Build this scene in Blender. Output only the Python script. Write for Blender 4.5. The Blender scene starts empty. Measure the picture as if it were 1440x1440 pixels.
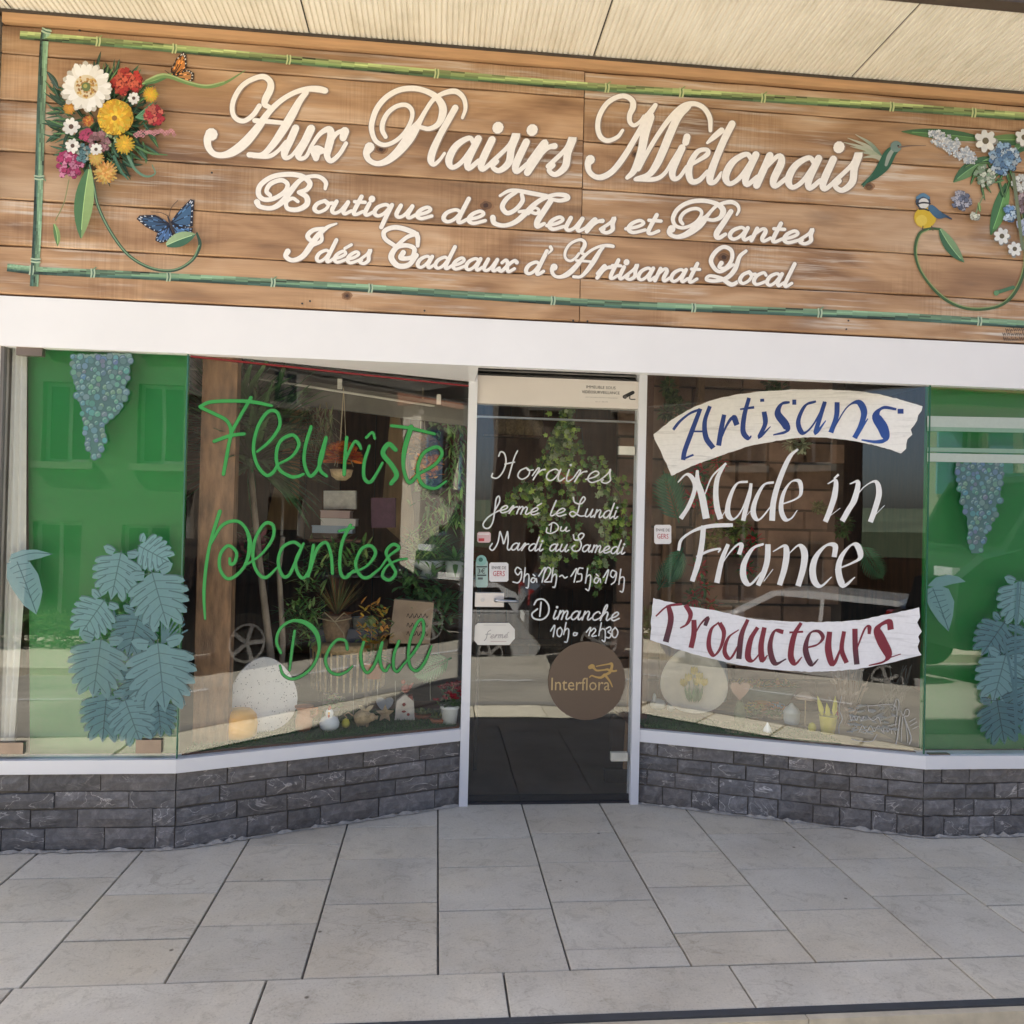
import bpy, bmesh, math, random
import numpy as np
from mathutils import Vector, Matrix
rnd = random.Random(7)
SC = bpy.context.scene
COL = SC.collection
# ------------------------------------------------------------------ camera, world, sun, exposure
EYE = np.array([0.0, -3.9645, 1.45]); YAW, PIT, ROL, FPX, CPX = 0.0954, 0.011, 0.0233, 1091.1, 720.0
_f = np.array([math.sin(YAW)*math.cos(PIT), math.cos(YAW)*math.cos(PIT), math.sin(PIT)])
_r0 = np.array([math.cos(YAW), -math.sin(YAW), 0.0]); _u0 = np.cross(_r0, _f)
_r = math.cos(ROL)*_r0+math.sin(ROL)*_u0; _u = -math.sin(ROL)*_r0+math.cos(ROL)*_u0
cam = bpy.data.cameras.new('camera'); camo = bpy.data.objects.new('camera', cam); COL.objects.link(camo)
cam.sensor_width = 36.0; cam.lens = 36.0*FPX/1440.0; cam.clip_start = 0.05; cam.clip_end = 600
M3 = Matrix((_r, _u, -_f)).transposed()
camo.matrix_world = Matrix.Translation(Vector(EYE)) @ M3.to_4x4()
SC.camera = camo
W = bpy.data.worlds.new('World'); SC.world = W; W.use_nodes = True
SUN_EL, SUN_H = math.radians(50), (1.0, -0.36)        # light travels towards +x, -y
wn = W.node_tree; bg = wn.nodes['Background']
sky = wn.nodes.new('ShaderNodeTexSky'); sky.sky_type = 'NISHITA'; sky.sun_disc = False
sky.sun_elevation = SUN_EL; sky.sun_rotation = math.atan2(-SUN_H[0], -SUN_H[1])
sky.air_density = 0.8; sky.dust_density = 3.0; sky.ozone_density = 0.3
wn.links.new(sky.outputs[0], bg.inputs[0]); bg.inputs[1].default_value = 0.085
sl = bpy.data.lights.new('sun', 'SUN'); sl.energy = 5.0; sl.angle = math.radians(0.5); sl.color = (1.0, 0.95, 0.86)
so = bpy.data.objects.new('sun', sl); COL.objects.link(so)
_hn = math.hypot(*SUN_H); sd = Vector((SUN_H[0]/_hn*math.cos(SUN_EL), SUN_H[1]/_hn*math.cos(SUN_EL), -math.sin(SUN_EL)))
so.rotation_euler = sd.to_track_quat('-Z', 'Y').to_euler()
SC.view_settings.view_transform = 'Standard'; SC.view_settings.look = 'None'
SC.view_settings.gamma = 1; SC.view_settings.use_curve_mapping = False
SC.view_settings.exposure = 2.0
SC.cycles.max_bounces = 10; SC.cycles.transparent_max_bounces = 24; SC.cycles.glossy_bounces = 5
SC.cycles.diffuse_bounces = 5; SC.cycles.transmission_bounces = 6
SC.cycles.sample_clamp_indirect = 8.0
SC.cycles.use_denoising = True

# ------------------------------------------------------------------ pixel ray to world plane
def ray(px, py): return _f+(px-CPX)/FPX*_r-(py-CPX)/FPX*_u
class Plane:
    def __init__(s, p, n):
        s.p = np.array(p, float); n = np.array(n, float); s.n = n/np.linalg.norm(n)   # n faces the street
    def at(s, px, py, off=0.0):
        d = ray(px, py); p = s.p+s.n*off; t = ((p-EYE)@s.n)/(s.n@d); return EYE+t*d
def onY(px, py, y): d = ray(px, py); t = (y-EYE[1])/d[1]; return EYE+t*d
def onZ(px, py, z): d = ray(px, py); t = (z-EYE[2])/d[2]; return EYE+t*d
YF = -0.477                       # front plane of shop windows and sign
SIGN = Plane((0, YF-.020, 0), (0, -1, 0))
FRONT = Plane((0, YF, 0), (0, -1, 0))
LC, RC = (-1.097, YF), (2.322, YF)      # window corners
LD, RD = (0.150, 0.0), (1.058, 0.0)     # where the splays meet the door posts
LSP = Plane((LC[0], LC[1], 0), (LD[1]-LC[1], -(LD[0]-LC[0]), 0))
RSP = Plane((RD[0], RD[1], 0), (RC[1]-RD[1], -(RC[0]-RD[0]), 0))
DOOR = Plane((0, 0.0, 0), (0, -1, 0))

# ------------------------------------------------------------------ materials
MATS = {}
def lin(c): return tuple((x/12.92 if x <= .04045 else ((x+.055)/1.055)**2.4) for x in c)
def new_mat(name):
    m = bpy.data.materials.new(name); m.use_nodes = True; MATS[name] = m
    nt = m.node_tree; return m, nt, nt.nodes['Principled BSDF']
def N(nt, t, **k):
    n = nt.nodes.new(t)
    for a, b in k.items(): setattr(n, a, b)
    return n
def ramp(nt, stops, interp='LINEAR'):
    n = nt.nodes.new('ShaderNodeValToRGB'); cr = n.color_ramp; cr.interpolation = interp
    while len(cr.elements) < len(stops): cr.elements.new(0.5)
    for e, (p, c) in zip(cr.elements, stops): e.position = p; e.color = (*c, 1) if len(c) == 3 else c
    return n
def coords(nt, scale=(1, 1, 1), world=True, rnd_off=False):
    if world:
        g = N(nt, 'ShaderNodeNewGeometry'); src = g.outputs['Position']
    else:
        g = N(nt, 'ShaderNodeTexCoord'); src = g.outputs['Object']
    if rnd_off:
        oi = N(nt, 'ShaderNodeObjectInfo'); mu = N(nt, 'ShaderNodeMath', operation='MULTIPLY'); mu.inputs[1].default_value = 37.0
        nt.links.new(oi.outputs['Random'], mu.inputs[0]); ad = N(nt, 'ShaderNodeVectorMath', operation='ADD')
        nt.links.new(src, ad.inputs[0]); nt.links.new(mu.outputs[0], ad.inputs[1]); src = ad.outputs[0]
    mp = N(nt, 'ShaderNodeMapping'); mp.inputs['Scale'].default_value = scale; nt.links.new(src, mp.inputs['Vector'])
    return mp.outputs[0]
def noise(nt, vec, scale, detail=4, rough=.55, dist=0):
    n = N(nt, 'ShaderNodeTexNoise'); n.inputs['Scale'].default_value = scale; n.inputs['Detail'].default_value = detail
    n.inputs['Roughness'].default_value = rough; n.inputs['Distortion'].default_value = dist
    nt.links.new(vec, n.inputs['Vector']); return n.outputs['Fac']
def mixc(nt, a, b, fac, blend='MIX'):
    n = N(nt, 'ShaderNodeMix', data_type='RGBA', blend_type=blend)
    for i, v in ((0, fac), (6, a), (7, b)):
        if hasattr(v, 'links') or hasattr(v, 'is_linked'): nt.links.new(v, n.inputs[i])
        else: n.inputs[i].default_value = v if i == 0 else (*v, 1)
    return n.outputs[2]
def bump(nt, b, h, strength=.3, dist=.004):
    n = N(nt, 'ShaderNodeBump'); n.inputs['Strength'].default_value = strength; n.inputs['Distance'].default_value = dist
    nt.links.new(h, n.inputs['Height']); nt.links.new(n.outputs[0], b.inputs['Normal'])
def objvar(nt, colr, lo=.8, hi=1.15):
    oi = N(nt, 'ShaderNodeObjectInfo'); mr = N(nt, 'ShaderNodeMapRange'); mr.inputs[3].default_value = lo; mr.inputs[4].default_value = hi
    nt.links.new(oi.outputs['Random'], mr.inputs[0]); h = N(nt, 'ShaderNodeHueSaturation'); nt.links.new(mr.outputs[0], h.inputs['Value'])
    nt.links.new(colr, h.inputs['Color']); return h.outputs[0]
def mat(name, c, rough=.6, var=.15, scale=8, metal=0, b=0, stretch=(1, 1, 1), spec=.5, per=False):
    if name in MATS: return MATS[name]
    m, nt, p = new_mat(name); v = coords(nt, stretch)
    f = noise(nt, v, scale, 5)
    rp = ramp(nt, [(.25, tuple(x*(1-var) for x in c)), (.75, tuple(min(1, x*(1+var)) for x in c))]); nt.links.new(f, rp.inputs[0])
    out = objvar(nt, rp.outputs[0]) if per else rp.outputs[0]
    nt.links.new(out, p.inputs['Base Color'])
    p.inputs['Roughness'].default_value = rough; p.inputs['Metallic'].default_value = metal; p.inputs['Specular IOR Level'].default_value = spec
    if b: bump(nt, p, noise(nt, v, scale*6, 5), b)
    return m
def paint_mat(name, rough=.5, alpha=1.0, streak=False):
    m, nt, p = new_mat(name); a = N(nt, 'ShaderNodeAttribute', attribute_name='Col')
    v = coords(nt); f = noise(nt, v, 60, 3); r = ramp(nt, [(.3, (.93, .93, .93)), (.7, (1, 1, 1))]); nt.links.new(f, r.inputs[0])
    nt.links.new(mixc(nt, a.outputs['Color'], r.outputs[0], 1.0, 'MULTIPLY'), p.inputs['Base Color'])
    p.inputs['Roughness'].default_value = rough
    if alpha < 1 and not streak: p.inputs['Alpha'].default_value = alpha
    if streak:
        v2 = coords(nt, (2, 2, 26)); g = noise(nt, v2, 2.2, 5, .65, .8)
        rr = ramp(nt, [(.28, (alpha-.22,)*3), (.46, (min(1, alpha+.03),)*3)]); nt.links.new(g, rr.inputs[0]); nt.links.new(rr.outputs[0], p.inputs['Alpha'])
    return m
PAINT = paint_mat('sign_paint', .55)
GPAINT = paint_mat('glass_paint', .5, .93)
GREENP = paint_mat('green_glass_paint', .45, .84)
BANNER = paint_mat('brushed_white_paint', .7, .96, True)
FROST = paint_mat('frosted_film', .8, .72)

def plank_mat():
    m, nt, p = new_mat('painted_plank')
    v = coords(nt, (1, 1, 1), rnd_off=True); vs = coords(nt, (.9, 1, 16), rnd_off=True); vf = coords(nt, (3.0, 1, 110), rnd_off=True)
    patch = noise(nt, coords(nt, (1.1, 1, 4.5), rnd_off=True), 1.6, 3, .5, .6)
    base = ramp(nt, [(.26, (.22, .120, .064)), (.40, (.36, .210, .112)), (.54, (.49, .305, .170)), (.72, (.61, .43, .285))]); nt.links.new(patch, base.inputs[0])
    g1 = noise(nt, vs, 2.2, 6, .62, .8); r1 = ramp(nt, [(.3, (.76, .70, .66)), (.62, (1.06, 1.04, 1.0))]); nt.links.new(g1, r1.inputs[0])
    c = mixc(nt, base.outputs[0], r1.outputs[0], .55, 'MULTIPLY')
    g2 = noise(nt, vf, 2.0, 5, .6, .2); r2 = ramp(nt, [(.34, (.80, .76, .72)), (.6, (1, 1, 1))]); nt.links.new(g2, r2.inputs[0])
    c = mixc(nt, c, r2.outputs[0], .45, 'MULTIPLY')
    # dry-brushed whitish streaks
    w = noise(nt, coords(nt, (1.2, 1, 30), rnd_off=True), 1.4, 5, .65, .3); rw = ramp(nt, [(.50, (0, 0, 0)), (.68, (.8, .8, .8))]); nt.links.new(w, rw.inputs[0])
    w2 = noise(nt, v, 1.35, 2); rw2 = ramp(nt, [(.46, (0, 0, 0)), (.62, (1, 1, 1))]); nt.links.new(w2, rw2.inputs[0])
    mm = N(nt, 'ShaderNodeMath', operation='MULTIPLY'); nt.links.new(rw.outputs[0], mm.inputs[0]); nt.links.new(rw2.outputs[0], mm.inputs[1])
    c = mixc(nt, c, (.70, .65, .58), mm.outputs[0])
    # dark smoky brush marks
    d = noise(nt, coords(nt, (1.6, 1, 9), rnd_off=True), 1.7, 3, .5); rd = ramp(nt, [(.60, (0, 0, 0)), (.76, (.42, .42, .42))]); nt.links.new(d, rd.inputs[0])
    c = mixc(nt, c, (.16, .10, .07), rd.outputs[0])
    # faint cross hatching
    h = noise(nt, coords(nt, (60, 1, 1.5), rnd_off=True), 2.0, 2); rh = ramp(nt, [(.42, (.88, .86, .84)), (.58, (1, 1, 1))]); nt.links.new(h, rh.inputs[0])
    hm = noise(nt, v, 1.9, 1); rhm = ramp(nt, [(.52, (0, 0, 0)), (.6, (1, 1, 1))]); nt.links.new(hm, rhm.inputs[0])
    c2 = mixc(nt, c, rh.outputs[0], rhm.outputs[0], 'MULTIPLY')
    nt.links.new(objvar(nt, c2, .86, 1.10), p.inputs['Base Color']); p.inputs['Roughness'].default_value = .55
    bump(nt, p, g2, .12, .002); return m
PLANK = plank_mat()
WHITE = mat('white_lacquer', (.80, .79, .79), .32, .035, 2.5)
ALU = mat('white_aluminium', (.76, .77, .80), .3, .03, 3)
CREAM = mat('cream_enamel', (.72, .66, .60), .42, .05, 3)
def soffit_mat():
    m, nt, p = new_mat('canopy_sheet'); v = coords(nt, (1, 1, 1)); f = noise(nt, v, 3.5, 6, .65)
    r = ramp(nt, [(.25, (.70, .655, .54)), (.5, (.84, .79, .68)), (.8, (.88, .84, .74))]); nt.links.new(f, r.inputs[0])
    s = noise(nt, coords(nt, (40, 2.5, 1)), 1.5, 4); rs = ramp(nt, [(.38, (.80, .77, .72)), (.56, (1, 1, 1))]); nt.links.new(s, rs.inputs[0])
    nt.links.new(mixc(nt, r.outputs[0], rs.outputs[0], .4, 'MULTIPLY'), p.inputs['Base Color']); p.inputs['Roughness'].default_value = .5; return m
SOFF = soffit_mat()
def slab_mat(name, tint):
    m, nt, p = new_mat(name)
    f = noise(nt, coords(nt, rnd_off=True), 3.2, 7, .62, .3)
    r = ramp(nt, [(.25, tuple(x*.86 for x in tint)), (.5, tint), (.75, tuple(x*1.10 for x in tint))]); nt.links.new(f, r.inputs[0])
    # thin brownish veins like split limestone
    mu = N(nt, 'ShaderNodeTexNoise'); mu.inputs['Scale'].default_value = 3.0; mu.inputs['Detail'].default_value = 7; mu.inputs['Distortion'].default_value = 1.2
    nt.links.new(coords(nt, (1, 2.2, 1), rnd_off=True), mu.inputs['Vector'])
    rv = ramp(nt, [(.485, (1, 1, 1)), (.5, (.62, .58, .55)), (.515, (1, 1, 1))]); nt.links.new(mu.outputs['Fac'], rv.inputs[0])
    msk = noise(nt, coords(nt, rnd_off=True), 1.7, 2); rm = ramp(nt, [(.54, (0, 0, 0)), (.68, (.55, .55, .55))]); nt.links.new(msk, rm.inputs[0])
    c = mixc(nt, r.outputs[0], rv.outputs[0], rm.outputs[0], 'MULTIPLY')
    sp = noise(nt, coords(nt), 120, 4, .7); rs = ramp(nt, [(.3, (.68, .67, .66)), (.46, (1, 1, 1)), (.58, (1, 1, 1)), (.72, (1.18, 1.18, 1.18))]); nt.links.new(sp, rs.inputs[0])
    c = mixc(nt, c, rs.outputs[0], .8, 'MULTIPLY')
    blot = noise(nt, coords(nt), 1.1, 5, .6); rb = ramp(nt, [(.34, (.84, .825, .81)), (.5, (.96, .955, .95)), (.62, (1.02, 1.02, 1.01))]); nt.links.new(blot, rb.inputs[0])
    c = mixc(nt, c, rb.outputs[0], .9, 'MULTIPLY')
    # small dark specks of dirt and gum
    vo = N(nt, 'ShaderNodeTexVoronoi'); vo.inputs['Scale'].default_value = 5.5; nt.links.new(coords(nt), vo.inputs['Vector'])
    ro = ramp(nt, [(.022, (.32, .30, .28)), (.05, (1, 1, 1))]); nt.links.new(vo.outputs['Distance'], ro.inputs[0])
    c = mixc(nt, c, ro.outputs[0], 1.0, 'MULTIPLY')
    wv_ = noise(nt, coords(nt, (1, 1, 1), rnd_off=True), 2.0, 6, .7, .5); rw_ = ramp(nt, [(.36, (1.0, .975, .93)), (.56, (1.0, 1.0, 1.0))]); nt.links.new(wv_, rw_.inputs[0]); c = mixc(nt, c, rw_.outputs[0], 1.0, 'MULTIPLY')
    cr_ = noise(nt, coords(nt, rnd_off=True), 13, 6, .75, .9); rc_ = ramp(nt, [(.37, (.83, .82, .81)), (.47, (1, 1, 1)), (.60, (1, 1, 1)), (.72, (1.1, 1.1, 1.1))]); nt.links.new(cr_, rc_.inputs[0]); c = mixc(nt, c, rc_.outputs[0], .9, 'MULTIPLY')
    nt.links.new(objvar(nt, c, .95, 1.05), p.inputs['Base Color']); p.inputs['Roughness'].default_value = .78
    bump(nt, p, noise(nt, coords(nt), 45, 6, .6), .22, .003); return m
SLAB = slab_mat('limestone_slab', (.53, .500, .438)); SLABW = slab_mat('limestone_slab_warm', (.535, .495, .42))
def brick_mat():
    m, nt, p = new_mat('slate_brick')
    f = noise(nt, coords(nt, rnd_off=True), 22, 8, .74, .5)
    r = ramp(nt, [(.28, (.095, .092, .094)), (.5, (.160, .156, .158)), (.76, (.29, .283, .28))]); nt.links.new(f, r.inputs[0])
    s = N(nt, 'ShaderNodeTexNoise'); s.inputs['Scale'].default_value = 5; s.inputs['Detail'].default_value = 5; s.inputs['Distortion'].default_value = 1.4
    nt.links.new(coords(nt, (1, 1, 2), rnd_off=True), s.inputs['Vector'])
    rv = ramp(nt, [(.488, (0, 0, 0)), (.5, (.85, .85, .85)), (.512, (0, 0, 0))]); nt.links.new(s.outputs['Fac'], rv.inputs[0])
    k = noise(nt, coords(nt, rnd_off=True), 2.4, 2); rk = ramp(nt, [(.46, (0, 0, 0)), (.56, (1, 1, 1))]); nt.links.new(k, rk.inputs[0])
    mm = N(nt, 'ShaderNodeMath', operation='MULTIPLY'); nt.links.new(rv.outputs[0], mm.inputs[0]); nt.links.new(rk.outputs[0], mm.inputs[1])
    c = mixc(nt, r.outputs[0], (.58, .56, .54), mm.outputs[0])
    t = noise(nt, coords(nt), 2.0, 2); rt = ramp(nt, [(.35, (1.0, .94, .88)), (.65, (.97, .98, 1.0))]); nt.links.new(t, rt.inputs[0])
    c = mixc(nt, c, rt.outputs[0], 1.0, 'MULTIPLY')
    nt.links.new(objvar(nt, c, .8, 1.3), p.inputs['Base Color']); p.inputs['Roughness'].default_value = .62
    bump(nt, p, noise(nt, coords(nt, (1, 1, 2.5), rnd_off=True), 20, 8, .72), .8, .010); return m
BRICK = brick_mat()
MORTAR = mat('grey_mortar', (.125, .112, .096), .9, .35, 20, b=.4)
LIME = mat('lime_mortar', (.36, .34, .31), .9, .3, 40, b=.5)
def glass_mat(name='window_glass', tint=(.985, .995, .99), wav=0.0):
    m, nt, p = new_mat(name); nt.nodes.remove(p); out = nt.nodes['Material Output']
    g = N(nt, 'ShaderNodeNewGeometry'); dp = N(nt, 'ShaderNodeVectorMath', operation='DOT_PRODUCT')
    nt.links.new(g.outputs['Incoming'], dp.inputs[0]); nt.links.new(g.outputs['Normal'], dp.inputs[1])
    ab = N(nt, 'ShaderNodeMath', operation='ABSOLUTE'); nt.links.new(dp.outputs['Value'], ab.inputs[0])
    om = N(nt, 'ShaderNodeMath', operation='SUBTRACT'); om.inputs[0].default_value = 1; nt.links.new(ab.outputs[0], om.inputs[1])
    pw = N(nt, 'ShaderNodeMath', operation='POWER'); pw.inputs[1].default_value = 5; nt.links.new(om.outputs[0], pw.inputs[0])
    ma = N(nt, 'ShaderNodeMath', operation='MULTIPLY_ADD'); ma.inputs[1].default_value = .95; ma.inputs[2].default_value = .056; nt.links.new(pw.outputs[0], ma.inputs[0])
    gl = N(nt, 'ShaderNodeBsdfGlossy'); gl.inputs['Roughness'].default_value = 0.0
    tr = N(nt, 'ShaderNodeBsdfTransparent'); tr.inputs[0].default_value = (*tint, 1)
    if wav:
        bu = N(nt, 'ShaderNodeBump'); bu.inputs['Strength'].default_value = wav; bu.inputs['Distance'].default_value = .01
        nt.links.new(noise(nt, coords(nt), 2.2, 1), bu.inputs['Height']); nt.links.new(bu.outputs[0], gl.inputs['Normal'])
    mx = N(nt, 'ShaderNodeMixShader'); nt.links.new(ma.outputs[0], mx.inputs[0]); nt.links.new(tr.outputs[0], mx.inputs[1]); nt.links.new(gl.outputs[0], mx.inputs[2])
    nt.links.new(mx.outputs[0], out.inputs[0]); return m
GLASS = glass_mat(wav=.05); DGLASS = glass_mat('door_glass', (.98, .99, .985), .12)

# ------------------------------------------------------------------ object helpers
def tag(o, label=None, cat=None, group=None, kind=None):
    if label: o['label'] = label
    if cat: o['category'] = cat
    if group: o['group'] = group
    if kind: o['kind'] = kind
    return o
def thing(name, label, cat, loc=(0, 0, 0), rz=0, group=None):
    o = bpy.data.objects.new(name, None); COL.objects.link(o); o.location = loc; o.rotation_euler = (0, 0, rz)
    o.empty_display_size = .1
    return tag(o, label, cat, group)
def link(name, me, m=None, parent=None, world=True):
    o = bpy.data.objects.new(name, me); COL.objects.link(o)
    if m is not None:
        for x in (m if isinstance(m, (list, tuple)) else [m]): me.materials.append(x)
    if parent is not None:
        o.parent = parent
        if world:   # vertices given in world space
            pm = Matrix.Translation(parent.location) @ parent.rotation_euler.to_matrix().to_4x4()
            if parent.parent: pm = Matrix.Identity(4) if parent.type == 'MESH' else pm
            o.matrix_parent_inverse = pm.inverted() if parent.type == 'EMPTY' else Matrix.Identity(4)
    return o
class B:
    """mesh collector"""
    def __init__(s): s.v = []; s.f = []; s.m = []; s.c = []; s.k = 0
    def add(s, vs, fs, mi=0, col=None):
        n = len(s.v); s.v += [tuple(map(float, p)) for p in vs]
        for f in fs: s.f.append(tuple(i+n for i in f)); s.m.append(mi); s.c.append(col)
        return s
    def box(s, c, d, mi=0, rz=0, ry=0, rx=0, col=None, taper=1.0):
        hx, hy, hz = d[0]/2, d[1]/2, d[2]/2
        R = Matrix.Rotation(rz, 3, 'Z') @ Matrix.Rotation(ry, 3, 'Y') @ Matrix.Rotation(rx, 3, 'X')
        vs = []
        for z in (-hz, hz):
            t = taper if z > 0 else 1
            for x, y in ((-hx, -hy), (hx, -hy), (hx, hy), (-hx, hy)): vs.append(Vector(c)+R @ Vector((x*t, y*t, z)))
        return s.add(vs, [(0, 3, 2, 1), (4, 5, 6, 7), (0, 1, 5, 4), (1, 2, 6, 5), (2, 3, 7, 6), (3, 0, 4, 7)], mi, col)
    def bb(s, x0, x1, y0, y1, z0, z1, mi=0, col=None): return s.box(((x0+x1)/2, (y0+y1)/2, (z0+z1)/2), (x1-x0, y1-y0, z1-z0), mi, col=col)
    def tube(s, pts, r, n=8, mi=0, col=None, caps=True):
        pts = [Vector(p) for p in pts]; rs = r if isinstance(r, (list, tuple)) else [r]*len(pts); vs = []; fs = []
        for i, p in enumerate(pts):
            t = (pts[min(i+1, len(pts)-1)]-pts[max(i-1, 0)]).normalized(); a = t.orthogonal().normalized()
            if i and prev is not None:
                a = (prev-t*prev.dot(t)); a = a.normalized() if a.length > 1e-6 else t.orthogonal().normalized()
            prev = a; b = t.cross(a)
            for k in range(n): an = 2*math.pi*k/n; vs.append(p+(a*math.cos(an)+b*math.sin(an))*rs[i])
        for i in range(len(pts)-1):
            for k in range(n): fs.append((i*n+k, i*n+(k+1) % n, (i+1)*n+(k+1) % n, (i+1)*n+k))
        if caps: fs += [tuple(range(n))[::-1], tuple((len(pts)-1)*n+k for k in range(n))]
        return s.add(vs, fs, mi, col)
    def lathe(s, c, prof, n=20, mi=0, col=None, sx=1, sy=1, rz=0):
        vs = []; fs = []
        for r, z in prof:
            for k in range(n):
                a = 2*math.pi*k/n+rz; vs.append((c[0]+r*math.cos(a)*sx, c[1]+r*math.sin(a)*sy, c[2]+z))
        for i in range(len(prof)-1):
            for k in range(n): fs.append((i*n+k, i*n+(k+1) % n, (i+1)*n+(k+1) % n, (i+1)*n+k))
        fs += [tuple(range(n))[::-1], tuple((len(prof)-1)*n+k for k in range(n))]
        return s.add(vs, fs, mi, col)
    def ball(s, c, r, mi=0, col=None, n=10, m=7, sz=1, sy=1):
        return s.lathe(c, [(r*math.sin(math.pi*i/m) or 1e-4, -r*sz*math.cos(math.pi*i/m)) for i in range(m+1)], n, mi, col, 1, sy)
    def prism(s, pts, d, mi=0, col=None):
        """pts: 3D outline, d: extrusion vector"""
        n = len(pts); d = Vector(d); P = [Vector(p) for p in pts]
        return s.add(P+[p+d for p in P], [tuple(range(n)), tuple(range(2*n-1, n-1, -1))]+[(i, i+n, (i+1) % n+n, (i+1) % n) for i in range(n)], mi, col)
    def leaf(s, p, d, up, L, w, mi=0, col=None, bend=.2, seg=3):
        p = Vector(p); d = Vector(d).normalized(); up = Vector(up); side = d.cross(up); side = side.normalized() if side.length > 1e-4 else d.orthogonal().normalized()
        nrm = side.cross(d); vs = [p]; 
        for i in range(1, seg):
            t = i/seg; ww = w*math.sin(math.pi*t**.8); q = p+d*L*t-nrm*bend*L*t*t
            vs += [q-side*ww/2, q+nrm*ww*.12, q+side*ww/2]
        vs.append(p+d*L-nrm*bend*L); fs = [(0, 2, 1), (0, 3, 2)]
        for i in range(seg-2): a = 1+i*3; fs += [(a, a+1, a+4, a+3), (a+1, a+2, a+5, a+4)]
        a = 1+(seg-2)*3; e = len(vs)-1; fs += [(a, a+1, e), (a+1, a+2, e)]
        return s.add(vs, fs, mi, col)
    def build(s, name, m, parent=None, smooth=False):
        me = bpy.data.meshes.new(name); me.from_pydata(s.v, [], s.f)
        for i, p in enumerate(me.polygons): p.material_index = s.m[i]; p.use_smooth = smooth
        if any(c is not None for c in s.c):
            a = me.color_attributes.new('Col', 'FLOAT_COLOR', 'CORNER'); arr = []
            for i, p in enumerate(me.polygons):
                c = s.c[i] or (1, 1, 1); arr += [c[0], c[1], c[2], 1.0]*p.loop_total
            a.data.foreach_set('color', arr)
        me.update(); o = link(name, me, m, parent); return o
VC = paint_mat('tinted_surface', .6)

# ------------------------------------------------------------------ flat painted strokes (lettering and painted art)
def catmull(pts, per=7):
    P = [np.array(p, float) for p in pts]
    if len(P) < 3: return P if len(P) > 1 else P
    Q = [2*P[0]-P[1]]+P+[2*P[-1]-P[-2]]; out = []
    for i in range(1, len(Q)-2):
        for k in range(per):
            t = k/per; a, b, c, d = Q[i-1], Q[i], Q[i+1], Q[i+2]
            out.append(.5*((2*b)+(-a+c)*t+(2*a-5*b+4*c-d)*t*t+(-a+3*b-3*c+d)*t**3))
    out.append(P[-1]); return out
class Flat:
    """flat shapes given in photograph pixels and laid on a real plane"""
    def __init__(s, plane, off=.001): s.pl = plane; s.b = B(); s.o = off
    def P(s, x, y): s.o += 2e-7; return s.pl.at(x, y, s.o)
    def poly(s, pts, col): s.o += 4e-6; s.b.add([s.P(x, y) for x, y in pts], [tuple(range(len(pts)))], 0, col); return s
    def disc(s, x, y, r, col, n=12, sx=1, a0=0, wob=0):
        return s.poly([(x+r*sx*math.cos(a0+2*math.pi*k/n)*(1+wob*rnd.uniform(-1, 1)), y+r*math.sin(a0+2*math.pi*k/n)*(1+wob*rnd.uniform(-1, 1))) for k in range(n)], col)
    def stroke(s, pts, w, col, col2=None, per=7, cap=True, nib=None):
        """pts (x,y[,w]) pixels; w pixels; nib=(angle deg, min ratio) for a broad pen"""
        P = catmull([(p[0], p[1], p[2] if len(p) > 2 else w) for p in pts], per)
        if len(P) < 2: return s.disc(P[0][0], P[0][1], P[0][2]/2, col)
        s.o += 2e-5; L = []; R = []; n = len(P)
        for i, p in enumerate(P):
            t = P[min(i+1, n-1)][:2]-P[max(i-1, 0)][:2]; t = t/(np.linalg.norm(t)+1e-9); nn = np.array([-t[1], t[0]]); ww = p[2]/2
            if nib: a = math.atan2(-t[1], t[0])-math.radians(nib[0]); ww *= nib[1]+(1-nib[1])*abs(math.sin(a))
            L.append(p[:2]+nn*ww); R.append(p[:2]-nn*ww)
        V = []; 
        for a, b in zip(L, R): s.o += 1.5e-6; V += [s.pl.at(a[0], a[1], s.o), s.pl.at(b[0], b[1], s.o)]
        base = len(s.b.v); s.b.v += [tuple(v) for v in V]
        for i in range(n-1):
            f = i/(n-1); c = col if col2 is None else tuple(col[k]*(1-f)+col2[k]*f for k in range(3))
            s.b.f.append((base+2*i, base+2*i+1, base+2*i+3, base+2*i+2)); s.b.m.append(0); s.b.c.append(c)
        if cap and not nib:
            for q in (P[0], P[-1]): s.disc(q[0], q[1], q[2]/2, col if q is P[0] or col2 is None else col2, 10)
        return s
    def petals(s, x, y, r, n, cols, wr=.5, inner=.2, a0=0):
        for k in range(n):
            a = a0+2*math.pi*k/n+rnd.uniform(-.08, .08); ca, sa = math.cos(a), math.sin(a); rr = r*rnd.uniform(.88, 1.06); w = r*wr/2
            s.poly([(x+ca*r*inner-sa*w*.3, y+sa*r*inner+ca*w*.3), (x+ca*rr*.6-sa*w, y+sa*rr*.6+ca*w), (x+ca*rr*.93-sa*w*.6, y+sa*rr*.93+ca*w*.6), (x+ca*rr, y+sa*rr),
                    (x+ca*rr*.93+sa*w*.6, y+sa*rr*.93-ca*w*.6), (x+ca*rr*.6+sa*w, y+sa*rr*.6-ca*w), (x+ca*r*inner+sa*w*.3, y+sa*r*inner-ca*w*.3)], rnd.choice(cols))
        return s
    def build(s, name, m, parent): return s.b.build(name, m, parent)
def scaled(strokes, ox, oy, k): return [[(ox+p[0]/k, oy+p[1]/k)+((p[2]/k,) if len(p) > 2 else ()) for p in st] for st in strokes]
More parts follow.
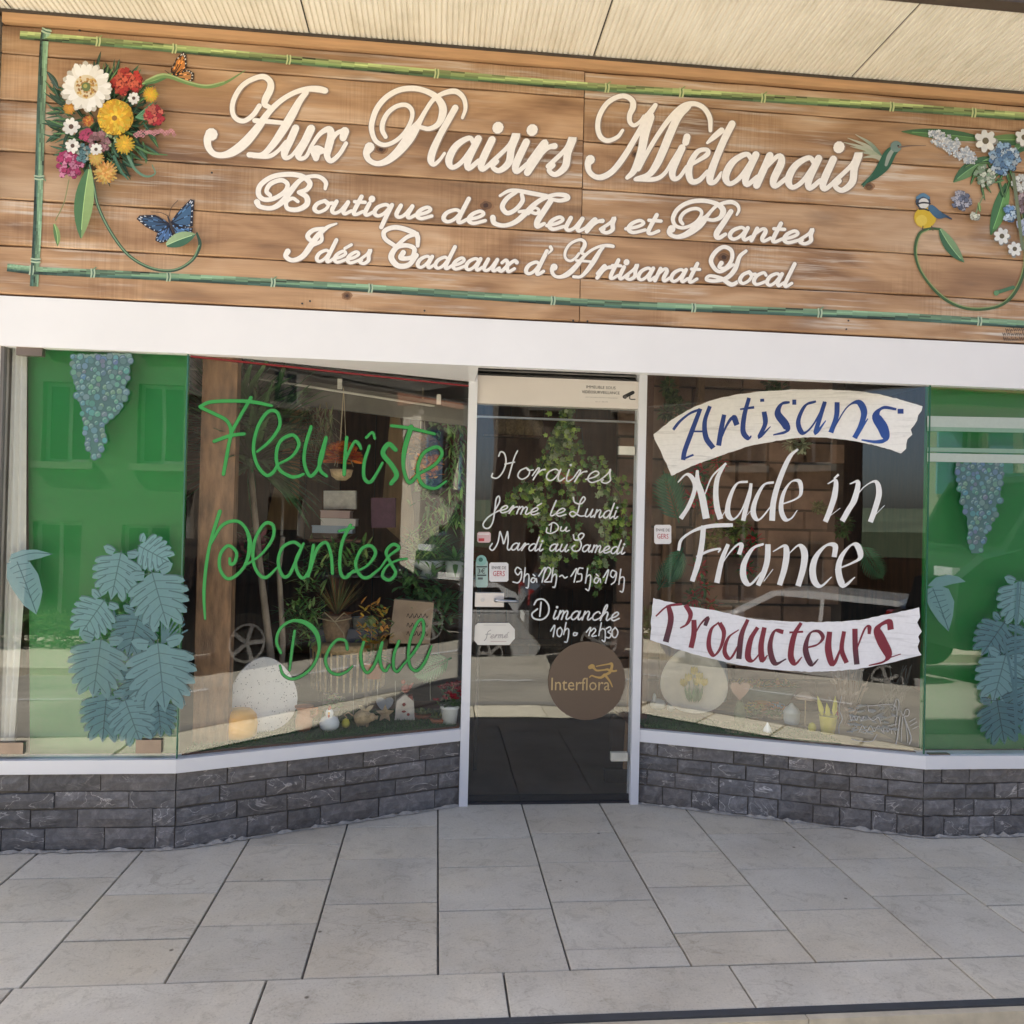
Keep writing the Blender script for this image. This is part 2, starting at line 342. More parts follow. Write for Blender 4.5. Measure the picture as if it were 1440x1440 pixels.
# ---- joined-up script: x-height 1, upright; every stroke (x, y[, weight])
G = {
 'a': (.95, [[(.64, .82), (.42, 1), (.14, .72), (.1, .25), (.3, 0), (.52, .25), (.68, .95)], [(.69, 1.0), (.66, .3), (.78, 0), (.98, .28)]]),
 'c': (.70, [[(.6, .8), (.42, 1), (.14, .72), (.1, .25), (.33, 0), (.72, .28)]]),
 'd': (.95, [[(.64, .82), (.42, 1), (.14, .72), (.1, .25), (.3, 0), (.52, .25), (.68, .95)], [(.72, 1.95), (.67, .3), (.78, 0), (.98, .28)]]),
 'e': (.70, [[(.0, .25), (.38, .48), (.56, .8), (.38, 1), (.14, .7), (.1, .25), (.33, 0), (.72, .28)]]),
 'f': (.55, [[(.1, .4), (.4, 1.3), (.35, 1.85), (.2, 1.5), (.18, 0), (.15, -.7), (.0, -.9), (-.1, -.6), (.2, -.1), (.5, .3)]]),
 'h': (.85, [[(.0, .3), (.3, 1.3), (.28, 1.85), (.14, 1.5), (.1, 0)], [(.1, .4), (.35, .98), (.54, .8), (.54, .22), (.66, 0), (.87, .28)]]),
 'i': (.42, [[(.15, 1), (.13, .25), (.25, 0), (.45, .28)], [(.17, 1.42, 1.5), (.17, 1.38, 1.5)]]),
 'l': (.42, [[(.17, 1.9), (.12, .25), (.25, 0), (.45, .28)]]),
 'm': (1.05, [[(.1, 1), (.08, 0)], [(.08, .5), (.28, 1), (.42, .8), (.4, 0)], [(.4, .5), (.6, 1), (.75, .8), (.74, .22), (.86, 0), (1.07, .28)]]),
 'n': (.80, [[(.13, 1), (.1, 0)], [(.1, .5), (.36, 1), (.52, .8), (.5, .22), (.62, 0), (.83, .28)]]),
 'o': (.74, [[(.4, 1), (.14, .72), (.1, .25), (.33, 0), (.58, .3), (.6, .75), (.4, 1), (.55, .78), (.76, .85)]]),
 'q': (.92, [[(.64, .82), (.42, 1), (.14, .72), (.1, .25), (.3, 0), (.52, .25), (.68, .95)], [(.69, 1.0), (.66, 0), (.64, -.95)]]),
 'r': (.66, [[(.05, .35), (.22, 1), (.3, .88), (.14, 0)], [(.24, .5), (.42, .85), (.60, .93, 1.3)]]),
 's': (.60, [[(.0, .25), (.3, .85), (.36, 1.22, 1.2), (.4, .75), (.5, .28), (.32, 0), (.08, .12), (.14, .3)]]),
 't': (.50, [[(.2, 1.55), (.15, .25), (.28, 0), (.52, .28)], [(.0, 1.08), (.45, 1.08)]]),
 'u': (.90, [[(.15, 1), (.12, .25), (.28, 0), (.48, .25), (.62, .95)], [(.64, 1.0), (.6, .25), (.72, 0), (.93, .28)]]),
 'x': (.85, [[(.05, .75), (.2, 1), (.36, .75), (.45, .3), (.6, 0), (.85, .28)], [(.82, .85, 1.4), (.66, .98), (.42, .55), (.24, .05), (.06, .12, 1.4)]]),
}
G['é'] = (.70, G['e'][1]+[[(.4, 1.25), (.66, 1.6)]])
def write(fl, text, x0, y0, x1, y1, xh, w, col, slant=.42, thick=.35, halo=None):
    """text fitted between two baseline points in pixels"""
    adv = sum(G[c][0] if c in G else .5 for c in text); L = math.hypot(x1-x0, y1-y0); sc = (L-0.2*slant*xh)/adv
    ux, uy = (x1-x0)/L, (y1-y0)/L; jobs = []; cx = 0
    for ch in text:
        if ch in G:
            for st in G[ch][1]:
                q = []
                for p in st:
                    h = p[1]*xh; X = (cx+p[0])*sc+slant*h; ww = w*(p[2] if len(p) > 2 else 1)
                    q.append((x0+ux*X-0*uy, y0+uy*X-h, ww))
                jobs.append(q)
        cx += G[ch][0] if ch in G else .5
    out = []
    for q in jobs:   # downstrokes heavier
        r = []
        for i, p in enumerate(q):
            a = q[max(i-1, 0)]; b = q[min(i+1, len(q)-1)]; dy = b[1]-a[1]; dx = b[0]-a[0]; l = math.hypot(dx, dy)+1e-6
            r.append((p[0], p[1], p[2]*(1-thick*.5+thick*max(0, dy/l))))
        out.append(r)
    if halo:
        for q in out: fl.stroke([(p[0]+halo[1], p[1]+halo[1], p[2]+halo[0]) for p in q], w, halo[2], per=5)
    fl.o += 1e-4
    for q in out: fl.stroke(q, w, col, per=5)
    fl.o += 1e-4
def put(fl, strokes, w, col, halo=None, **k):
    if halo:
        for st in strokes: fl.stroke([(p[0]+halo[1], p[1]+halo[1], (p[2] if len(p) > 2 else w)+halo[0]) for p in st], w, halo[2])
    fl.o += 1e-4
    for st in strokes: fl.stroke(st, w, col, **k)
    fl.o += 1e-4

# =================================================================== PAVEMENT
def ground_z(x, y):
    d = max(0.0, -y-4.2); return -0.20-.075*min(d, 7)-.045*max(0.0, min(6.0, 3.2-x))*min(1, d/4)
pav = thing('pavement', None, None); tag(pav, kind='structure')
def slab(x0, x1, y0, y1, m, parent, z=0.0, h=.05, gap=.0036):
    bm = bmesh.new(); g = gap; zz = z+rnd.uniform(-.0012, .0012)
    vs = [bm.verts.new((x, y, k)) for k in (zz-h, zz) for x, y in ((x0+g, y0+g), (x1-g, y0+g), (x1-g, y1-g), (x0+g, y1-g))]
    for f in ((0, 3, 2, 1), (4, 5, 6, 7), (0, 1, 5, 4), (1, 2, 6, 5), (2, 3, 7, 6), (3, 0, 4, 7)): bm.faces.new([vs[i] for i in f])
    bmesh.ops.bevel(bm, geom=[e for e in bm.edges if all(v.co.z > zz-.001 for v in e.verts)], offset=.0022, segments=1, affect='EDGES')
    me = bpy.data.meshes.new('slab'); bm.to_mesh(me); bm.free(); return link('slab', me, m, parent)
xs = [-3.75, -3.33, -2.9, -2.48, -2.07, -1.645, -1.225, -.803, -.388, .037, .464, .868, 1.295, 1.742, 2.155, 2.60, 3.03, 3.46, 3.9, 4.3]
cuts = {-1.645: [-.735, -1.072], -1.225: [-.40, -.887, -1.21], -.803: [-.459, -.795, -1.135], -.388: [-.27, -.615, -1.0], .037: [-.42, -.71, -1.068], .464: [-.37, -.68, -1.02, -1.352],
        .868: [-.60, -.925, -1.266], 1.295: [-.41, -.78, -1.13], 1.742: [-.36, -.70, -1.036], 2.155: [-.5, -.80, -1.13]}
for i in range(len(xs)-1):
    cs = cuts.get(xs[i], [-.3-rnd.random()*.25, -.75-rnd.random()*.1, -1.1-rnd.random()*.1]); ys = [-1.47]+sorted(cs)+[.04]
    for a, b in zip(ys[:-1], ys[1:]): slab(xs[i], xs[i+1], a, b, rnd.choice([SLAB, SLAB, SLABW]), pav)
bx = [-3.5, -2.75, -2.0, -1.243, -.495, .246, .992, 1.760, 2.52, 3.28, 4.05]
for a, b in zip(bx[:-1], bx[1:]): slab(a, b, -1.698, -1.47, SLAB, pav)
B().bb(-3.75, 4.3, -1.69, .04, -.19, -.012).build('slab_bed', mat('joint_sand', (.13, .125, .115), .95, .4, 30), pav)
B().bb(-3.75, 4.3, -1.728, -1.699, -.03, .002).build('nosing_strip', mat('dark_rubber', (.045, .05, .06), .6, .15, 20), pav)
NOSE = mat('cream_stone', (.56, .50, .39), .75, .22, 12, b=.3, per=True)
for a, b in zip([-3.75, -2.9, -2.1, -1.3, -.42, .35, 1.13, 1.86, 2.6, 3.4], [-2.903, -2.103, -1.303, -.423, .347, 1.127, 1.857, 2.597, 3.397, 4.3]):
    q = B(); q.bb(a, b, -1.752, -1.70, -.045, -.004); q.bb(a, b, -1.742, -1.70, -.20, -.045); q.build('kerb_stone', NOSE, pav)
STAIN = mat('stained_render', (.33, .27, .19), .9, .5, 9, b=.4, stretch=(3, 3, 1))
B().bb(-3.75, 4.3, -1.7445, -1.70, -.198, -.047).build('riser_face', STAIN, pav)
# lower footway and the road, one sheet following the falling street
LOW = mat('pale_paving', (.72, .67, .54), .8, .12, 10, b=.2, per=True)
low = thing('footway', None, None); tag(low, kind='structure')
for i in range(34):
    x0 = -8+i*.62+rnd.uniform(-.02, .02)
    for j, (ya, yb) in enumerate(((-2.28, -1.75), (-2.9, -2.28))):
        slab(x0+j*.3, x0+j*.3+.61, ya, yb, LOW, low, z=-.195, h=.04, gap=.006)
B().bb(-8, 13, -3.02, -2.9, -.32, -.19).build('kerb', mat('granite_kerb', (.30, .29, .27), .8, .2, 20), low)
def road_mat():
    m, nt, p = new_mat('asphalt'); f = noise(nt, coords(nt), 160, 3); r = ramp(nt, [(.3, (.36, .345, .305)), (.7, (.52, .495, .44))]); nt.links.new(f, r.inputs[0])
    g = noise(nt, coords(nt), .7, 5); rg = ramp(nt, [(.35, (.75, .74, .72)), (.65, (1.1, 1.08, 1.04))]); nt.links.new(g, rg.inputs[0])
    nt.links.new(mixc(nt, r.outputs[0], rg.outputs[0], 1, 'MULTIPLY'), p.inputs['Base Color']); p.inputs['Roughness'].default_value = .9
    bump(nt, p, f, .5, .004); return m
gb = B(); gx = [-120, -60, -30, -18]+[-12+k*1.0 for k in range(27)]+[20, 30, 60, 120]; gy = [9, .05, -1.7, -3.02, -4.2]+[-4.2-k*.9 for k in range(1, 9)]+[-14, -20, -40, -120]
vs = [(x, y, (ground_z(x, y)-.07 if y < -3.1 else -.27)) for y in gy for x in gx]; nx = len(gx)
gb.add(vs, [(j*nx+i, (j+1)*nx+i, (j+1)*nx+i+1, j*nx+i+1) for j in range(len(gy)-1) for i in range(nx-1)])
tag(gb.build('road', road_mat()), kind='structure')
# far pavement strip with kerb
fb = B()
for i in range(-12, 14):
    za, zb = ground_z(i, -8.2)+.05, ground_z(i+1, -8.2)+.05
    fb.add([(i, -8.2, za), (i+1, -8.2, zb), (i+1, -10.9, zb+.02), (i, -10.9, za+.02), (i, -8.2, za-.25), (i+1, -8.2, zb-.25)], [(0, 3, 2, 1), (0, 1, 5, 4)])
tag(fb.build('far_pavement', LOW), kind='structure')
wl = B()
for i in range(-10, 12):
    if i % 2: continue
    wl.add([(i, -4.6, ground_z(i, -4.6)-.066), (i+1.1, -4.6, ground_z(i+1.1, -4.6)-.066), (i+1.1, -4.72, ground_z(i+1.1, -4.72)-.066), (i, -4.72, ground_z(i, -4.72)-.066)], [(0, 3, 2, 1)])
tag(wl.build('road_marking', mat('road_paint', (.72, .72, .70), .8, .1, 20)), kind='structure')

# =================================================================== PLINTH OF DARK STONE BRICKS
def rock(a, b, z0, z1, nrm, parent, th=.05):
    """one split-faced brick between plan points a, b"""
    a = Vector((*a, 0)); b = Vector((*b, 0)); n = Vector((*nrm, 0)); d = (b-a); L = d.length; d /= L
    bm = bmesh.new(); nu, nv = 4, 2; pr = rnd.uniform(.0, .008); front = []
    for j in range(nv+1):
        row = []
        for i in range(nu+1):
            e = (i in (0, nu)) or (j in (0, nv)); o = (.0 if e else rnd.uniform(.004, .011))+pr
            p = a+d*(L*i/nu+(rnd.uniform(-.004, .004) if 0 < i < nu else 0))+n*o; p.z = z0+(z1-z0)*j/nv+(rnd.uniform(-.002, .002) if e else 0); row.append(bm.verts.new(p))
        front.append(row)
    for j in range(nv):
        for i in range(nu): bm.faces.new((front[j][i], front[j][i+1], front[j+1][i+1], front[j+1][i]))
    rim = front[0]+[r[-1] for r in front[1:-1]]+front[-1][::-1]+[r[0] for r in front[1:-1]][::-1]
    bk = [bm.verts.new(v.co-n*th) for v in rim]
    for i in range(len(rim)): k = (i+1) % len(rim); bm.faces.new((rim[k], rim[i], bk[i], bk[k]))
    me = bpy.data.meshes.new('brick'); bm.to_mesh(me); bm.free(); me.update(); return link('brick', me, BRICK, parent)
def plinth(label, segs, ztop, lens, cat='plinth'):
    t = thing('brick_plinth', label, cat, (segs[0][0][0], segs[0][0][1], 0))
    for a, b in segs:
        A = np.array(a); D = np.array(b)-A; L = np.hypot(*D); u = D/L; n = np.array([u[1], -u[0]])
        q = B(); c0 = A-n*.005; c1 = np.array(b)-n*.005
        q.prism([(c0[0], c0[1], -.01), (c1[0], c1[1], -.01), (c1[0], c1[1], ztop), (c0[0], c0[1], ztop)], (-n[0]*.12, -n[1]*.12, 0)); q.build('mortar_bed', MORTAR, t)
        hs = [0, .095, .175, .25, ztop]
        for r in range(4):
            s = -.0-rnd.random()*.1 if r % 2 else 0; 
            while s < L-.02:
                l = rnd.uniform(*lens); e = min(s+l, L)
                if L-e < .07: e = L
                s0 = max(0, s)
                if e-s0 > .03:
                    P0 = A+u*(s0+rnd.uniform(.001, .005)); P1 = A+u*(e-.002); rock(P0, P1, hs[r]+.002+rnd.uniform(0, .004), hs[r+1]-.003+rnd.uniform(-.004, .002), n, t)
                s = e
        # ragged lime line where wall meets paving
        q = B(); k = int(L/.025)
        top = [(A+u*(L*i/k)+n*.012, max(.003, rnd.gauss(.006, .006))) for i in range(k+1)]; bot = [(A+u*(L*i/k)+n*(.022+rnd.random()*.016)) for i in range(k+1)]
        q.add([(*p, z) for p, z in top]+[(*p, .003) for p in bot], [(i, i+k+1, i+k+2, i+1) for i in range(k)]); q.build('lime_joint', LIME, t)
    return t
ZS0, ZS1 = .330, .388       # sill band
plinth('dark slate brick base under the left shop window, with pale veins', [((-3.6, YF), (LC[0], YF)), ((LC[0], YF), (LD[0]-.01, LD[1]))], ZS0, (.15, .31))
plinth('dark slate brick base under the right shop window, with shorter bricks', [((RD[0]+.015, RD[1]), RC), (RC, (4.2, YF))], ZS0, (.10, .22))

# =================================================================== SHOP WINDOWS
ZF = 2.14
def band(q, a, b, z0, z1, out=.02, inn=.05, mi=0):
    A = np.array(a); D = np.array(b)-A; u = D/np.hypot(*D); n = np.array([u[1], -u[0]])
    p = [A+n*out, np.array(b)+n*out, np.array(b)-n*inn, A-n*inn]; q.prism([(*x, z0) for x in p], (0, 0, z1-z0), mi)
def pane(name, a, b, z0, z1, parent, m=GLASS, t=.008):
    q = B(); band(q, a, b, z0, z1, 0, t); return q.build(name, m, parent)
def mitre(plan, z0, z1, out, inn, name, m, parent):
    """band that follows a polyline, mitred at corners"""
    P = [np.array(p, float) for p in plan]; outp = []; inp = []
    for i, p in enumerate(P):
        ns = []
        for a, b in ((i-1, i), (i, i+1)):
            if a >= 0 and b < len(P): u = P[b]-P[a]; u /= np.hypot(*u); ns.append(np.array([u[1], -u[0]]))
        n = sum(ns)/len(ns); n = n/(n@n); outp.append(p+n*out); inp.append(p-n*inn)
    k = len(P); vs = [(*p, z) for z in (z0, z1) for p in outp+inp]; fs = []
    o = lambda lay, side, i: lay*2*k+side*k+i
    for i in range(k-1):
        fs += [(o(0, 0, i), o(0, 0, i+1), o(1, 0, i+1), o(1, 0, i)), (o(0, 1, i+1), o(0, 1, i), o(1, 1, i), o(1, 1, i+1)),
               (o(1, 0, i), o(1, 0, i+1), o(1, 1, i+1), o(1, 1, i)), (o(0, 0, i+1), o(0, 0, i), o(0, 1, i), o(0, 1, i+1))]
    fs += [(o(0, 0, 0), o(1, 0, 0), o(1, 1, 0), o(0, 1, 0)), (o(0, 0, k-1), o(0, 1, k-1), o(1, 1, k-1), o(1, 0, k-1))]
    return B().add(vs, fs).build(name, m, parent)
winL = thing('shop_window', 'left shop window with green script lettering and a green film side pane', 'shop window', (LC[0], YF, ZS0))
winR = thing('shop_window', 'right shop window painted with white, blue and red words between two white banners', 'shop window', (RC[0], YF, ZS0))
mitre([(-3.6, YF), LC, (LD[0]-.002, LD[1])], ZS0, ZS1, .022, .07, 'sill', ALU, winL)
mitre([(RD[0]+.010, RD[1]), RC, (4.2, YF)], ZS0-.008, ZS1-.004, .022, .07, 'sill', ALU, winR)
pane('glass_pane', (-1.862, YF+.006), (LC[0]-.003, YF+.006), ZS1, ZF+.06, winL)
pane('glass_pane', (LC[0]+.002, YF+.004), (LD[0]-.004, LD[1]+.001), ZS1, ZF+.02, winL)
pane('glass_pane', (RD[0]+.013, RD[1]+.001), (RC[0]-.002, YF+.004), ZS1-.004, ZF+.16, winR)
pane('glass_pane', (RC[0]+.003, YF+.006), (4.0, YF+.006), ZS1-.004, ZF+.10, winR)
# silicone edge at the corners
for wx, wp in ((LC[0], winL), (RC[0], winR)):
    B().tube([(wx, YF-.001, ZS1), (wx, YF-.001, ZF+.03)], .004, 6).build('corner_seal', mat('green_glass_edge', (.02, .12, .07), .25), wp)
if 1:
    q = B(); band(q, (LC[0]+.01, LC[1]+.004), (LD[0]-.004, LD[1]+.001), ZF-.012, ZF-.004, .004, .002); q.build('red_top_bead', mat('red_trim', (.22, .015, .02), .4), winL)
# left end frame: cream upright, bolted post
fr = B(); fr.bb(-1.905, -1.862, YF-.012, YF+.06, ZS1, ZF); 
fr.build('end_post', CREAM, winL)
q = B(); q.bb(-1.862, -1.85, YF-.006, YF+.02, ZS1, ZF); q.build('post_gasket', mat('grey_gasket', (.16, .15, .14), .5), winL)
for i in range(9):
    z = .50+i*.195; B().lathe((-1.884, YF-.0, z), [(.0065, -.001), (.0065, .003)], 8).build('screw', mat('dark_screw', (.04, .04, .04), .4), winL) if 0 else \
        B().tube([(-1.884, YF-.0115, z), (-1.884, YF-.0155, z)], .0065, 8).build('screw', mat('dark_screw', (.04, .04, .04), .4), winL)
q = B(); q.bb(-3.6, -1.906, YF-.03, YF+.3, 0, 3.55)
tag(q.build('side_pier', mat('cream_render', (.60, .56, .50), .85, .12, 6, b=.3)), 'cream rendered pier at the left end of the shopfront', 'pier')
COPPER = mat('bronze_clamp', (.24, .19, .16), .35, .15, 14, metal=.6)
for (x0, y0, x1, y1) in ((24, 486, 60, 501), (-4, 1044, 33, 1060), (192, 1040, 227, 1059), (1307, 1060, 1335, 1078)):
    a = FRONT.at(x0, y0); c = FRONT.at(x1, y1); q = B(); q.bb(a[0], c[0], YF-.006, YF+.022, c[2], a[2]); q.build('glass_clamp', COPPER, winL if x0 < 700 else winR)
# curtain behind left pane
q = B(); k = 14; P = []
for i in range(k+1):
    f = i/k; P.append((f, .012*math.sin(f*17)))
vs = []
for z, xl, xr in ((ZS1, -1.848, -1.79), (1.2, -1.848, -1.76), (ZF+.05, -1.848, -1.785)):
    vs += [(xl+(xr-xl)*f, YF+.055+w, z) for f, w in P]
q.add(vs, [(j*(k+1)+i, j*(k+1)+i+1, (j+1)*(k+1)+i+1, (j+1)*(k+1)+i) for j in range(2) for i in range(k)])
tag(q.build('curtain', mat('white_curtain', (.66, .66, .63), .8, .06, 20), smooth=True), 'narrow white curtain hanging behind the left end of the window', 'curtain')
GREEN = mat('green_board', (.010, .175, .035), .35, .10, 1.6)
q = B(); gl_ = onY(38, 500, YF+.075)[0]; gl2 = onY(42, 1058, YF+.075)[0]
q.prism([(gl2, YF+.075, ZS1), (-1.118, YF+.075, ZS1), (-1.118, YF+.075, ZF+.05), (gl_, YF+.075, ZF+.05)], (0, .02, 0)); q.build('green_panel', GREEN, winL)
q = B(); q.bb(2.36, 4.0, YF+.075, YF+.095, ZS1, ZF+.08); q.build('green_panel', GREEN, winR)
# side returns of display space behind the corner (brown wood on the left)
WOODD = mat('old_wood', (.24, .13, .065), .6, .55, 5, b=.4, stretch=(6, 6, 1.4))
WOODK = mat('dark_wood', (.13, .052, .025), .5, .5, 3, b=.2, stretch=(5, 5, .7))
q = B(); q.bb(-1.085, -.93, YF+.17, YF+.24, .40, ZF+.1); q.build('wooden_jamb', WOODD, winL)

# glass-mounted lettering ---------------------------------------------------
LETG = (.05, .42, .09); LETG2 = (.03, .22, .06)
ox, oy, k = 260, 540, 3.789
fleur = scaled([[(80, 120, 16), (140, 95), (280, 90), (380, 98), (462, 116, 14)], [(85, 125, 16), (160, 160), (222, 195), (245, 250), (232, 330), (205, 480)], [(352, 72), (290, 180), (252, 250), (243, 285)], [(155, 305, 16), (240, 275), (316, 265, 16)],
  [(385, 360, 12), (455, 300, 16), (505, 220), (490, 150), (440, 150), (388, 230), (365, 340), (385, 430), (432, 485), (470, 470), (495, 425, 14)],
  [(500, 425, 12), (570, 385, 14), (607, 320, 18), (575, 272), (512, 300), (487, 370), (500, 450), (560, 492), (600, 492, 16), (632, 480, 12)],
  [(672, 228), (642, 330), (636, 420), (668, 490), (718, 430), (752, 290)], [(752, 285), (718, 400), (722, 460), (755, 490, 14)],
  [(862, 285), (853, 380), (848, 482)], [(852, 410, 14), (900, 312, 14), (925, 318), (938, 345, 12)], [(982, 330, 14), (955, 420), (955, 500), (988, 522), (1025, 470, 14), (1052, 420, 12)], [(965, 285, 12), (998, 258, 14), (1012, 290, 12)],
  [(1122, 350, 22), (1085, 320, 24), (1055, 370, 26), (1100, 430, 30), (1128, 485, 30), (1098, 530, 20)], [(1205, 228, 24), (1170, 350, 24), (1165, 450), (1195, 525), (1242, 480, 16)], [(1100, 222, 14), (1200, 235, 16), (1330, 266, 14)],
  [(1242, 480, 14), (1330, 430, 16), (1370, 370), (1340, 335), (1270, 370), (1240, 450), (1262, 530), (1330, 556, 14), (1392, 518, 10)]], ox, oy, k)
plan_ = scaled([[(176, 40, 22), (120, 220), (90, 380), (75, 560), (82, 720, 12)], [(118, 245, 14), (190, 130), (280, 102), (340, 150), (366, 250, 28), (340, 370), (280, 445), (220, 465), (175, 400), (180, 310), (230, 258), (280, 300), (270, 362), (242, 374), (238, 338, 14)],
  [(350, 375, 12), (440, 310, 14), (510, 210), (512, 130), (460, 118), (402, 210), (385, 330), (410, 420), (465, 460), (540, 395, 12)],
  [(688, 262), (640, 235), (572, 270), (545, 360), (572, 447), (612, 445), (655, 360), (705, 245, 14)], [(690, 275), (655, 360), (672, 435), (710, 460), (760, 375, 14)],
  [(768, 255), (752, 360), (735, 450)], [(745, 425, 14), (790, 282), (848, 238), (880, 320), (888, 432)], [(1002, 128), (952, 230), (935, 340), (940, 430), (972, 460), (1022, 415, 14)], [(930, 166, 14), (1022, 142, 14)],
  [(985, 440, 12), (1100, 390, 14), (1160, 310), (1130, 258), (1072, 280), (1035, 370), (1060, 440), (1110, 460), (1190, 400, 12)],
  [(1190, 400, 12), (1250, 320, 14), (1310, 272), (1270, 250), (1228, 300), (1260, 372), (1288, 430), (1250, 475), (1205, 450), (1230, 390, 14), (1300, 350, 12), (1360, 340, 10)]], 270, 710, 4.5)
deuil = scaled([[(190, 150, 18), (168, 300, 20), (150, 455, 16)], [(82, 320), (48, 230), (80, 130), (170, 72), (280, 90, 34), (360, 170, 36), (380, 290), (340, 410), (260, 490), (170, 525), (100, 490), (75, 420, 14)],
  [(600, 292), (585, 228), (520, 220), (460, 290), (430, 380), (460, 460), (522, 490), (590, 470, 16), (640, 425, 12)], [(727, 238), (705, 330), (720, 430), (760, 475), (818, 400), (872, 240)], [(870, 245), (853, 350), (870, 440), (900, 460), (930, 415, 14)],
  [(1002, 230), (965, 330), (960, 430), (990, 465), (1050, 395, 14)], [(1050, 400, 14), (1130, 300), (1190, 180), (1188, 70), (1148, 82), (1095, 200), (1075, 330), (1092, 430), (1142, 460), (1200, 400), (1256, 268, 12)]], 380, 860, 5.538)
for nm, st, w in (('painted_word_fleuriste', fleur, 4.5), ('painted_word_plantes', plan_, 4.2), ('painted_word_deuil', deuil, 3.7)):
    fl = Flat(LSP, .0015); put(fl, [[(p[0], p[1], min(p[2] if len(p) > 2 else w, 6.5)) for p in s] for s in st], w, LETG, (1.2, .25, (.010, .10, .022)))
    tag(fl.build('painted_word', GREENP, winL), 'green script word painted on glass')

RX = dict(nib=(48, .30))
def poly_smooth(fl, pts, col): fl.poly([tuple(p) for p in pts], col)
BW = (.80, .78, .74); BLUE = (.012, .045, .22); RED = (.20, .008, .03)
def banner(pts, ox, oy, k):
    P = [(ox+a/k, oy+b/k) for a, b in pts]; Q = []
    for i in range(len(P)):
        a, b = P[i], P[(i+1) % len(P)]; n = max(1, int(math.hypot(b[0]-a[0], b[1]-a[1])/3.5))
        for j in range(n): t = j/n; Q.append((a[0]+(b[0]-a[0])*t+rnd.uniform(-.7, .7), a[1]+(b[1]-a[1])*t+rnd.uniform(-.5, .5)))
    return Q
def arc_strip(fl, top, bot, ox, oy, k, col):
    T = catmull([(ox+a/k, oy+b/k) for a, b in top], 10); Bm = catmull([(ox+a/k, oy+b/k) for a, b in bot], 10); n = 70
    def samp(C, f): i = f*(len(C)-1); j = min(int(i), len(C)-2); return C[j]*(1-(i-j))+C[j+1]*(i-j)
    m = 10; jl = [rnd.uniform(-.003, .003) for _ in range(m+1)]; jr = [rnd.uniform(-.008, .008) for _ in range(m+1)]
    base = len(fl.b.v)
    for i in range(n+1):
        for j in range(m+1):
            f = i/n; g = j/m; f2 = f+(jl[j] if i == 0 else 0)+(jr[j] if i == n else 0); f2c = min(1, max(0, f2)); a = samp(T, f2c); b = samp(Bm, f2c); p = a+(b-a)*g
            ex = (f2-f2c)*400; e = rnd.uniform(-.5, .5) if j in (0, m) else 0; fl.b.v.append(tuple(fl.pl.at(p[0]+ex, p[1]+e, fl.o)))
    for i in range(n):
        for j in range(m): q = base+i*(m+1)+j; fl.b.f.append((q, q+1, q+m+2, q+m+1)); fl.b.m.append(0); fl.b.c.append(col)
fl = Flat(RSP, .0012)
arc_strip(fl, [(30, 258), (150, 165), (300, 92), (480, 50), (700, 30), (900, 28), (1100, 40), (1250, 70), (1395, 112)], [(125, 465), (230, 415), (330, 378), (500, 320), (700, 281), (860, 270), (1050, 290), (1180, 318), (1290, 352)], 910, 540, 3.6, BW)
fl.build('painted_banner', BANNER, winR)
fl = Flat(RSP, .0012)
arc_strip(fl, [(48, 40), (200, 75), (400, 110), (560, 145), (800, 160), (1050, 155), (1220, 125), (1395, 88)], [(32, 250), (200, 308), (400, 360), (600, 395), (800, 411), (950, 410), (1150, 388), (1400, 330)], 905, 830, 3.6, (.80, .80, .84))
fl.build('painted_banner', BANNER, winR)
arti = scaled([[(132, 232, 22), (165, 190, 24), (215, 150, 24), (262, 130, 20)], [(270, 125, 26), (245, 190, 30), (215, 270, 32), (190, 340, 30), (182, 385, 26)], [(182, 380, 18), (235, 358, 18)], [(318, 112, 26), (292, 190, 26), (298, 270, 28), (335, 325, 26)], [(220, 240, 12), (290, 240, 12)],
  [(390, 155, 26), (375, 230, 30), (362, 312, 30)], [(365, 300, 12), (400, 215, 16), (435, 168, 30), (455, 208, 28)], [(516, 70, 24), (492, 160, 28), (486, 240, 28), (512, 275, 24), (528, 262, 10)], [(470, 128, 12), (542, 118, 20)],
  [(592, 140, 26), (598, 200, 28), (570, 268, 28), (625, 215, 8)], [(582, 75, 22), (583, 90, 22)], [(735, 92, 34), (755, 92, 34)], [(722, 92, 16), (680, 102, 26), (662, 150, 36), (700, 205, 40), (705, 240, 26), (638, 258, 10)],
  [(855, 88, 18), (800, 110, 24), (765, 190, 26), (788, 248, 26), (838, 210, 14), (905, 90, 14)], [(900, 90, 26), (875, 170, 28), (855, 248, 28), (905, 185, 8)], [(962, 92, 28), (958, 165, 30), (930, 246, 34)], [(945, 225, 10), (1010, 120, 12), (1068, 92, 30), (1098, 140, 36), (1082, 210, 34), (1052, 272, 34), (1118, 175, 8)],
  [(1262, 128, 14), (1195, 120, 24), (1160, 160, 46), (1195, 225, 54), (1205, 280, 40), (1160, 293, 22), (1085, 283, 8)], [(1268, 138, 32), (1298, 138, 32)]], 910, 540, 3.6)
fl = Flat(RSP, .0024); [fl.stroke(s, 6, BLUE, (.02, .09, .36) if i > 13 else None, nib=(35, .45)) for i, s in enumerate(arti)]; tag(fl.build('painted_word', GPAINT, winR), 'blue brush word painted on the upper white banner')
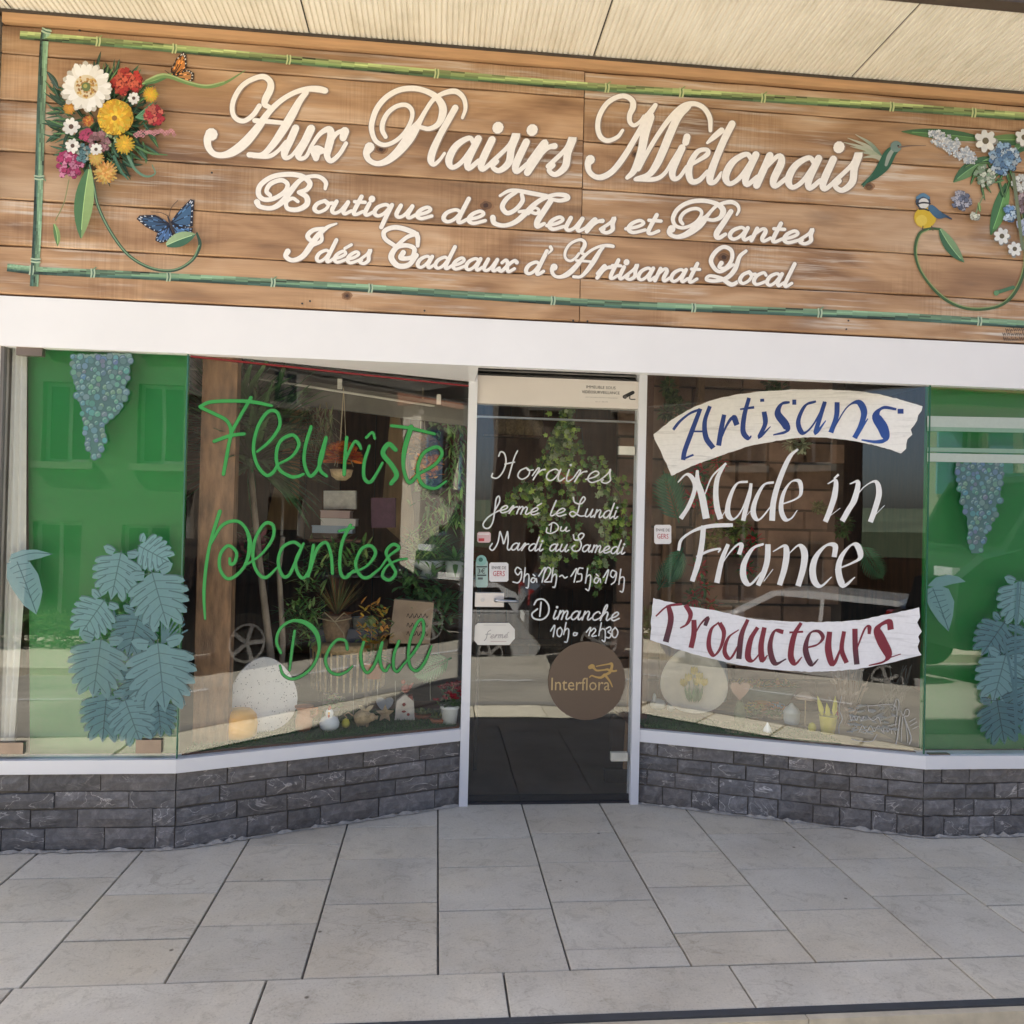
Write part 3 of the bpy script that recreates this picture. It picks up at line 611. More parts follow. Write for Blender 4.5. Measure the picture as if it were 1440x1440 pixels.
prod = scaled([[(62, 132, 14), (120, 82, 18), (195, 70, 18)], [(125, 75, 22), (138, 150, 34), (112, 262, 38)], [(212, 75, 22), (238, 122, 26), (220, 170, 24), (185, 192, 12)], [(255, 150, 28), (255, 220, 32), (240, 292, 32)], [(250, 240, 10), (290, 170, 14), (322, 142, 28), (312, 180, 24)],
  [(382, 162, 18), (342, 200, 22), (330, 280, 26), (355, 330, 22), (390, 290, 20), (407, 215, 24), (385, 165, 22)], [(482, 200, 12), (430, 240, 20), (410, 310, 24), (440, 345, 20), (485, 270, 12)], [(528, 148, 24), (495, 230, 32), (482, 348, 32)],
  [(578, 188, 30), (542, 250, 34), (528, 335, 34), (554, 357, 20), (590, 318, 10)], [(612, 188, 28), (595, 280, 32), (602, 355, 30), (628, 328, 8)], [(708, 212, 26), (662, 208, 22), (640, 290, 30), (665, 370, 28), (722, 348, 12)],
  [(798, 165, 26), (762, 230, 34), (745, 330, 34), (768, 372, 26), (802, 338, 8)], [(738, 214, 14), (808, 210, 14)], [(822, 292, 12), (880, 275, 18), (908, 240, 22), (885, 208, 18), (842, 220, 20), (820, 300, 32), (850, 376, 26), (885, 348, 8)],
  [(942, 210, 30), (935, 300, 38), (960, 376, 28), (1000, 290, 10)], [(1015, 208, 24), (1003, 300, 26), (1028, 368, 24)], [(1070, 195, 30), (1072, 290, 30), (1080, 376, 30)], [(1078, 300, 10), (1120, 195, 14), (1142, 188, 24), (1142, 222, 18)],
  [(1252, 200, 34), (1240, 158, 34), (1185, 192, 40), (1205, 255, 52), (1238, 325, 44), (1215, 362, 20), (1140, 381, 8)], [(1225, 348, 10), (1302, 323, 8)]], 905, 830, 3.6)
fl = Flat(RSP, .0024); [fl.stroke(s, 6, RED, (.045, .012, .03) if i % 3 == 1 else None, nib=(35, .45)) for i, s in enumerate(prod)]; tag(fl.build('painted_word', GPAINT, winR), 'dark red brush word painted on the lower white banner')
made = scaled([[(82, 262, 12), (135, 212, 22), (175, 238, 30), (190, 300, 30), (152, 410, 34), (100, 492, 40)], [(205, 185, 18), (208, 260, 34), (235, 350, 44), (262, 492, 46)], [(252, 340, 8), (300, 225, 14), (388, 142, 26)], [(378, 150, 22), (335, 230, 34), (322, 320, 36), (330, 420, 38), (352, 495, 36)], [(360, 480, 8), (410, 400, 8)],
  [(525, 258, 20), (455, 272, 22), (408, 370, 32), (398, 460, 36), (435, 495, 22), (490, 430, 12), (545, 275, 10)], [(545, 268, 22), (535, 350, 26), (512, 430, 34), (495, 505, 32)], [(520, 470, 6), (545, 440, 6)],
  [(690, 262, 20), (625, 280, 24), (572, 380, 34), (560, 460, 36), (598, 498, 20), (682, 400, 10)], [(842, 52, 22), (788, 105, 36), (728, 240, 40), (688, 380, 40), (678, 505, 40)],
  [(735, 402, 12), (820, 372, 20), (860, 335, 24), (852, 258, 28), (798, 260, 16), (750, 335, 28), (735, 430, 32), (760, 495, 30), (800, 490, 18), (838, 438, 6)],
  [(1030, 272, 12), (1080, 252, 26), (1075, 340, 42), (1048, 430, 42), (1015, 512, 40)], [(1025, 490, 6), (1110, 425, 6)], [(1070, 240, 20), (1100, 212, 22)],
  [(1170, 272, 12), (1222, 262, 30), (1200, 370, 46), (1160, 440, 46), (1122, 508, 44)], [(1200, 362, 8), (1268, 285, 12), (1335, 258, 24), (1355, 330, 40), (1330, 430, 42), (1300, 514, 40)], [(1320, 480, 6), (1390, 408, 6)]], 935, 620, 4.5)
fl = Flat(RSP, .0015); [fl.stroke(s, 6, (.80, .80, .80), nib=(30, .5)) for s in made]; tag(fl.build('painted_word', GPAINT, winR), 'white brush words painted below the upper banner')
fran = scaled([[(95, 245, 22), (118, 165, 28), (215, 100, 36), (330, 72, 40), (475, 66, 34)], [(270, 70, 38), (258, 200, 42), (232, 330, 46), (190, 460, 40)], [(220, 290, 36), (300, 250, 30), (382, 232, 20), (372, 258, 14)],
  [(442, 200, 34), (398, 310, 40), (362, 470, 44)], [(395, 345, 6), (450, 262, 14), (505, 205, 26), (535, 208, 34), (518, 272, 36)], [(690, 198, 26), (612, 232, 34), (552, 340, 46), (552, 440, 44), (598, 480, 30), (680, 390, 14)], [(720, 200, 40), (715, 310, 44), (690, 400, 46), (650, 488, 42)], [(690, 460, 8), (755, 375, 8)],
  [(755, 252, 14), (832, 212, 30), (850, 260, 46), (835, 370, 48), (800, 486, 44)], [(862, 270, 8), (935, 208, 26), (975, 260, 50), (965, 370, 50), (930, 492, 46)], [(1182, 290, 40), (1188, 212, 40), (1128, 208, 30), (1060, 280, 46), (1032, 370, 50), (1045, 460, 44), (1092, 492, 30), (1165, 428, 10)],
  [(1188, 378, 12), (1300, 335, 26), (1365, 290, 40), (1345, 212, 42), (1298, 208, 24), (1232, 290, 42), (1212, 390, 46), (1248, 488, 44), (1328, 430, 10)]], 935, 725, 4.966)
fl = Flat(RSP, .0015); [fl.stroke(s, 6, (.80, .80, .80), nib=(30, .5)) for s in fran]; tag(fl.build('painted_word', GPAINT, winR), 'white brush word painted above the lower banner')
# small hand painted greeting at the lower right of the right window
fl = Flat(RSP, .0015); PW = (.46, .46, .45)
put(fl, scaled([[(960, 300), (1000, 150), (1040, 180), (1040, 320)], [(1070, 330), (1110, 400), (1150, 310), (1200, 320), (1190, 400), (1130, 410)], [(1100, 430), (1085, 620), (1080, 800)], [(1130, 430), (1165, 620), (1180, 820)], [(1200, 500), (1300, 450)], [(1220, 560), (1320, 500)], [(1260, 610), (1340, 570)],
  [(310, 770), (450, 800), (620, 800), (700, 700)], [(150, 100), (110, 300), (160, 450), (110, 560), (110, 680)], [(280, 400), (300, 480), (340, 410), (380, 480), (420, 410), (460, 480), (500, 410)], [(560, 250), (980, 250), (990, 560)], [(560, 250), (570, 330)],
  [(420, 660), (480, 560), (540, 650), (600, 560), (660, 650), (720, 560), (790, 660)], [(800, 600), (810, 680)], [(850, 590), (870, 660), (910, 600), (930, 680)], [(950, 600), (990, 690)], [(560, 420), (640, 480), (720, 430), (760, 520)]], 1170, 970, 11.08), 1.05, PW)
for a, b in ((1262, 1040), (1281, 1041)): put(fl, [[(1268+(a-1270)*.3, 1008), (a, 1036), (a-2, 1046)]], 1.6, PW)
tag(fl.build('painted_greeting', GPAINT, winR), 'small white hand painted greeting with a figure in a bath')
fl = Flat(RSP, .0012)
for i in range(70):     # thinly wiped paint behind the greeting
    x = rnd.uniform(1190, 1258); y = rnd.uniform(992, 1030); fl.stroke([(x, y), (x+rnd.uniform(4, 12), y+rnd.uniform(-3, 3))], 2.2, (.42, .44, .43), cap=False, per=2)
fl.build('wiped_paint', paint_mat('wiped_white', .8, .45), winR)

# frosted film decals, painted reflection bands ----------------------------------------------------------
FC = (.165, .30, .325); FC2 = (.10, .20, .23); FV = (.06, .13, .15); FH = (.26, .43, .45)
def monstera(fl, x, y, L, ang, col=FC, cuts=6, w=.52):
    a = math.radians(ang); d = np.array([math.cos(a), -math.sin(a)]); s = np.array([-d[1], d[0]]); O = np.array([x, y]); Wd = L*w
    f_ = rnd.uniform(.88, 1.18); col = tuple(v*f_ for v in col); dk = tuple(v*.52 for v in col)
    P = []          # solid middle of the blade, heart shaped
    for i in range(25):
        t = 2*math.pi*i/24; r = 1-.16*math.cos(t)
        P.append(tuple(O+d*L*(.44+.44*math.cos(t))+s*Wd*.58*math.sin(t)*r))
    fl.poly(P, col)
    prof = [.72, .96, 1.0, .92, .74, .48]
    for side in (-1, 1):
        for i in range(cuts):
            t = .02+i*.145; f = prof[i]; sw = .02+.22*(i/cuts)+(.06 if i else -.10); hw = L*.084
            root = O+d*L*t+s*side*Wd*.30; tip = O+d*L*(t+sw)+s*side*Wd*f; e = tip-root; e = e/np.linalg.norm(e); nn = np.array([-e[1], e[0]])*side; mid = root+(tip-root)*.62
            fl.poly([tuple(root-nn*hw*.9), tuple(mid-nn*hw*1.05), tuple(tip-nn*hw*.35), tuple(tip+e*L*.035), tuple(tip+nn*hw*.55), tuple(mid+nn*hw*1.0), tuple(root+nn*hw*.9)], col)
            fl.stroke([tuple(O+d*L*max(0, t-.02)), tuple(root+(tip-root)*.75)], 1.0, dk, cap=False, per=2)
            fl.stroke([tuple(root+nn*hw*1.0), tuple(mid+nn*hw*1.12), tuple(tip+nn*hw*.8)], 1.8, dk, cap=False, per=2)
    fl.poly([tuple(O+d*L*.84-s*Wd*.22), tuple(O+d*L*1.06), tuple(O+d*L*.84+s*Wd*.22)], col)
    fl.stroke([tuple(O-d*L*.06), tuple(O+d*L*.98)], 1.5, dk, cap=False)
def grapes(fl, rows, r, col):
    L_ = [(x0-2+rnd.uniform(-1.5, 1.5), y) for y, x0, x1 in rows]; R_ = [(x1+2+rnd.uniform(-1.5, 1.5), y) for y, x0, x1 in rows]
    for i in range(len(rows)-1): fl.poly([L_[i], L_[i+1], R_[i+1], R_[i]], tuple(v*.62 for v in col))
    for y, x0, x1 in rows:
        n = max(1, int((x1-x0)/(r*1.5)))
        for i in range(n+1):
            if rnd.random() < .06: continue
            x = x0+(x1-x0)*i/max(1, n)+rnd.uniform(-3, 3); yy = y+rnd.uniform(-3, 3); c = tuple(v*rnd.uniform(.65, 1.15) for v in col); rr = r*rnd.uniform(.72, 1.1)
            fl.disc(x, yy, rr, tuple(v*.55 for v in col), 9, rnd.uniform(.85, 1.15), rnd.random()); fl.disc(x-.3, yy-.4, rr*.78, c, 9, rnd.uniform(.85, 1.1))
            if rnd.random() < .5: fl.stroke([(x-rr*.5, yy), (x-rr*.3, yy-rr*.45), (x+rr*.2, yy-rr*.5)], 1.0, (.30, .43, .40), cap=False, per=2)
fl = Flat(FRONT, -.004)
fl = Flat(Plane((0, YF, 0), (0, -1, 0)), .0005)
rowsL = []
for i in range(20):
    y = 503+i*7.2; f = i/19; rowsL.append((y, [104, 104, 103, 105, 106, 106, 110, 110, 112, 114, 118, 118, 119, 121, 121, 122, 123, 124, 126, 131][i], [180, 181, 179, 178, 177, 176, 174, 176, 175, 170, 168, 166, 150, 146, 145, 144, 145, 143, 142, 136][i]))
for (x, y) in [(104+i*6.2, 500+rnd.uniform(-1, 2)) for i in range(13)]: fl.disc(x, y, 4, (.22, .33, .30), 8)
grapes(fl, rowsL, 5.4, FC)
fl.build('grape_decal', FROST, winL)
LV = [(126, 860, 70, -92, 0), (190, 985, 80, -80, 1), (150, 1000, 74, -115, 1), (122, 1025, 62, 240, 0)]
fl = Flat(FRONT, .0005)
mons = [(205, 935, 64, -100, FC2), (150, 975, 66, -95, FC2), (222, 985, 50, -85, FC2), (176, 985, 62, -70, FC), (196, 862, 62, -105, FC2), (196, 768, 48, -28, FC), (170, 778, 64, -102, FC), (214, 806, 78, -74, FC),
        (146, 845, 58, -125, FC), (142, 900, 78, -98, FC), (222, 905, 92, -84, FC)]
[fl.stroke(st_p, 3.2, FC2) for st_p in ([(182, 790), (186, 860), (190, 960), (196, 1036)], [(228, 800), (216, 900), (206, 1036)], [(160, 860), (184, 930), (196, 1020)], [(150, 910), (180, 960), (200, 1036)], [(236, 880), (236, 960), (214, 1036)])]
for a_ in range(7): fl.stroke([(228, 905), (228+math.cos(.4+a_*.2)*38, 905-math.sin(.4+a_*.2)*48)], 2.6, FC2)
for x, y, L, a, c in mons: monstera(fl, x, y, L, a, c)
fl.build('leaf_decal', FROST, winL)
fl = Flat(FRONT, .0005)
for P in ([(12, 790), (16, 779), (32, 773), (52, 773), (74, 779), (56, 785), (38, 789)], [(10, 792), (26, 786), (42, 790), (54, 808), (60, 832), (56, 850), (51, 864), (34, 852), (18, 830), (9, 812)]):
    fl.poly(P, FC)
for i in range(7): t = i/7; fl.stroke([(24+t*26, 794+t*62), (24+t*26+16*(1-t*.5), 792+t*50)], .9, FV); fl.stroke([(24+t*26, 794+t*62), (24+t*26-10*(1-t*.6), 800+t*44)], .9, FV)
fl.stroke([(24, 790), (36, 820), (51, 862)], 1.4, FV); fl.stroke([(16, 786), (45, 778), (73, 779)], 1.2, FV)
fl.build('leaf_decal', FROST, winL)
fl = Flat(FRONT, .0005)
rowsR = [(652+i*7, [1347, 1346, 1347, 1348, 1350, 1350, 1353, 1354, 1357, 1358, 1360, 1362, 1362, 1363, 1365, 1363, 1364, 1367, 1368][i], [1408, 1409, 1408, 1408, 1407, 1405, 1406, 1405, 1400, 1398, 1399, 1396, 1392, 1388, 1384, 1383, 1381, 1380, 1376][i]) for i in range(19)]
grapes(fl, rowsR, 5.0, FC); fl.build('grape_decal', FROST, winR)
fl = Flat(FRONT, .0005)
for P in ([(1304, 824), (1316, 812), (1334, 808), (1348, 811), (1358, 818), (1340, 821), (1322, 826)], [(1304, 828), (1320, 823), (1334, 828), (1342, 846), (1340, 866), (1334, 888), (1320, 874), (1308, 856), (1302, 842)]): fl.poly(P, FC)
for i in range(6): t = i/6; fl.stroke([(1312+t*20, 830+t*50), (1312+t*20+14*(1-t*.5), 830+t*40)], .9, FV); fl.stroke([(1312+t*20, 830+t*50), (1312+t*20-8*(1-t*.6), 836+t*34)], .9, FV)
fl.stroke([(1312, 828), (1324, 858), (1334, 886)], 1.3, FV)
for x, y, L, a, c in [(1436, 818, 60, -95, FC), (1412, 876, 54, -125, FC2), (1450, 890, 62, -100, FC2), (1414, 922, 66, -105, FC), (1450, 960, 70, -85, FC2), (1402, 985, 60, -80, FC2)]: monstera(fl, x, y, L, a, c)
fl.stroke([(1432, 820), (1428, 900), (1430, 1040)], 3.5, FC2); fl.stroke([(1412, 900), (1424, 960), (1430, 1040)], 3.2, FC2)
fl.build('leaf_decal', FROST, winR)
fl = Flat(FRONT, .001)  # pale reflected bands, painted as flat strips on the right side pane
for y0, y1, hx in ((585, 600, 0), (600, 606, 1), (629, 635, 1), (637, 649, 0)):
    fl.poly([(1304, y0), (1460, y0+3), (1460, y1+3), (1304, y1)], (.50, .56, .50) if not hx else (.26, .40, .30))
fl.build('reflection_stripe', paint_mat('reflection_stripe_paint', .5, .85), winR)

# =================================================================== DOOR AND ITS FRAME
df = thing('door_frame', 'white aluminium door frame between the two shop windows', 'door frame', (.6, 0, 0))
B().bb(.142, .186, -.03, .05, 0, 2.30).build('post', ALU, df)
B().bb(1.024, 1.066, -.03, .05, 0, 2.30).build('post', ALU, df)
B().bb(.1862, 1.0238, -.012, .05, 2.045, 2.188).build('header_box', CREAM, df)
q = B()
for i in range(5): q.box((.605, .035+i*.002, 2.205+i*.022), (.836, .03, .006), rx=.5)
q.build('vent_louver', mat('grey_louver', (.20, .19, .18), .5, .3, 12), df)
q = B(); q.bb(.1863, 1.0237, .055, .075, 2.045, 2.34); q.build('back_board', mat('black_gap', (.02, .017, .015), .8), df)
q = B(); q.bb(.1862, 1.0238, -.008, .06, .0005, .012); q.build('threshold', mat('black_threshold', (.03, .03, .035), .5), df)
FONT_OK = True
def text_mesh(name, s, loc_px, plane, size, m, parent, off=.0015, align='CENTER', sx=1.0, shear=0):
    cu = bpy.data.curves.new(name, 'FONT'); cu.body = s; cu.size = size; cu.align_x = align; cu.align_y = 'CENTER'; cu.shear = shear; cu.resolution_u = 2
    tmp = bpy.data.objects.new('tmp', cu); COL.objects.link(tmp); dg = bpy.context.evaluated_depsgraph_get(); me = bpy.data.meshes.new_from_object(tmp.evaluated_get(dg))
    bpy.data.objects.remove(tmp); bpy.data.curves.remove(cu)
    p = plane.at(*loc_px, off) if len(loc_px) == 2 else np.array(loc_px); xa = np.cross([0, 0, 1.], plane.n); xa /= np.linalg.norm(xa)
    for v in me.vertices: x, y = v.co.x*sx, v.co.y; w = p+xa*x+np.array([0, 0, 1.])*y; v.co = w
    return link(name, me, m, parent)
HB = Plane((0, -.012, 0), (0, -1, 0)); INK = mat('black_print', (.035, .03, .028), .6); GREYP = mat('grey_print', (.30, .28, .26), .6)
sg = thing('security_sign', 'small printed video surveillance notice on the cream box over the door', 'sign', tuple(HB.at(855, 552, .001)))
a = HB.at(815, 539); c = HB.at(893, 569); q = B(); q.bb(a[0], c[0]+.004, -.0135, -.0125, c[2]+.006, a[2]); q.build('label_backing', mat('sticker_white', (.74, .69, .63), .5, .02), sg)
text_mesh('printed_line', 'IMMEUBLE SOUS', (845, 545), HB, .021, INK, sg, .003, sx=1.02); text_mesh('printed_line', 'VIDÉOSURVEILLANCE', (845, 552), HB, .021, INK, sg, .003, sx=.98)
text_mesh('printed_line', 'pour la protection des biens et des personnes', (846, 559), HB, .009, GREYP, sg, .003, sx=1.0); text_mesh('printed_line', 'loi n° 95-73', (846, 565), HB, .009, GREYP, sg, .003, sx=1.5)
fl = Flat(HB, .003); fl.stroke([(878, 558), (890, 552)], 5, (.02, .02, .02)); fl.disc(879, 558.5, 2.6, (.10, .09, .09)); fl.stroke([(886, 556), (886, 561), (893, 561.5)], 1.3, (.02, .02, .02)); fl.build('camera_pictogram', PAINT, sg)

door = thing('shop_door', 'clear glass shop door carrying white handwritten opening hours', 'door', (1.02, 0, 0))
q = B(); q.bb(.1885, 1.0215, -.002, .008, .014, 2.043); q.build('glass_leaf', DGLASS, door)
q = B(); q.bb(.1887, 1.0213, .0, .010, .0125, .045); q.build('bottom_rail', mat('black_rail', (.02, .02, .022), .4), door)
q = B(); q.bb(.1885, 1.0215, .012, .03, 1.975, 1.985); q.build('closer_track', mat('brushed_steel', (.5, .5, .5), .3, metal=1), door)
def rect_px(pl, x0, y0, x1, y1, yo0, yo1, name, m, parent):
    a = pl.at(x0, y0); c = pl.at(x1, y1); q = B(); q.bb(a[0], c[0], yo0, yo1, c[2], a[2]); return q.build(name, m, parent)
rect_px(DOOR, 668, 833, 708, 853, -.022, .02, 'lock_case', CREAM, door)
STEEL = mat('satin_steel', (.55, .55, .57), .28, .05, metal=1)
hp = DOOR.at(696, 843); he = DOOR.at(727, 844)
B().tube([(hp[0], -.02, hp[2]), (hp[0], -.052, hp[2]), (hp[0]+.012, -.058, hp[2]), (he[0], -.058, he[2])], [.009, .009, .008, .007], 10).build('lever_handle', STEEL, door, True)
hk = DOOR.at(678, 843); B().tube([(hk[0], -.0215, hk[2]), (hk[0], -.029, hk[2])], .010, 12).build('lock_cylinder', STEEL, door)
rect_px(DOOR, 859, 1058, 882, 1069.5, -.012, .02, 'hinge_clamp', mat('cream_clamp', (.62, .60, .50), .4), door)
rect_px(DOOR, 870, 627.5, 892, 640, -.012, .02, 'hinge_clamp', mat('cream_clamp', (.62, .60, .50), .4), door)
WH = (.74, .74, .72); fl = Flat(DOOR, .0035)
o1 = (670, 620, 6.545)
put(fl, scaled([[(205, 140), (222, 102), (258, 118), (272, 200), (240, 290), (190, 342), (142, 332), (148, 300)], [(378, 92), (350, 150), (320, 250), (295, 342)], [(262, 215), (310, 203), (352, 195)]], *o1), 2.0, WH)
write(fl, 'oraires', 724.5, 673.5, 861, 680, 16.5, 2.0, WH, .25, .1)
put(fl, scaled([[(170, 640), (212, 560), (208, 510), (182, 535), (168, 640), (152, 740), (120, 798), (78, 802), (62, 765), (105, 705), (170, 662), (210, 640)]], *o1), 2.0, WH)
write(fl, 'ermé', 701, 720.8, 757, 724.5, 10.5, 2.0, WH, .35, .1); write(fl, 'le', 771, 725, 795, 726.5, 11.5, 2.0, WH, .35, .1)
put(fl, scaled([[(892, 520), (905, 565), (960, 580), (1000, 540), (985, 515), (955, 560), (930, 660), (885, 695), (858, 670), (890, 650), (950, 690), (1000, 688)]], *o1), 2.0, WH)
write(fl, 'undi', 820.5, 726.5, 868, 729.5, 11, 2.0, WH, .3, .1)
put(fl, scaled([[(692, 765), (682, 835)], [(650, 800), (645, 840), (690, 850), (745, 820), (750, 780), (710, 752), (668, 775)]], *o1), 1.8, WH); write(fl, 'u', 786, 746.5, 800, 747.5, 6, 1.8, WH, .2, .1)
put(fl, scaled([[(145, 945), (122, 985), (152, 1005), (195, 940), (215, 840)], [(218, 835), (240, 900), (252, 945), (285, 835)], [(288, 838), (292, 920), (285, 985), (300, 1005), (325, 980)]], *o1), 2.0, WH)
write(fl, 'ardi', 717, 773.4, 763, 775, 10, 2.0, WH, .3, .1); write(fl, 'au', 771, 774.5, 799, 776, 10, 2.0, WH, .3, .1)
put(fl, scaled([[(892, 865), (905, 910), (960, 905), (990, 865), (965, 850), (938, 880), (965, 950), (945, 1005), (900, 1015), (878, 985), (905, 960)]], *o1), 2.0, WH)
write(fl, 'amedi', 817, 775.5, 878, 779.5, 10, 2.0, WH, .3, .1)
o2 = (660, 780, 6.26)
put(fl, scaled([[(455, 130), (422, 112), (403, 145), (428, 178), (458, 145), (456, 205), (430, 246), (385, 240)], [(492, 115), (478, 240)], [(480, 200), (508, 170), (525, 190), (518, 285), (500, 290)], [(585, 212), (558, 205), (542, 232), (565, 244), (588, 210), (594, 242)], [(562, 175), (577, 188)],
  [(612, 188), (668, 112), (640, 242)], [(662, 160), (690, 112), (718, 140), (690, 205), (662, 238), (722, 238)], [(738, 118), (722, 240)], [(725, 205), (752, 172), (768, 192), (755, 280), (735, 285)], [(795, 192), (818, 182), (840, 205), (862, 195)], [(895, 190), (945, 122), (922, 242)],
  [(1000, 120), (965, 120), (955, 168), (988, 172), (985, 225), (945, 240)], [(1042, 120), (1022, 250)], [(1026, 205), (1055, 178), (1070, 200), (1052, 310), (1025, 302)], [(1145, 212), (1115, 203), (1098, 235), (1122, 250), (1148, 212), (1156, 245)], [(1118, 172), (1136, 188)], [(1180, 200), (1226, 132), (1198, 250)],
  [(1292, 152), (1258, 138), (1243, 180), (1268, 200), (1296, 158), (1282, 232), (1250, 262)], [(1334, 128), (1316, 262)], [(1320, 215), (1348, 195), (1364, 220), (1352, 322), (1328, 322)]], *o2), 1.9, WH)
put(fl, scaled([[(632, 420), (620, 542)], [(600, 478), (552, 520), (570, 562), (640, 570), (692, 525), (698, 450), (655, 395), (598, 398), (570, 440)]], *o2), 2.3, WH)
write(fl, 'imanche', 775.5, 870.5, 870, 873, 12, 2.2, WH, .3, .1)
put(fl, scaled([[(715, 672), (752, 622), (738, 722)], [(802, 640), (775, 662), (775, 708), (800, 720), (818, 672), (802, 640)], [(852, 598), (830, 702)], [(836, 675), (860, 650), (876, 672), (862, 762), (838, 768)], [(945, 690), (922, 688), (918, 710), (942, 708), (952, 690)], [(1030, 682), (1068, 640), (1052, 712)],
  [(1072, 672), (1098, 648), (1112, 670), (1078, 716), (1118, 714)], [(1162, 600), (1140, 712)], [(1145, 675), (1172, 652), (1196, 672), (1192, 762), (1168, 752)], [(1203, 652), (1238, 635), (1245, 662), (1220, 680), (1248, 702), (1232, 732), (1198, 724)], [(1285, 640), (1258, 672), (1262, 720), (1290, 726), (1308, 680), (1285, 640)]], *o2), 1.9, WH)
fl.build('painted_opening_hours', GPAINT, door)
# stickers and disc
st = thing('round_sticker', 'brown round florist network sticker low on the door glass', 'sticker', tuple(DOOR.at(825, 957, .004)))
dc = DOOR.at(825, 957); dr = np.linalg.norm(DOOR.at(879, 957)-dc); q = B(); n = 56
q.prism([(dc[0]+dr*math.cos(2*math.pi*i/n), -.0045, dc[2]+dr*math.sin(2*math.pi*i/n)) for i in range(n)][::-1], (0, .002, 0)); q.build('disc', mat('brown_vinyl', (.115, .075, .05), .38, .05, 4), st)
GOLD = (.48, .31, .10); text_mesh('lettering', 'Interflora', (816, 963), DOOR, .094, mat('gold_print', (.50, .36, .17), .5), st, .0062, sx=.88)
fl = Flat(DOOR, .0062); o3 = (760, 900, 11.077)
put(fl, scaled([[(770, 425, 60), (810, 410, 70), (835, 440, 40), (880, 475, 30), (980, 468, 26), (1050, 460, 34), (1085, 500, 40), (1010, 545, 40)], [(870, 410, 16), (960, 392, 20), (1060, 375, 24), (1105, 370, 44), (1115, 410, 40), (1100, 470, 46), (1140, 485, 30), (1180, 478, 30)],
  [(1000, 545, 50), (940, 585, 36), (860, 575, 26), (800, 555, 22), (765, 580, 16)], [(1010, 550, 40), (1050, 600, 34), (1090, 660, 26), (1120, 730, 16)]], *o3), 2.5, GOLD); fl.build('running_figure_emblem', PAINT, st)
def sticker(name, label, pl, x0, y0, x1, y1, c, cat='sticker'):
    t = thing(name, label, cat, tuple(pl.at((x0+x1)/2, (y0+y1)/2, .003))); fl = Flat(pl, .003); r = 2.2
    P = [(x0+r, y0), (x1-r, y0), (x1, y0+r), (x1, y1-r), (x1-r, y1), (x0+r, y1), (x0, y1-r), (x0, y0+r)]; fl.poly(P, c); fl.build('label_backing', PAINT, t); return t
REDI = mat('red_print', (.45, .03, .06), .6); BLK = mat('dark_print', (.04, .03, .04), .6)
t = sticker('square_sticker', 'white square sticker with red letters left of the morning hours on the door', DOOR, 688, 791, 715, 818, (.70, .68, .68))
text_mesh('printed_line', 'ENVIE DE', (701.5, 798.5), DOOR, .022, BLK, t, .0045, sx=.82); text_mesh('printed_line', 'GERS', (701.5, 807), DOOR, .038, REDI, t, .0045, sx=.72)
t = sticker('square_sticker', 'white square sticker with red letters at the left edge of the right window', RSP, 920, 738, 944, 765, (.70, .68, .68))
text_mesh('printed_line', 'ENVIE DE', (932, 745.5), RSP, .021, BLK, t, .0045, sx=.82); text_mesh('printed_line', 'GERS', (932, 754.5), RSP, .036, REDI, t, .0045, sx=.72)
t = sticker('payment_sticker', 'pale green card payment sticker above the door lock', DOOR, 669, 788, 686, 826, (.34, .47, .43))
fl = Flat(DOOR, .0035); fl.disc(677, 788, 7.5, (.22, .42, .38), 14); fl.disc(676, 787, 3.2, (.03, .12, .10), 10); fl.poly([(670, 796), (685, 796), (685, 798), (670, 798)], (.05, .07, .07)); fl.poly([(671, 808), (684, 808), (684, 810), (671, 810)], (.05, .07, .07)); fl.poly([(672, 812), (679, 812), (679, 815), (672, 815)], (.08, .1, .1)); fl.build('printed_mark', PAINT, t)
text_mesh('printed_line', '3€', (677, 803.5), DOOR, .036, BLK, t, .005)
t = sticker('small_sticker', 'small pink and white sticker at the door edge beside the second line of hours', DOOR, 671, 748, 690, 763, (.62, .42, .42))
fl = Flat(DOOR, .004); fl.poly([(673, 757), (681, 757), (681, 761), (673, 761)], (.5, .05, .06)); fl.poly([(672, 750), (688, 750), (688, 752), (672, 752)], (.7, .66, .64)); fl.build('printed_mark', PAINT, t)
# closed plate
t = thing('closed_plate', 'white eight sided closed plate below the door handle', 'sign', tuple(DOOR.at(695, 892, .01)))
oct_ = [(668, 880), (672, 876), (716, 876), (724, 885), (724, 898), (716, 907), (672, 907), (667, 901)]; q = B(); q.prism([tuple(DOOR.at(x, y, .012)) for x, y in oct_][::-1], (0, .008, 0)); q.build('plate', mat('enamel_white', (.70, .68, .62), .3, .05, 12), t)
fl = Flat(DOOR, .0125); put(fl, [[(681, 901), (684, 897), (686, 889), (690, 886)], [(683, 892), (690, 891.5)]], 1.0, (.32, .31, .30)); write(fl, 'ermé', 689, 897.5, 714, 897, 5, .9, (.40, .36, .35), .3, .1); fl.stroke([(680, 879), (712, 879)], .6, (.5, .48, .45), cap=False); fl.stroke([(690, 902), (712, 902)], .6, (.45, .3, .3), cap=False); fl.build('printed_script', PAINT, t)

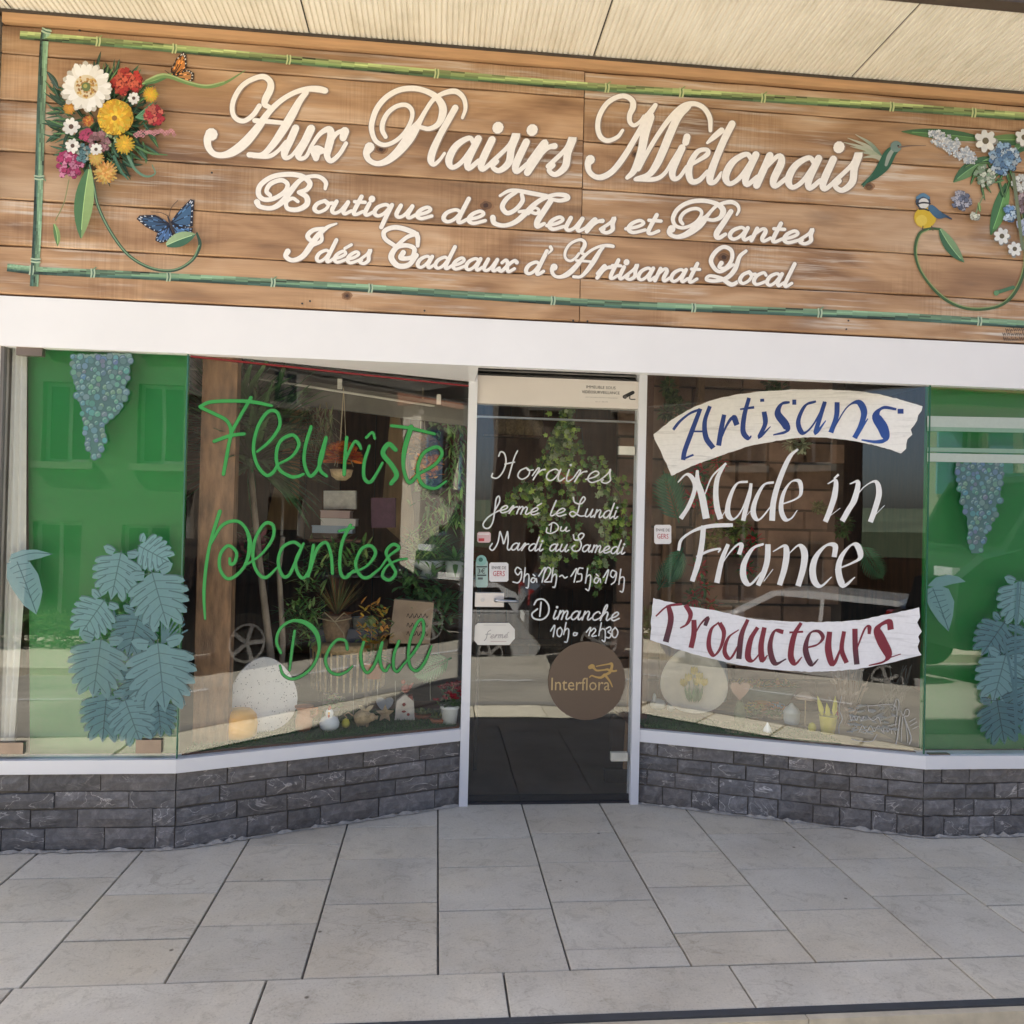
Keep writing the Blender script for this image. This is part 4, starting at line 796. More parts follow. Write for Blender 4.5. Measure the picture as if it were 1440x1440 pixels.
# =================================================================== FASCIA, SIGN, CANOPY
fa = thing('fascia', 'plain white fascia band between the painted sign and the shop windows', 'fascia', (0, YF, ZF))
q = B(); q.bb(-3.6, 4.4, YF-.018, YF+.03, ZF, 2.352); q.build('fascia_panel', WHITE, fa)
q = B(); q.prism([(LC[0]+.03, YF+.031, 2.150), (LD[0]+.02, YF+.031, 2.150), (LD[0]+.02, -.02, 2.150)], (0, 0, .012)); q.build('recess_ceiling', WHITE, fa)
q = B(); q.prism([(RD[0]-.02, YF+.031, 2.31), (RC[0], YF+.031, 2.31), (RD[0]-.02, .03, 2.31)], (0, 0, .012)); q.build('recess_ceiling', WHITE, fa)
q = B(); q.bb(LD[0]-.01, RD[0]+.01, YF+.031, .0, 2.31, 2.322); q.build('recess_ceiling', WHITE, fa)
# sign
ZT, ZB = 3.552, 2.359
sign = thing('painted_sign', 'long wooden plank sign painted with cream script, bamboo and flowers', 'sign', (0, YF, ZB))
q = B(); q.bb(-1.895, 3.6, YF-.004, YF+.03, ZB-.004, ZT); q.build('backing_board', mat('sign_groove', (.085, .04, .02), .8, .2, 10), sign)
def zof(x, y): return SIGN.at(x, y)[2]
jz = [zof(10, 413), zof(8, 345), zof(8, 280), zof(9, 212), zof(10, 140), zof(10, 75), ZT-.045]
jz[0] = ZB
for i in range(6):
    for (xa, xb) in ((-1.89, .6165), (.6205, 3.6)):
        dz = -.004 if xa > 0 else 0
        bm = bmesh.new(); z0, z1 = jz[i]+.003+(dz if i else 0), jz[i+1]-.003+dz
        ns = 22; rows = []
        for (yy, z, wv) in ((YF-.004, z0, 0), (YF-.016, z0+.0005, 1), (YF-.020, z0+.005, 1), (YF-.020, z1-.004, 1), (YF-.017, z1, 1), (YF-.004, z1, 0)):
            rows.append([bm.verts.new((xa+(xb-xa)*k/ns, yy, z+wv*.0018*math.sin(k*1.7+i*2+z*9))) for k in range(ns+1)])
        for a, b in zip(rows[:-1], rows[1:]):
            for k in range(ns): bm.faces.new((a[k], a[k+1], b[k+1], b[k]))
        bm.faces.new([r[0] for r in rows]); bm.faces.new([r[-1] for r in rows][::-1])
        me = bpy.data.meshes.new('plank'); bm.to_mesh(me); bm.free(); link('plank', me, PLANK, sign)
q = B(); q.bb(-1.885, 3.6, YF-.034, YF-.004, ZT-.042, ZT-.001); q.build('top_batten', mat('orange_batten', (.47, .27, .135), .55, .2, 6, stretch=(.6, 1, 8)), sign)
for x, y in ((806, 451), (826, 452), (436, 423.5), (597, 437), (112, 43), (1193, 451), (1190, 463), (298, 243), (425, 427)):
    p = SIGN.at(x, y); q = B(); q.tube([(p[0], p[1]+.001, p[2]), (p[0], p[1]-.002, p[2])], .0045, 8); q.build('screw', mat('dark_screw', (.04, .04, .04)), sign)
# knots
for x, y, r in ((683, 289, 6), (488, 416, 4), (536, 210, 5), (1018, 362, 5.5), (893, 217, 4), (1222, 262, 4)):
    fl = Flat(SIGN, .0004)
    for k, c in ((1.6, (.30, .16, .08)), (1.1, (.16, .085, .045)), (.55, (.06, .03, .02))): fl.disc(x, y, r*k, c, 12, 1.2, rnd.random(), .18)
    fl.build('wood_knot', PAINT, sign)
# bamboo frame (painted)
BG = [(.34, .40, .16), (.52, .56, .28), (.24, .32, .12), (.12, .20, .07), (.07, .12, .06)]
BG2 = [(.20, .32, .20), (.44, .54, .38), (.17, .29, .17), (.07, .15, .11), (.045, .09, .07)]
def bamboo(fl, pts, w, pal, nodes, flip=False):
    C = catmull(pts, 16); n = len(C)
    off = [-.36, -.16, .06, .25, .41]; ww = [.26, .24, .26, .22, .2]
    L = [0]
    for a, b in zip(C[:-1], C[1:]): L.append(L[-1]+math.hypot(*(b-a)))
    for j in range(5):
        for i in range(n-1):
            t = C[i+1]-C[i]; t = t/np.linalg.norm(t); nn = np.array([-t[1], t[0]])*(1 if not flip else -1); c = pal[[1, 0, 2, 3, 4][j]] if j else pal[0]
            ph = math.sin(L[i]/37+j)*.22+math.sin(L[i]/11+j*2)*.14+rnd.uniform(-.12, .12); c = tuple(max(0, v*(1+ph*2)) for v in c); h = w*ww[j]/2+.25; a = C[i]+nn*w*off[j]; b = C[i+1]+nn*w*off[j]+t*.8
            fl.poly([tuple(a-nn*h), tuple(b-nn*h), tuple(b+nn*h), tuple(a+nn*h)], c)
    for f in nodes:
        i = min(n-2, int(f*(n-1))); t = C[i+1]-C[i]; t = t/np.linalg.norm(t); nn = np.array([-t[1], t[0]])
        for k, c, s in ((-2.6, pal[1], .56), (-.4, pal[3], .46), (1.6, pal[1], .54)):
            p = C[i]+t*k; fl.stroke([tuple(p-nn*w*s), tuple(p+t*.8), tuple(p+nn*w*s)], 2.2, c, per=3)
        if rnd.random() < .4: fl.stroke([tuple(C[i]-nn*w*.5), tuple(C[i]-nn*w*.8+t*4)], 1.6, pal[2], per=2)
for nm, pts, w, pal, nodes in (('a', [(28, 49), (200, 64), (480, 91), (780, 118), (1000, 133), (1240, 149), (1470, 166)], 11, BG, (.115, .2, .30, .415, .555, .64, .72, .85, .93)),
                               ('b', [(10, 376), (60, 381), (210, 388), (480, 403), (850, 427), (1240, 444), (1470, 458)], 10.5, BG2, (.14, .27, .36, .455, .53, .64, .72, .80, .93)),
                               ('c', [(66, 40), (62, 62), (58, 150), (55, 250), (52, 330), (48, 402)], 11.5, BG2, (.05, .60, .9))):
    fl = Flat(SIGN, .0015+(.0006 if nm == 'c' else 0)); bamboo(fl, pts, w, pal, nodes); fl.build('painted_bamboo', PAINT, sign)
# lettering
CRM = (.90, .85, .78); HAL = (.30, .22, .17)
A_ = [[(112, 648, 118), (78, 695, 74), (88, 770, 60), (140, 828, 52), (225, 838, 58), (325, 800, 82), (430, 715, 88), (540, 585, 74), (640, 445, 56), (755, 335, 48), (880, 262, 46), (1000, 230, 52), (1100, 232, 60), (1160, 245, 56)],
      [(555, 385, 46), (495, 470, 46), (410, 525, 44), (335, 498, 44), (305, 425, 44), (322, 320, 46), (392, 205, 46), (490, 140, 46), (590, 116, 50), (652, 160, 56), (655, 230, 66), (612, 320, 66), (605, 372, 54), (655, 400, 38)],
      [(985, 262, 50), (925, 340, 62), (855, 465, 78), (775, 600, 78), (680, 740, 66), (580, 835, 50), (460, 835, 50)], [(510, 520, 44), (640, 530, 42), (770, 542, 38)], [(500, 848, 36), (640, 850, 40), (725, 800, 36), (800, 715, 36)]]
X_ = [[(888, 590, 68), (840, 700, 70), (790, 800, 72), (792, 862, 46), (850, 845, 34), (925, 750, 34), (985, 650, 30)], [(1030, 595, 76), (970, 720, 76), (915, 820, 70), (928, 868, 44), (985, 850, 36), (1040, 745, 36), (1115, 640, 42), (1195, 600, 60), (1215, 660, 72), (1192, 760, 72), (1178, 845, 58), (1215, 892, 46), (1290, 830, 40), (1352, 730, 38)],
      [(1340, 620, 82), (1325, 680, 66)], [(1345, 605, 40), (1265, 640, 42), (1205, 720, 46)], [(1160, 800, 40), (1080, 800, 104), (1075, 865, 60)]]
P_ = [[(158, 815, 112), (122, 885, 78), (150, 958, 62), (240, 1000, 58), (350, 970, 78), (470, 875, 98), (585, 735, 118), (665, 610, 106), (722, 520, 62), (790, 400, 48), (870, 285, 50), (960, 222, 50), (1070, 188, 60), (1150, 198, 60), (1218, 270, 52), (1236, 380, 44), (1202, 485, 34)],
      [(338, 700, 46), (300, 620, 54), (312, 520, 56), (372, 420, 52), (470, 352, 50), (570, 342, 50), (632, 400, 50), (630, 500, 46), (560, 640, 46), (450, 745, 48), (330, 790, 50), (232, 750, 52), (186, 650, 56), (184, 540, 62), (240, 380, 62), (350, 250, 62), (500, 170, 62), (660, 155, 62), (800, 188, 62), (905, 250, 72), (972, 340, 84), (980, 440, 86), (930, 555, 64), (830, 608, 52), (735, 592, 48)]]
big = scaled(A_+X_, 280, 90, 6.545)
bigP = scaled(P_+[[(1122, 372, 72), (1050, 500, 72), (950, 680, 72), (872, 850, 82), (848, 958, 80), (880, 1010, 50), (945, 960, 38), (1000, 885, 34)]], 500, 105, 8.0)
bigM = scaled([[(108, 752, 96), (84, 800, 66), (98, 872, 54), (160, 925, 52), (240, 925, 60), (340, 862, 60), (450, 722, 60), (560, 540, 56), (635, 410, 56), (700, 300, 64), (768, 200, 46)],
  [(436, 455, 32), (385, 522, 40), (290, 560, 46), (218, 528, 50), (185, 440, 50), (197, 320, 50), (262, 200, 50), (350, 132, 50), (450, 107, 50), (530, 150, 56), (540, 222, 60), (507, 300, 52), (510, 372, 46), (552, 405, 40), (612, 368, 36), (652, 310, 32)],
  [(705, 320, 108), (662, 480, 92), (630, 650, 82), (590, 780, 78), (540, 880, 62), (482, 935, 42)], [(595, 850, 46), (680, 690, 46), (790, 505, 46), (900, 352, 52), (1000, 250, 62), (1080, 200, 62), (1170, 187, 50), (1260, 232, 50), (1318, 330, 50), (1325, 458, 38)],
  [(1098, 212, 66), (1000, 315, 78), (920, 480, 82), (850, 650, 82), (780, 800, 76), (700, 905, 60), (575, 948, 46)], [(565, 952, 40), (760, 950, 46), (862, 890, 40), (940, 762, 34), (1015, 645, 40)],
  [(1038, 632, 72), (985, 750, 72), (940, 870, 70), (952, 940, 58), (1010, 930, 40), (1085, 825, 40)], [(1088, 520, 70), (1074, 578, 70)],
  [(1085, 830, 30), (1200, 762, 40), (1292, 700, 50), (1290, 652, 42), (1200, 668, 50), (1130, 770, 62), (1105, 880, 70), (1132, 970, 60), (1210, 962, 50), (1295, 870, 38)]], 815, 120, 7.2)
bigl = scaled([[(400, 82, 58), (340, 200, 58), (275, 350, 58), (228, 480, 62), (222, 550, 52), (265, 548, 36), (315, 480, 30)], [(200, 235, 22), (250, 190, 44), (315, 135, 50)]], 960, 160, 5.76)
def amap(strokes, bx, to, ox, oy, k, ws):
    """fit a capital into another box (crop units)"""
    (X0, Y0, X1, Y1), (x0, y0, x1, y1) = bx, to; sx = (x1-x0)/(X1-X0); sy = (y1-y0)/(Y1-Y0)
    return [[(ox+(x0+(p[0]-X0)*sx)/k, oy+(y0+(p[1]-Y0)*sy)/k, p[2]*ws/k) for p in s] for s in strokes]
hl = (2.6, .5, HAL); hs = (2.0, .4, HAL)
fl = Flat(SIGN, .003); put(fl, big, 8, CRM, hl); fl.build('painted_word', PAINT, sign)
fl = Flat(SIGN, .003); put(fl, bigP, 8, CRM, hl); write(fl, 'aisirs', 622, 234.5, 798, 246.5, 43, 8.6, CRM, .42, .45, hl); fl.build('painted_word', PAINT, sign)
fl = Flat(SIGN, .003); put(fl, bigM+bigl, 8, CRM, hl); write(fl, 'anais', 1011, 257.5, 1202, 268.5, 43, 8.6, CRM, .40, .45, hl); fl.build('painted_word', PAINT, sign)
Bc = [[(62, 272, 48), (88, 308, 36), (180, 318, 36), (262, 268, 46), (330, 180, 46), (400, 102, 36), (480, 72, 30), (550, 76, 32), (598, 118, 34), (594, 168, 26)], [(165, 220, 32), (137, 185, 34), (170, 130, 35), (250, 102, 35), (300, 132, 35), (280, 190, 35), (200, 242, 36), (120, 252, 36), (75, 212, 40), (90, 140, 40), (180, 76, 38), (300, 56, 38), (410, 70, 40), (474, 122, 42), (452, 172, 38), (388, 196, 32)],
      [(390, 197, 32), (448, 232, 42), (450, 290, 44), (380, 330, 38), (302, 322, 34), (292, 272, 32), (340, 243, 28), (382, 268, 26)]]
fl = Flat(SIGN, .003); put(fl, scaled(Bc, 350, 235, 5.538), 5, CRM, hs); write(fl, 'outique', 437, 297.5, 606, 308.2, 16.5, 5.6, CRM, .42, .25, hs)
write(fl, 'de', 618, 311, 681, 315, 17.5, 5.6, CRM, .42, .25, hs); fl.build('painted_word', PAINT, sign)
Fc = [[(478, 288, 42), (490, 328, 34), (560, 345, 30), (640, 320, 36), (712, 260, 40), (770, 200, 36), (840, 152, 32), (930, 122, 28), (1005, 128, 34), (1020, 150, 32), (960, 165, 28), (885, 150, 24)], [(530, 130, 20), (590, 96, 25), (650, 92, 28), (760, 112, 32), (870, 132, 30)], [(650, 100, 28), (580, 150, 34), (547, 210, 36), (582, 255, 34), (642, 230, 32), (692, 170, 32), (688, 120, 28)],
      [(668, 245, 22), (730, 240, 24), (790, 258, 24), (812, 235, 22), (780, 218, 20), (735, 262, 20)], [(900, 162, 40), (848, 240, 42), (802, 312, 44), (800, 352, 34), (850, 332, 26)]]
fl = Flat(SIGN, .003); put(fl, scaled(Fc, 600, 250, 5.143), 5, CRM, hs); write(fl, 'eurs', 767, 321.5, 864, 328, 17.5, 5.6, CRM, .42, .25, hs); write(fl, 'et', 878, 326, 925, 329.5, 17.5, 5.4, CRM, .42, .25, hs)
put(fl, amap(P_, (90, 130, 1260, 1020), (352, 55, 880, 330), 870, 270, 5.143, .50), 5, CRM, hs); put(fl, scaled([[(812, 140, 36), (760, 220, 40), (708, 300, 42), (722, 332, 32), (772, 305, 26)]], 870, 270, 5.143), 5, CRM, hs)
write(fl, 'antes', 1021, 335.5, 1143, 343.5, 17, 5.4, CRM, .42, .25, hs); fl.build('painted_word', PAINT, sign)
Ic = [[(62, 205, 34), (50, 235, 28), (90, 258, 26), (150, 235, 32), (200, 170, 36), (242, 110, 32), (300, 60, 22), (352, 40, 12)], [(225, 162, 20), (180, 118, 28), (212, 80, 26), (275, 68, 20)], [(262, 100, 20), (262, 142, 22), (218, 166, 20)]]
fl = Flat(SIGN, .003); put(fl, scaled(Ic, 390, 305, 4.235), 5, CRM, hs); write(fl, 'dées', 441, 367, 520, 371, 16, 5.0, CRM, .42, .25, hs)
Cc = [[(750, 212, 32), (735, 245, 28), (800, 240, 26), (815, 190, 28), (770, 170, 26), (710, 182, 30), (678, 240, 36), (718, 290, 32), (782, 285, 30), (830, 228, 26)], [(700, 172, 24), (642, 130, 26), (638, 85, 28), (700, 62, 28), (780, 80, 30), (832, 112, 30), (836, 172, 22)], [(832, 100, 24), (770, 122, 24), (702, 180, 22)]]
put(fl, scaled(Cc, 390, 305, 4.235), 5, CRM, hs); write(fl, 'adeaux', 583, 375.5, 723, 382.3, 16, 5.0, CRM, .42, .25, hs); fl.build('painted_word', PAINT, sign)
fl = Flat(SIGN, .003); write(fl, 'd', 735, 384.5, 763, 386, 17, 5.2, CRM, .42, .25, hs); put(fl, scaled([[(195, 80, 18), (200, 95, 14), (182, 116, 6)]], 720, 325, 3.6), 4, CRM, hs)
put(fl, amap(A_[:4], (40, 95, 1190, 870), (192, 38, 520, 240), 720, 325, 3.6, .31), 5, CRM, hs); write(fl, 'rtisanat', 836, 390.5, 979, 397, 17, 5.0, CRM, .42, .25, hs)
Lc = [[(1060, 162, 24), (1048, 182, 16), (1080, 186, 18), (1112, 145, 20), (1110, 98, 20), (1070, 80, 20), (1026, 110, 22), (1008, 158, 22), (1050, 205, 18), (1120, 170, 16)], [(1185, 100, 16), (1152, 130, 20), (1130, 190, 24), (1090, 235, 22), (1030, 252, 18), (985, 245, 18), (1002, 226, 16), (1060, 240, 20), (1110, 270, 22), (1150, 252, 16)]]
put(fl, scaled(Lc, 720, 325, 3.6), 5, CRM, hs); write(fl, 'ocal', 1036, 398, 1112, 403, 17, 5.0, CRM, .42, .25, hs); fl.build('painted_word', PAINT, sign)

# painted flowers and animals ----------------------------------------------
def jit(c, v=.2): f = 1+rnd.uniform(-v, v); return tuple(min(1, x*f) for x in c)
DG, MG, LG = (.025, .06, .035), (.09, .19, .07), (.24, .36, .13)
def blade(fl, x, y, ang, L, w, c1, c2, bend=0):
    a = math.radians(ang); P = []; Lf = []; Rt = []
    for i in range(9):
        t = i/8; aa = a+math.radians(bend)*t; P.append((x, y)); ww = w/2*math.sin(math.pi*min(1, t*.93+.06))**.8
        Lf.append((x-math.sin(aa)*-ww*-1, y-math.cos(aa)*ww)); Rt.append((x+math.sin(aa)*ww, y+math.cos(aa)*ww)); x += math.cos(aa)*L/8; y -= math.sin(aa)*L/8
    for i in range(8):
        t = i/8; cu = tuple(c1[k]*(1-t*.3) for k in range(3))
        fl.poly([Lf[i], Lf[i+1], P[i+1], P[i]], cu); fl.poly([P[i], P[i+1], Rt[i+1], Rt[i]], c2)
    fl.stroke(P[:-1], .8, tuple(min(1, v*1.7) for v in c1), cap=False, per=2)
def floret(fl, x, y, r, n, cols, dot):
    for i in range(n):
        a = rnd.random()*6.28; d = r*math.sqrt(rnd.random()); xx, yy = x+math.cos(a)*d, y+math.sin(a)*d; fl.disc(xx+.4, yy+.6, dot*1.2, tuple(v*.35 for v in cols[0]), 6); fl.petals(xx, yy, dot*1.2, 4, [jit(rnd.choice(cols), .25)], .9, .0, rnd.random()*3)
def mum(fl, x, y, r, cols, rings=5):
    for k in range(rings): f = 1-k/rings*.86; fl.petals(x, y, r*f, max(6, int(20*f)), [tuple(min(1, v*(0.72+.36*(k/rings)+rnd.uniform(-.12, .12))) for v in c) for c in cols for _ in range(4)], 4.2/max(6, 20*f), .1, rnd.random())
fl = Flat(SIGN, .0024)
for i in range(300):
    a = rnd.random()*6.28; d = rnd.random()**.6; x, y = 143+math.cos(a)*d*66, 170+math.sin(a)*d*70; blade(fl, x, y, math.degrees(-a)+rnd.uniform(-50, 50), rnd.uniform(16, 34), rnd.uniform(2.2, 6), rnd.choice([DG, MG, (.05, .12, .07)]), rnd.choice([DG, (.04, .10, .05), MG]), rnd.uniform(-30, 30))
for a in range(100, 60, -9): blade(fl, 142, 135, a, 48, 3, MG, LG, -15)
for i in range(26): blade(fl, 190, 165, rnd.uniform(-20, 40), rnd.uniform(20, 40), 2.5, (.10, .24, .12), (.05, .14, .08), 10)
blade(fl, 82, 125, 115, 30, 8, (.05, .09, .08), DG, 20); blade(fl, 200, 118, 15, 45, 9, LG, MG, 10)
fl.stroke([(126, 232, 3.5), (132, 262, 4), (138, 290, 4.5), (155, 325, 4.5), (180, 358, 4.5), (212, 377, 4.5), (245, 380, 4.5), (270, 366, 4.5), (281, 345, 5), (277, 328, 3)], 4, (.03, .075, .045)); fl.stroke([(126, 232, 1), (132, 262, 1.3), (138, 290, 1.6), (155, 325, 1.6), (180, 358, 1.6), (212, 376, 1.6), (245, 379, 1.6), (270, 365, 1.6), (280, 345, 1.6)], 1.5, (.20, .32, .18))
blade(fl, 125, 238, -100, 98, 27, (.30, .44, .17), (.07, .17, .07), 8); blade(fl, 234, 345, 25, 44, 20, (.34, .48, .26), (.05, .14, .08), -10)
fl.stroke([(190, 205, 3), (210, 215, 3), (235, 218, 1.5)], 3, MG); fl.stroke([(160, 220, 4), (170, 240, 4), (180, 252, 2)], 4, (.06, .16, .10)); fl.stroke([(180, 220, 4), (190, 238, 4), (205, 248, 3), (218, 244, 2), (214, 232, 1.5)], 3, (.12, .24, .16))
fl.stroke([(97, 253, 1.5), (90, 285, 1.5), (78, 310, 1.5)], 1.5, (.22, .24, .10)); blade(fl, 76, 315, -70, 32, 9, LG, MG, -25)
fl.stroke([(205, 115, 4), (225, 107, 7), (240, 108, 6), (265, 117, 5), (290, 122, 5), (315, 117, 4), (345, 99, 1)], 4, (.16, .27, .09)); fl.stroke([(205, 113, 1.5), (225, 105, 2.5), (240, 106, 2), (265, 115, 2), (290, 120, 2), (315, 115, 1.5)], 2, (.36, .46, .20))
floret(fl, 178, 115, 19, 60, [(.40, .03, .02), (.55, .10, .05)], 4); floret(fl, 217, 163, 13, 34, [(.34, .02, .03), (.50, .12, .08)], 3.6); floret(fl, 97, 232, 18, 50, [(.34, .03, .11), (.55, .20, .32)], 3.6)
floret(fl, 120, 215, 14, 30, [(.10, .20, .22), (.3, .34, .3)], 2.6); floret(fl, 155, 190, 14, 34, [(.12, .22, .10), (.30, .38, .20)], 2.6); floret(fl, 122, 192, 9, 20, [(.40, .05, .12)], 3.2); floret(fl, 140, 200, 14, 30, [(.36, .18, .20), (.22, .1, .10)], 3)
for i in range(26): x = 190+i*2.2; fl.petals(x, 188+rnd.uniform(-4, 4)-(i*.1), 3.2, 4, [jit((.50, .22, .24))], .8)
mum(fl, 148, 243, 18, [(.60, .27, .05), (.72, .42, .12)]); mum(fl, 135, 222, 12, [(.60, .38, .09)]); mum(fl, 98, 152, 10, [(.60, .28, .04)]); mum(fl, 124, 170, 9, [(.60, .30, .04), (.45, .10, .02)])
mum(fl, 175, 203, 15, [(.70, .42, .03)]); mum(fl, 212, 133, 12, [(.68, .42, .03)], 4); fl.disc(162, 165, 25, (.60, .34, .03), 24, wob=.05); floret(fl, 162, 165, 22, 120, [(.66, .38, .02), (.80, .54, .06)], 3.4); mum(fl, 162, 165, 25, [(.72, .42, .02), (.80, .52, .05)], 7); fl.disc(161, 166, 4, (.30, .14, .02), 8)
for x, y, r in ((100, 178, 13), (102, 205, 11), (135, 210, 9), (188, 138, 9)): fl.petals(x, y, r, 9, [(.78, .76, .70), (.66, .64, .60)], .55, .1, rnd.random()); fl.disc(x, y, r*.28, (.10, .06, .04), 8)
fl.petals(121, 123, 36, 22, [(.55, .52, .45)], .33, .3, .1); fl.petals(121, 122, 35, 22, [(.82, .80, .75), (.76, .73, .66)], .31, .3); fl.disc(121, 122, 17, (.66, .56, .38), 18)
for k in range(70): a = rnd.random()*6.28; d = 6+rnd.random()*10; fl.disc(121+math.cos(a)*d, 122+math.sin(a)*d, 1.7, rnd.choice([(.45, .25, .06), (.30, .15, .05), (.60, .38, .10)]), 6)
fl.disc(121, 122, 6.5, (.13, .17, .06), 12); fl.disc(120, 121, 3, (.40, .36, .10), 8)
fl.build('painted_bouquet', PAINT, sign)
def tri_wing(fl, c, pts, base, edge, spots):
    fl.poly(pts, edge); cx = sum(p[0] for p in pts)/len(pts)*.75+c[0]*.25; cy = sum(p[1] for p in pts)/len(pts)*.75+c[1]*.25; P2 = [(cx+(x-cx)*.76, cy+(y-cy)*.76) for x, y in pts]; fl.poly(P2, base)
    n = len(pts)
    for i in range(1, n-1):
        p = pts[i]; r = pts[i+1] if i+1 < n else p; fl.stroke([c, ((c[0]+p[0]*5)/6, (c[1]+p[1]*5)/6)], 1.3, edge, cap=False, per=2)
        for f in (.25, .75):
            q = (p[0]*(1-f)+r[0]*f, p[1]*(1-f)+r[1]*f); fl.stroke([(q[0]*.93+cx*.07, q[1]*.93+cy*.07), (q[0]*.80+cx*.20, q[1]*.80+cy*.20)], 1.5, spots, per=2, cap=False)
    for k in range(5): t = .3+.1*k; p = pts[1+k % (n-2)]; fl.stroke([(c[0]+(p[0]-c[0])*t, c[1]+(p[1]-c[1])*t), (c[0]+(p[0]-c[0])*(t+.15), c[1]+(p[1]-c[1])*(t+.15))], 1.4, tuple(min(1, v*1.9+.02) for v in base), cap=False, per=2)
fl = Flat(SIGN, .0042)
c = (239, 315)
tri_wing(fl, c, [(239, 315), (218, 302), (196, 303), (192, 308), (205, 319), (220, 327), (238, 328)], (.035, .085, .17), (.012, .015, .03), (.62, .66, .72)); tri_wing(fl, c, [(239, 315), (252, 296), (268, 280), (273, 282), (272, 300), (271, 318), (258, 322)], (.05, .12, .23), (.012, .015, .03), (.62, .66, .72))
tri_wing(fl, c, [(239, 318), (222, 326), (218, 338), (226, 342), (238, 338), (244, 330)], (.07, .15, .32), (.012, .015, .03), (.45, .55, .7)); tri_wing(fl, c, [(240, 318), (252, 322), (271, 320), (270, 328), (256, 334), (246, 330)], (.10, .22, .42), (.012, .015, .03), (.45, .55, .7))
fl.stroke([(236, 305, 2), (240, 315, 3.4), (246, 328, 2)], 3, (.05, .04, .04)); fl.stroke([(237, 304), (226, 299), (212, 298)], .8, (.05, .04, .04)); fl.stroke([(238, 304), (241, 292), (250, 282)], .8, (.05, .04, .04)); fl.build('painted_butterfly', PAINT, sign)
fl = Flat(SIGN, .0042); c = (243, 108)
tri_wing(fl, c, [(243, 108), (240, 98), (248, 82), (258, 72), (262, 78), (263, 92), (256, 106)], (.55, .20, .04), (.03, .015, .01), (.75, .70, .62)); tri_wing(fl, c, [(244, 109), (256, 100), (266, 98), (273, 103), (272, 113), (262, 118), (252, 114)], (.52, .24, .08), (.03, .015, .01), (.75, .70, .62))
fl.stroke([(240, 106, 2), (246, 110, 2.4)], 2, (.03, .02, .02)); fl.stroke([(240, 105), (232, 99)], .8, (.05, .04, .04)); fl.build('painted_butterfly', PAINT, sign)
fl = Flat(SIGN, .0046)
for x, y, w in ((1186, 200, 3), (1192, 194, 3), (1203, 189, 3), (1196, 206, 3), (1204, 214, 4), (1210, 222, 4)): fl.stroke([(1240, 224, 7), ((1240+x)/2+4, (222+y)/2-2, 5), (x, y, .6)], w, rnd.choice([(.10, .20, .13), (.28, .34, .22), (.40, .40, .30)]), (.45, .46, .36))
fl.stroke([(1262, 208, 9), (1252, 216, 16), (1243, 232, 17), (1230, 247, 10), (1212, 260, 2)], 12, (.03, .13, .08), (.02, .09, .05)); fl.stroke([(1256, 210, 5), (1250, 220, 6), (1246, 232, 4)], 5, (.30, .34, .30))
fl.disc(1260, 206, 8, (.16, .24, .22), 14); fl.stroke([(1264, 207, 2.6), (1280, 205, 1.4), (1302, 204.5, .7)], 1.4, (.18, .13, .11)); fl.disc(1263, 205, 1.3, (.01, .01, .01), 8); fl.stroke([(1226, 246), (1214, 262)], 2.5, (.05, .14, .09)); fl.disc(1222, 264, 3.5, (.16, .09, .04), 8); fl.build('painted_hummingbird', PAINT, sign)
fl = Flat(SIGN, .0042)
fl.stroke([(1440, 300, 4), (1443, 340, 4), (1441, 380, 4), (1425, 415, 4), (1400, 432, 4), (1360, 434, 4), (1325, 418, 4), (1297, 385, 4), (1287, 355, 4), (1292, 330, 4), (1306, 322, 4), (1322, 322, 3)], 4, (.05, .11, .04)); fl.stroke([(1437, 300), (1440, 340), (1438, 380), (1423, 413), (1400, 430), (1360, 432), (1326, 416), (1298, 384), (1289, 355), (1294, 331), (1306, 323)], 1.3, (.28, .36, .14))
blade(fl, 1322, 322, -62, 58, 17, (.22, .36, .18), (.05, .14, .07), 18); fl.stroke([(1425, 404), (1413, 408), (1400, 412)], 5, (.07, .18, .09)); fl.disc(1401, 412, 4, (.12, .26, .12), 8)
fl.disc(1301, 306, 15, (.62, .42, .03), 16, 1.05); fl.disc(1296, 310, 8, (.70, .52, .08), 12); fl.stroke([(1310, 293, 10), (1320, 302, 11), (1330, 304, 4), (1338, 308, 2)], 9, (.06, .15, .26), (.02, .04, .08)); fl.disc(1298, 283, 10.5, (.04, .06, .10), 14); fl.disc(1299, 286, 7.5, (.66, .66, .64), 12)
fl.stroke([(1290, 278, 4), (1298, 274, 5), (1306, 278, 4)], 4, (.10, .22, .34)); fl.stroke([(1289, 287, 2), (1298, 285, 2.4), (1308, 286, 2)], 2, (.02, .02, .03)); fl.disc(1291, 286, 2, (.03, .03, .03), 6); fl.stroke([(1306, 296), (1300, 294), (1293, 294)], 2.2, (.02, .02, .03)); fl.stroke([(1298, 318), (1297, 324)], 1.4, (.12, .08, .05)); fl.stroke([(1310, 318), (1312, 324)], 1.4, (.12, .08, .05)); fl.build('painted_blue_tit', PAINT, sign)
fl = Flat(SIGN, .0024)
blade(fl, 1385, 196, 172, 118, 15, (.10, .22, .08), (.05, .13, .06), 6); blade(fl, 1390, 196, -2, 66, 16, (.15, .27, .10), (.06, .15, .07), 4); blade(fl, 1392, 222, 205, 62, 20, (.16, .32, .14), (.05, .14, .07), 20); blade(fl, 1416, 258, -104, 76, 21, (.16, .36, .12), (.06, .17, .07), -8); blade(fl, 1425, 215, 40, 50, 18, (.15, .3, .14), (.05, .14, .07), 5)
for i in range(30): blade(fl, 1390+rnd.uniform(-20, 45), 240+rnd.uniform(-15, 15), rnd.uniform(180, 300), rnd.uniform(14, 30), 4, jit(MG), jit(DG), 10)
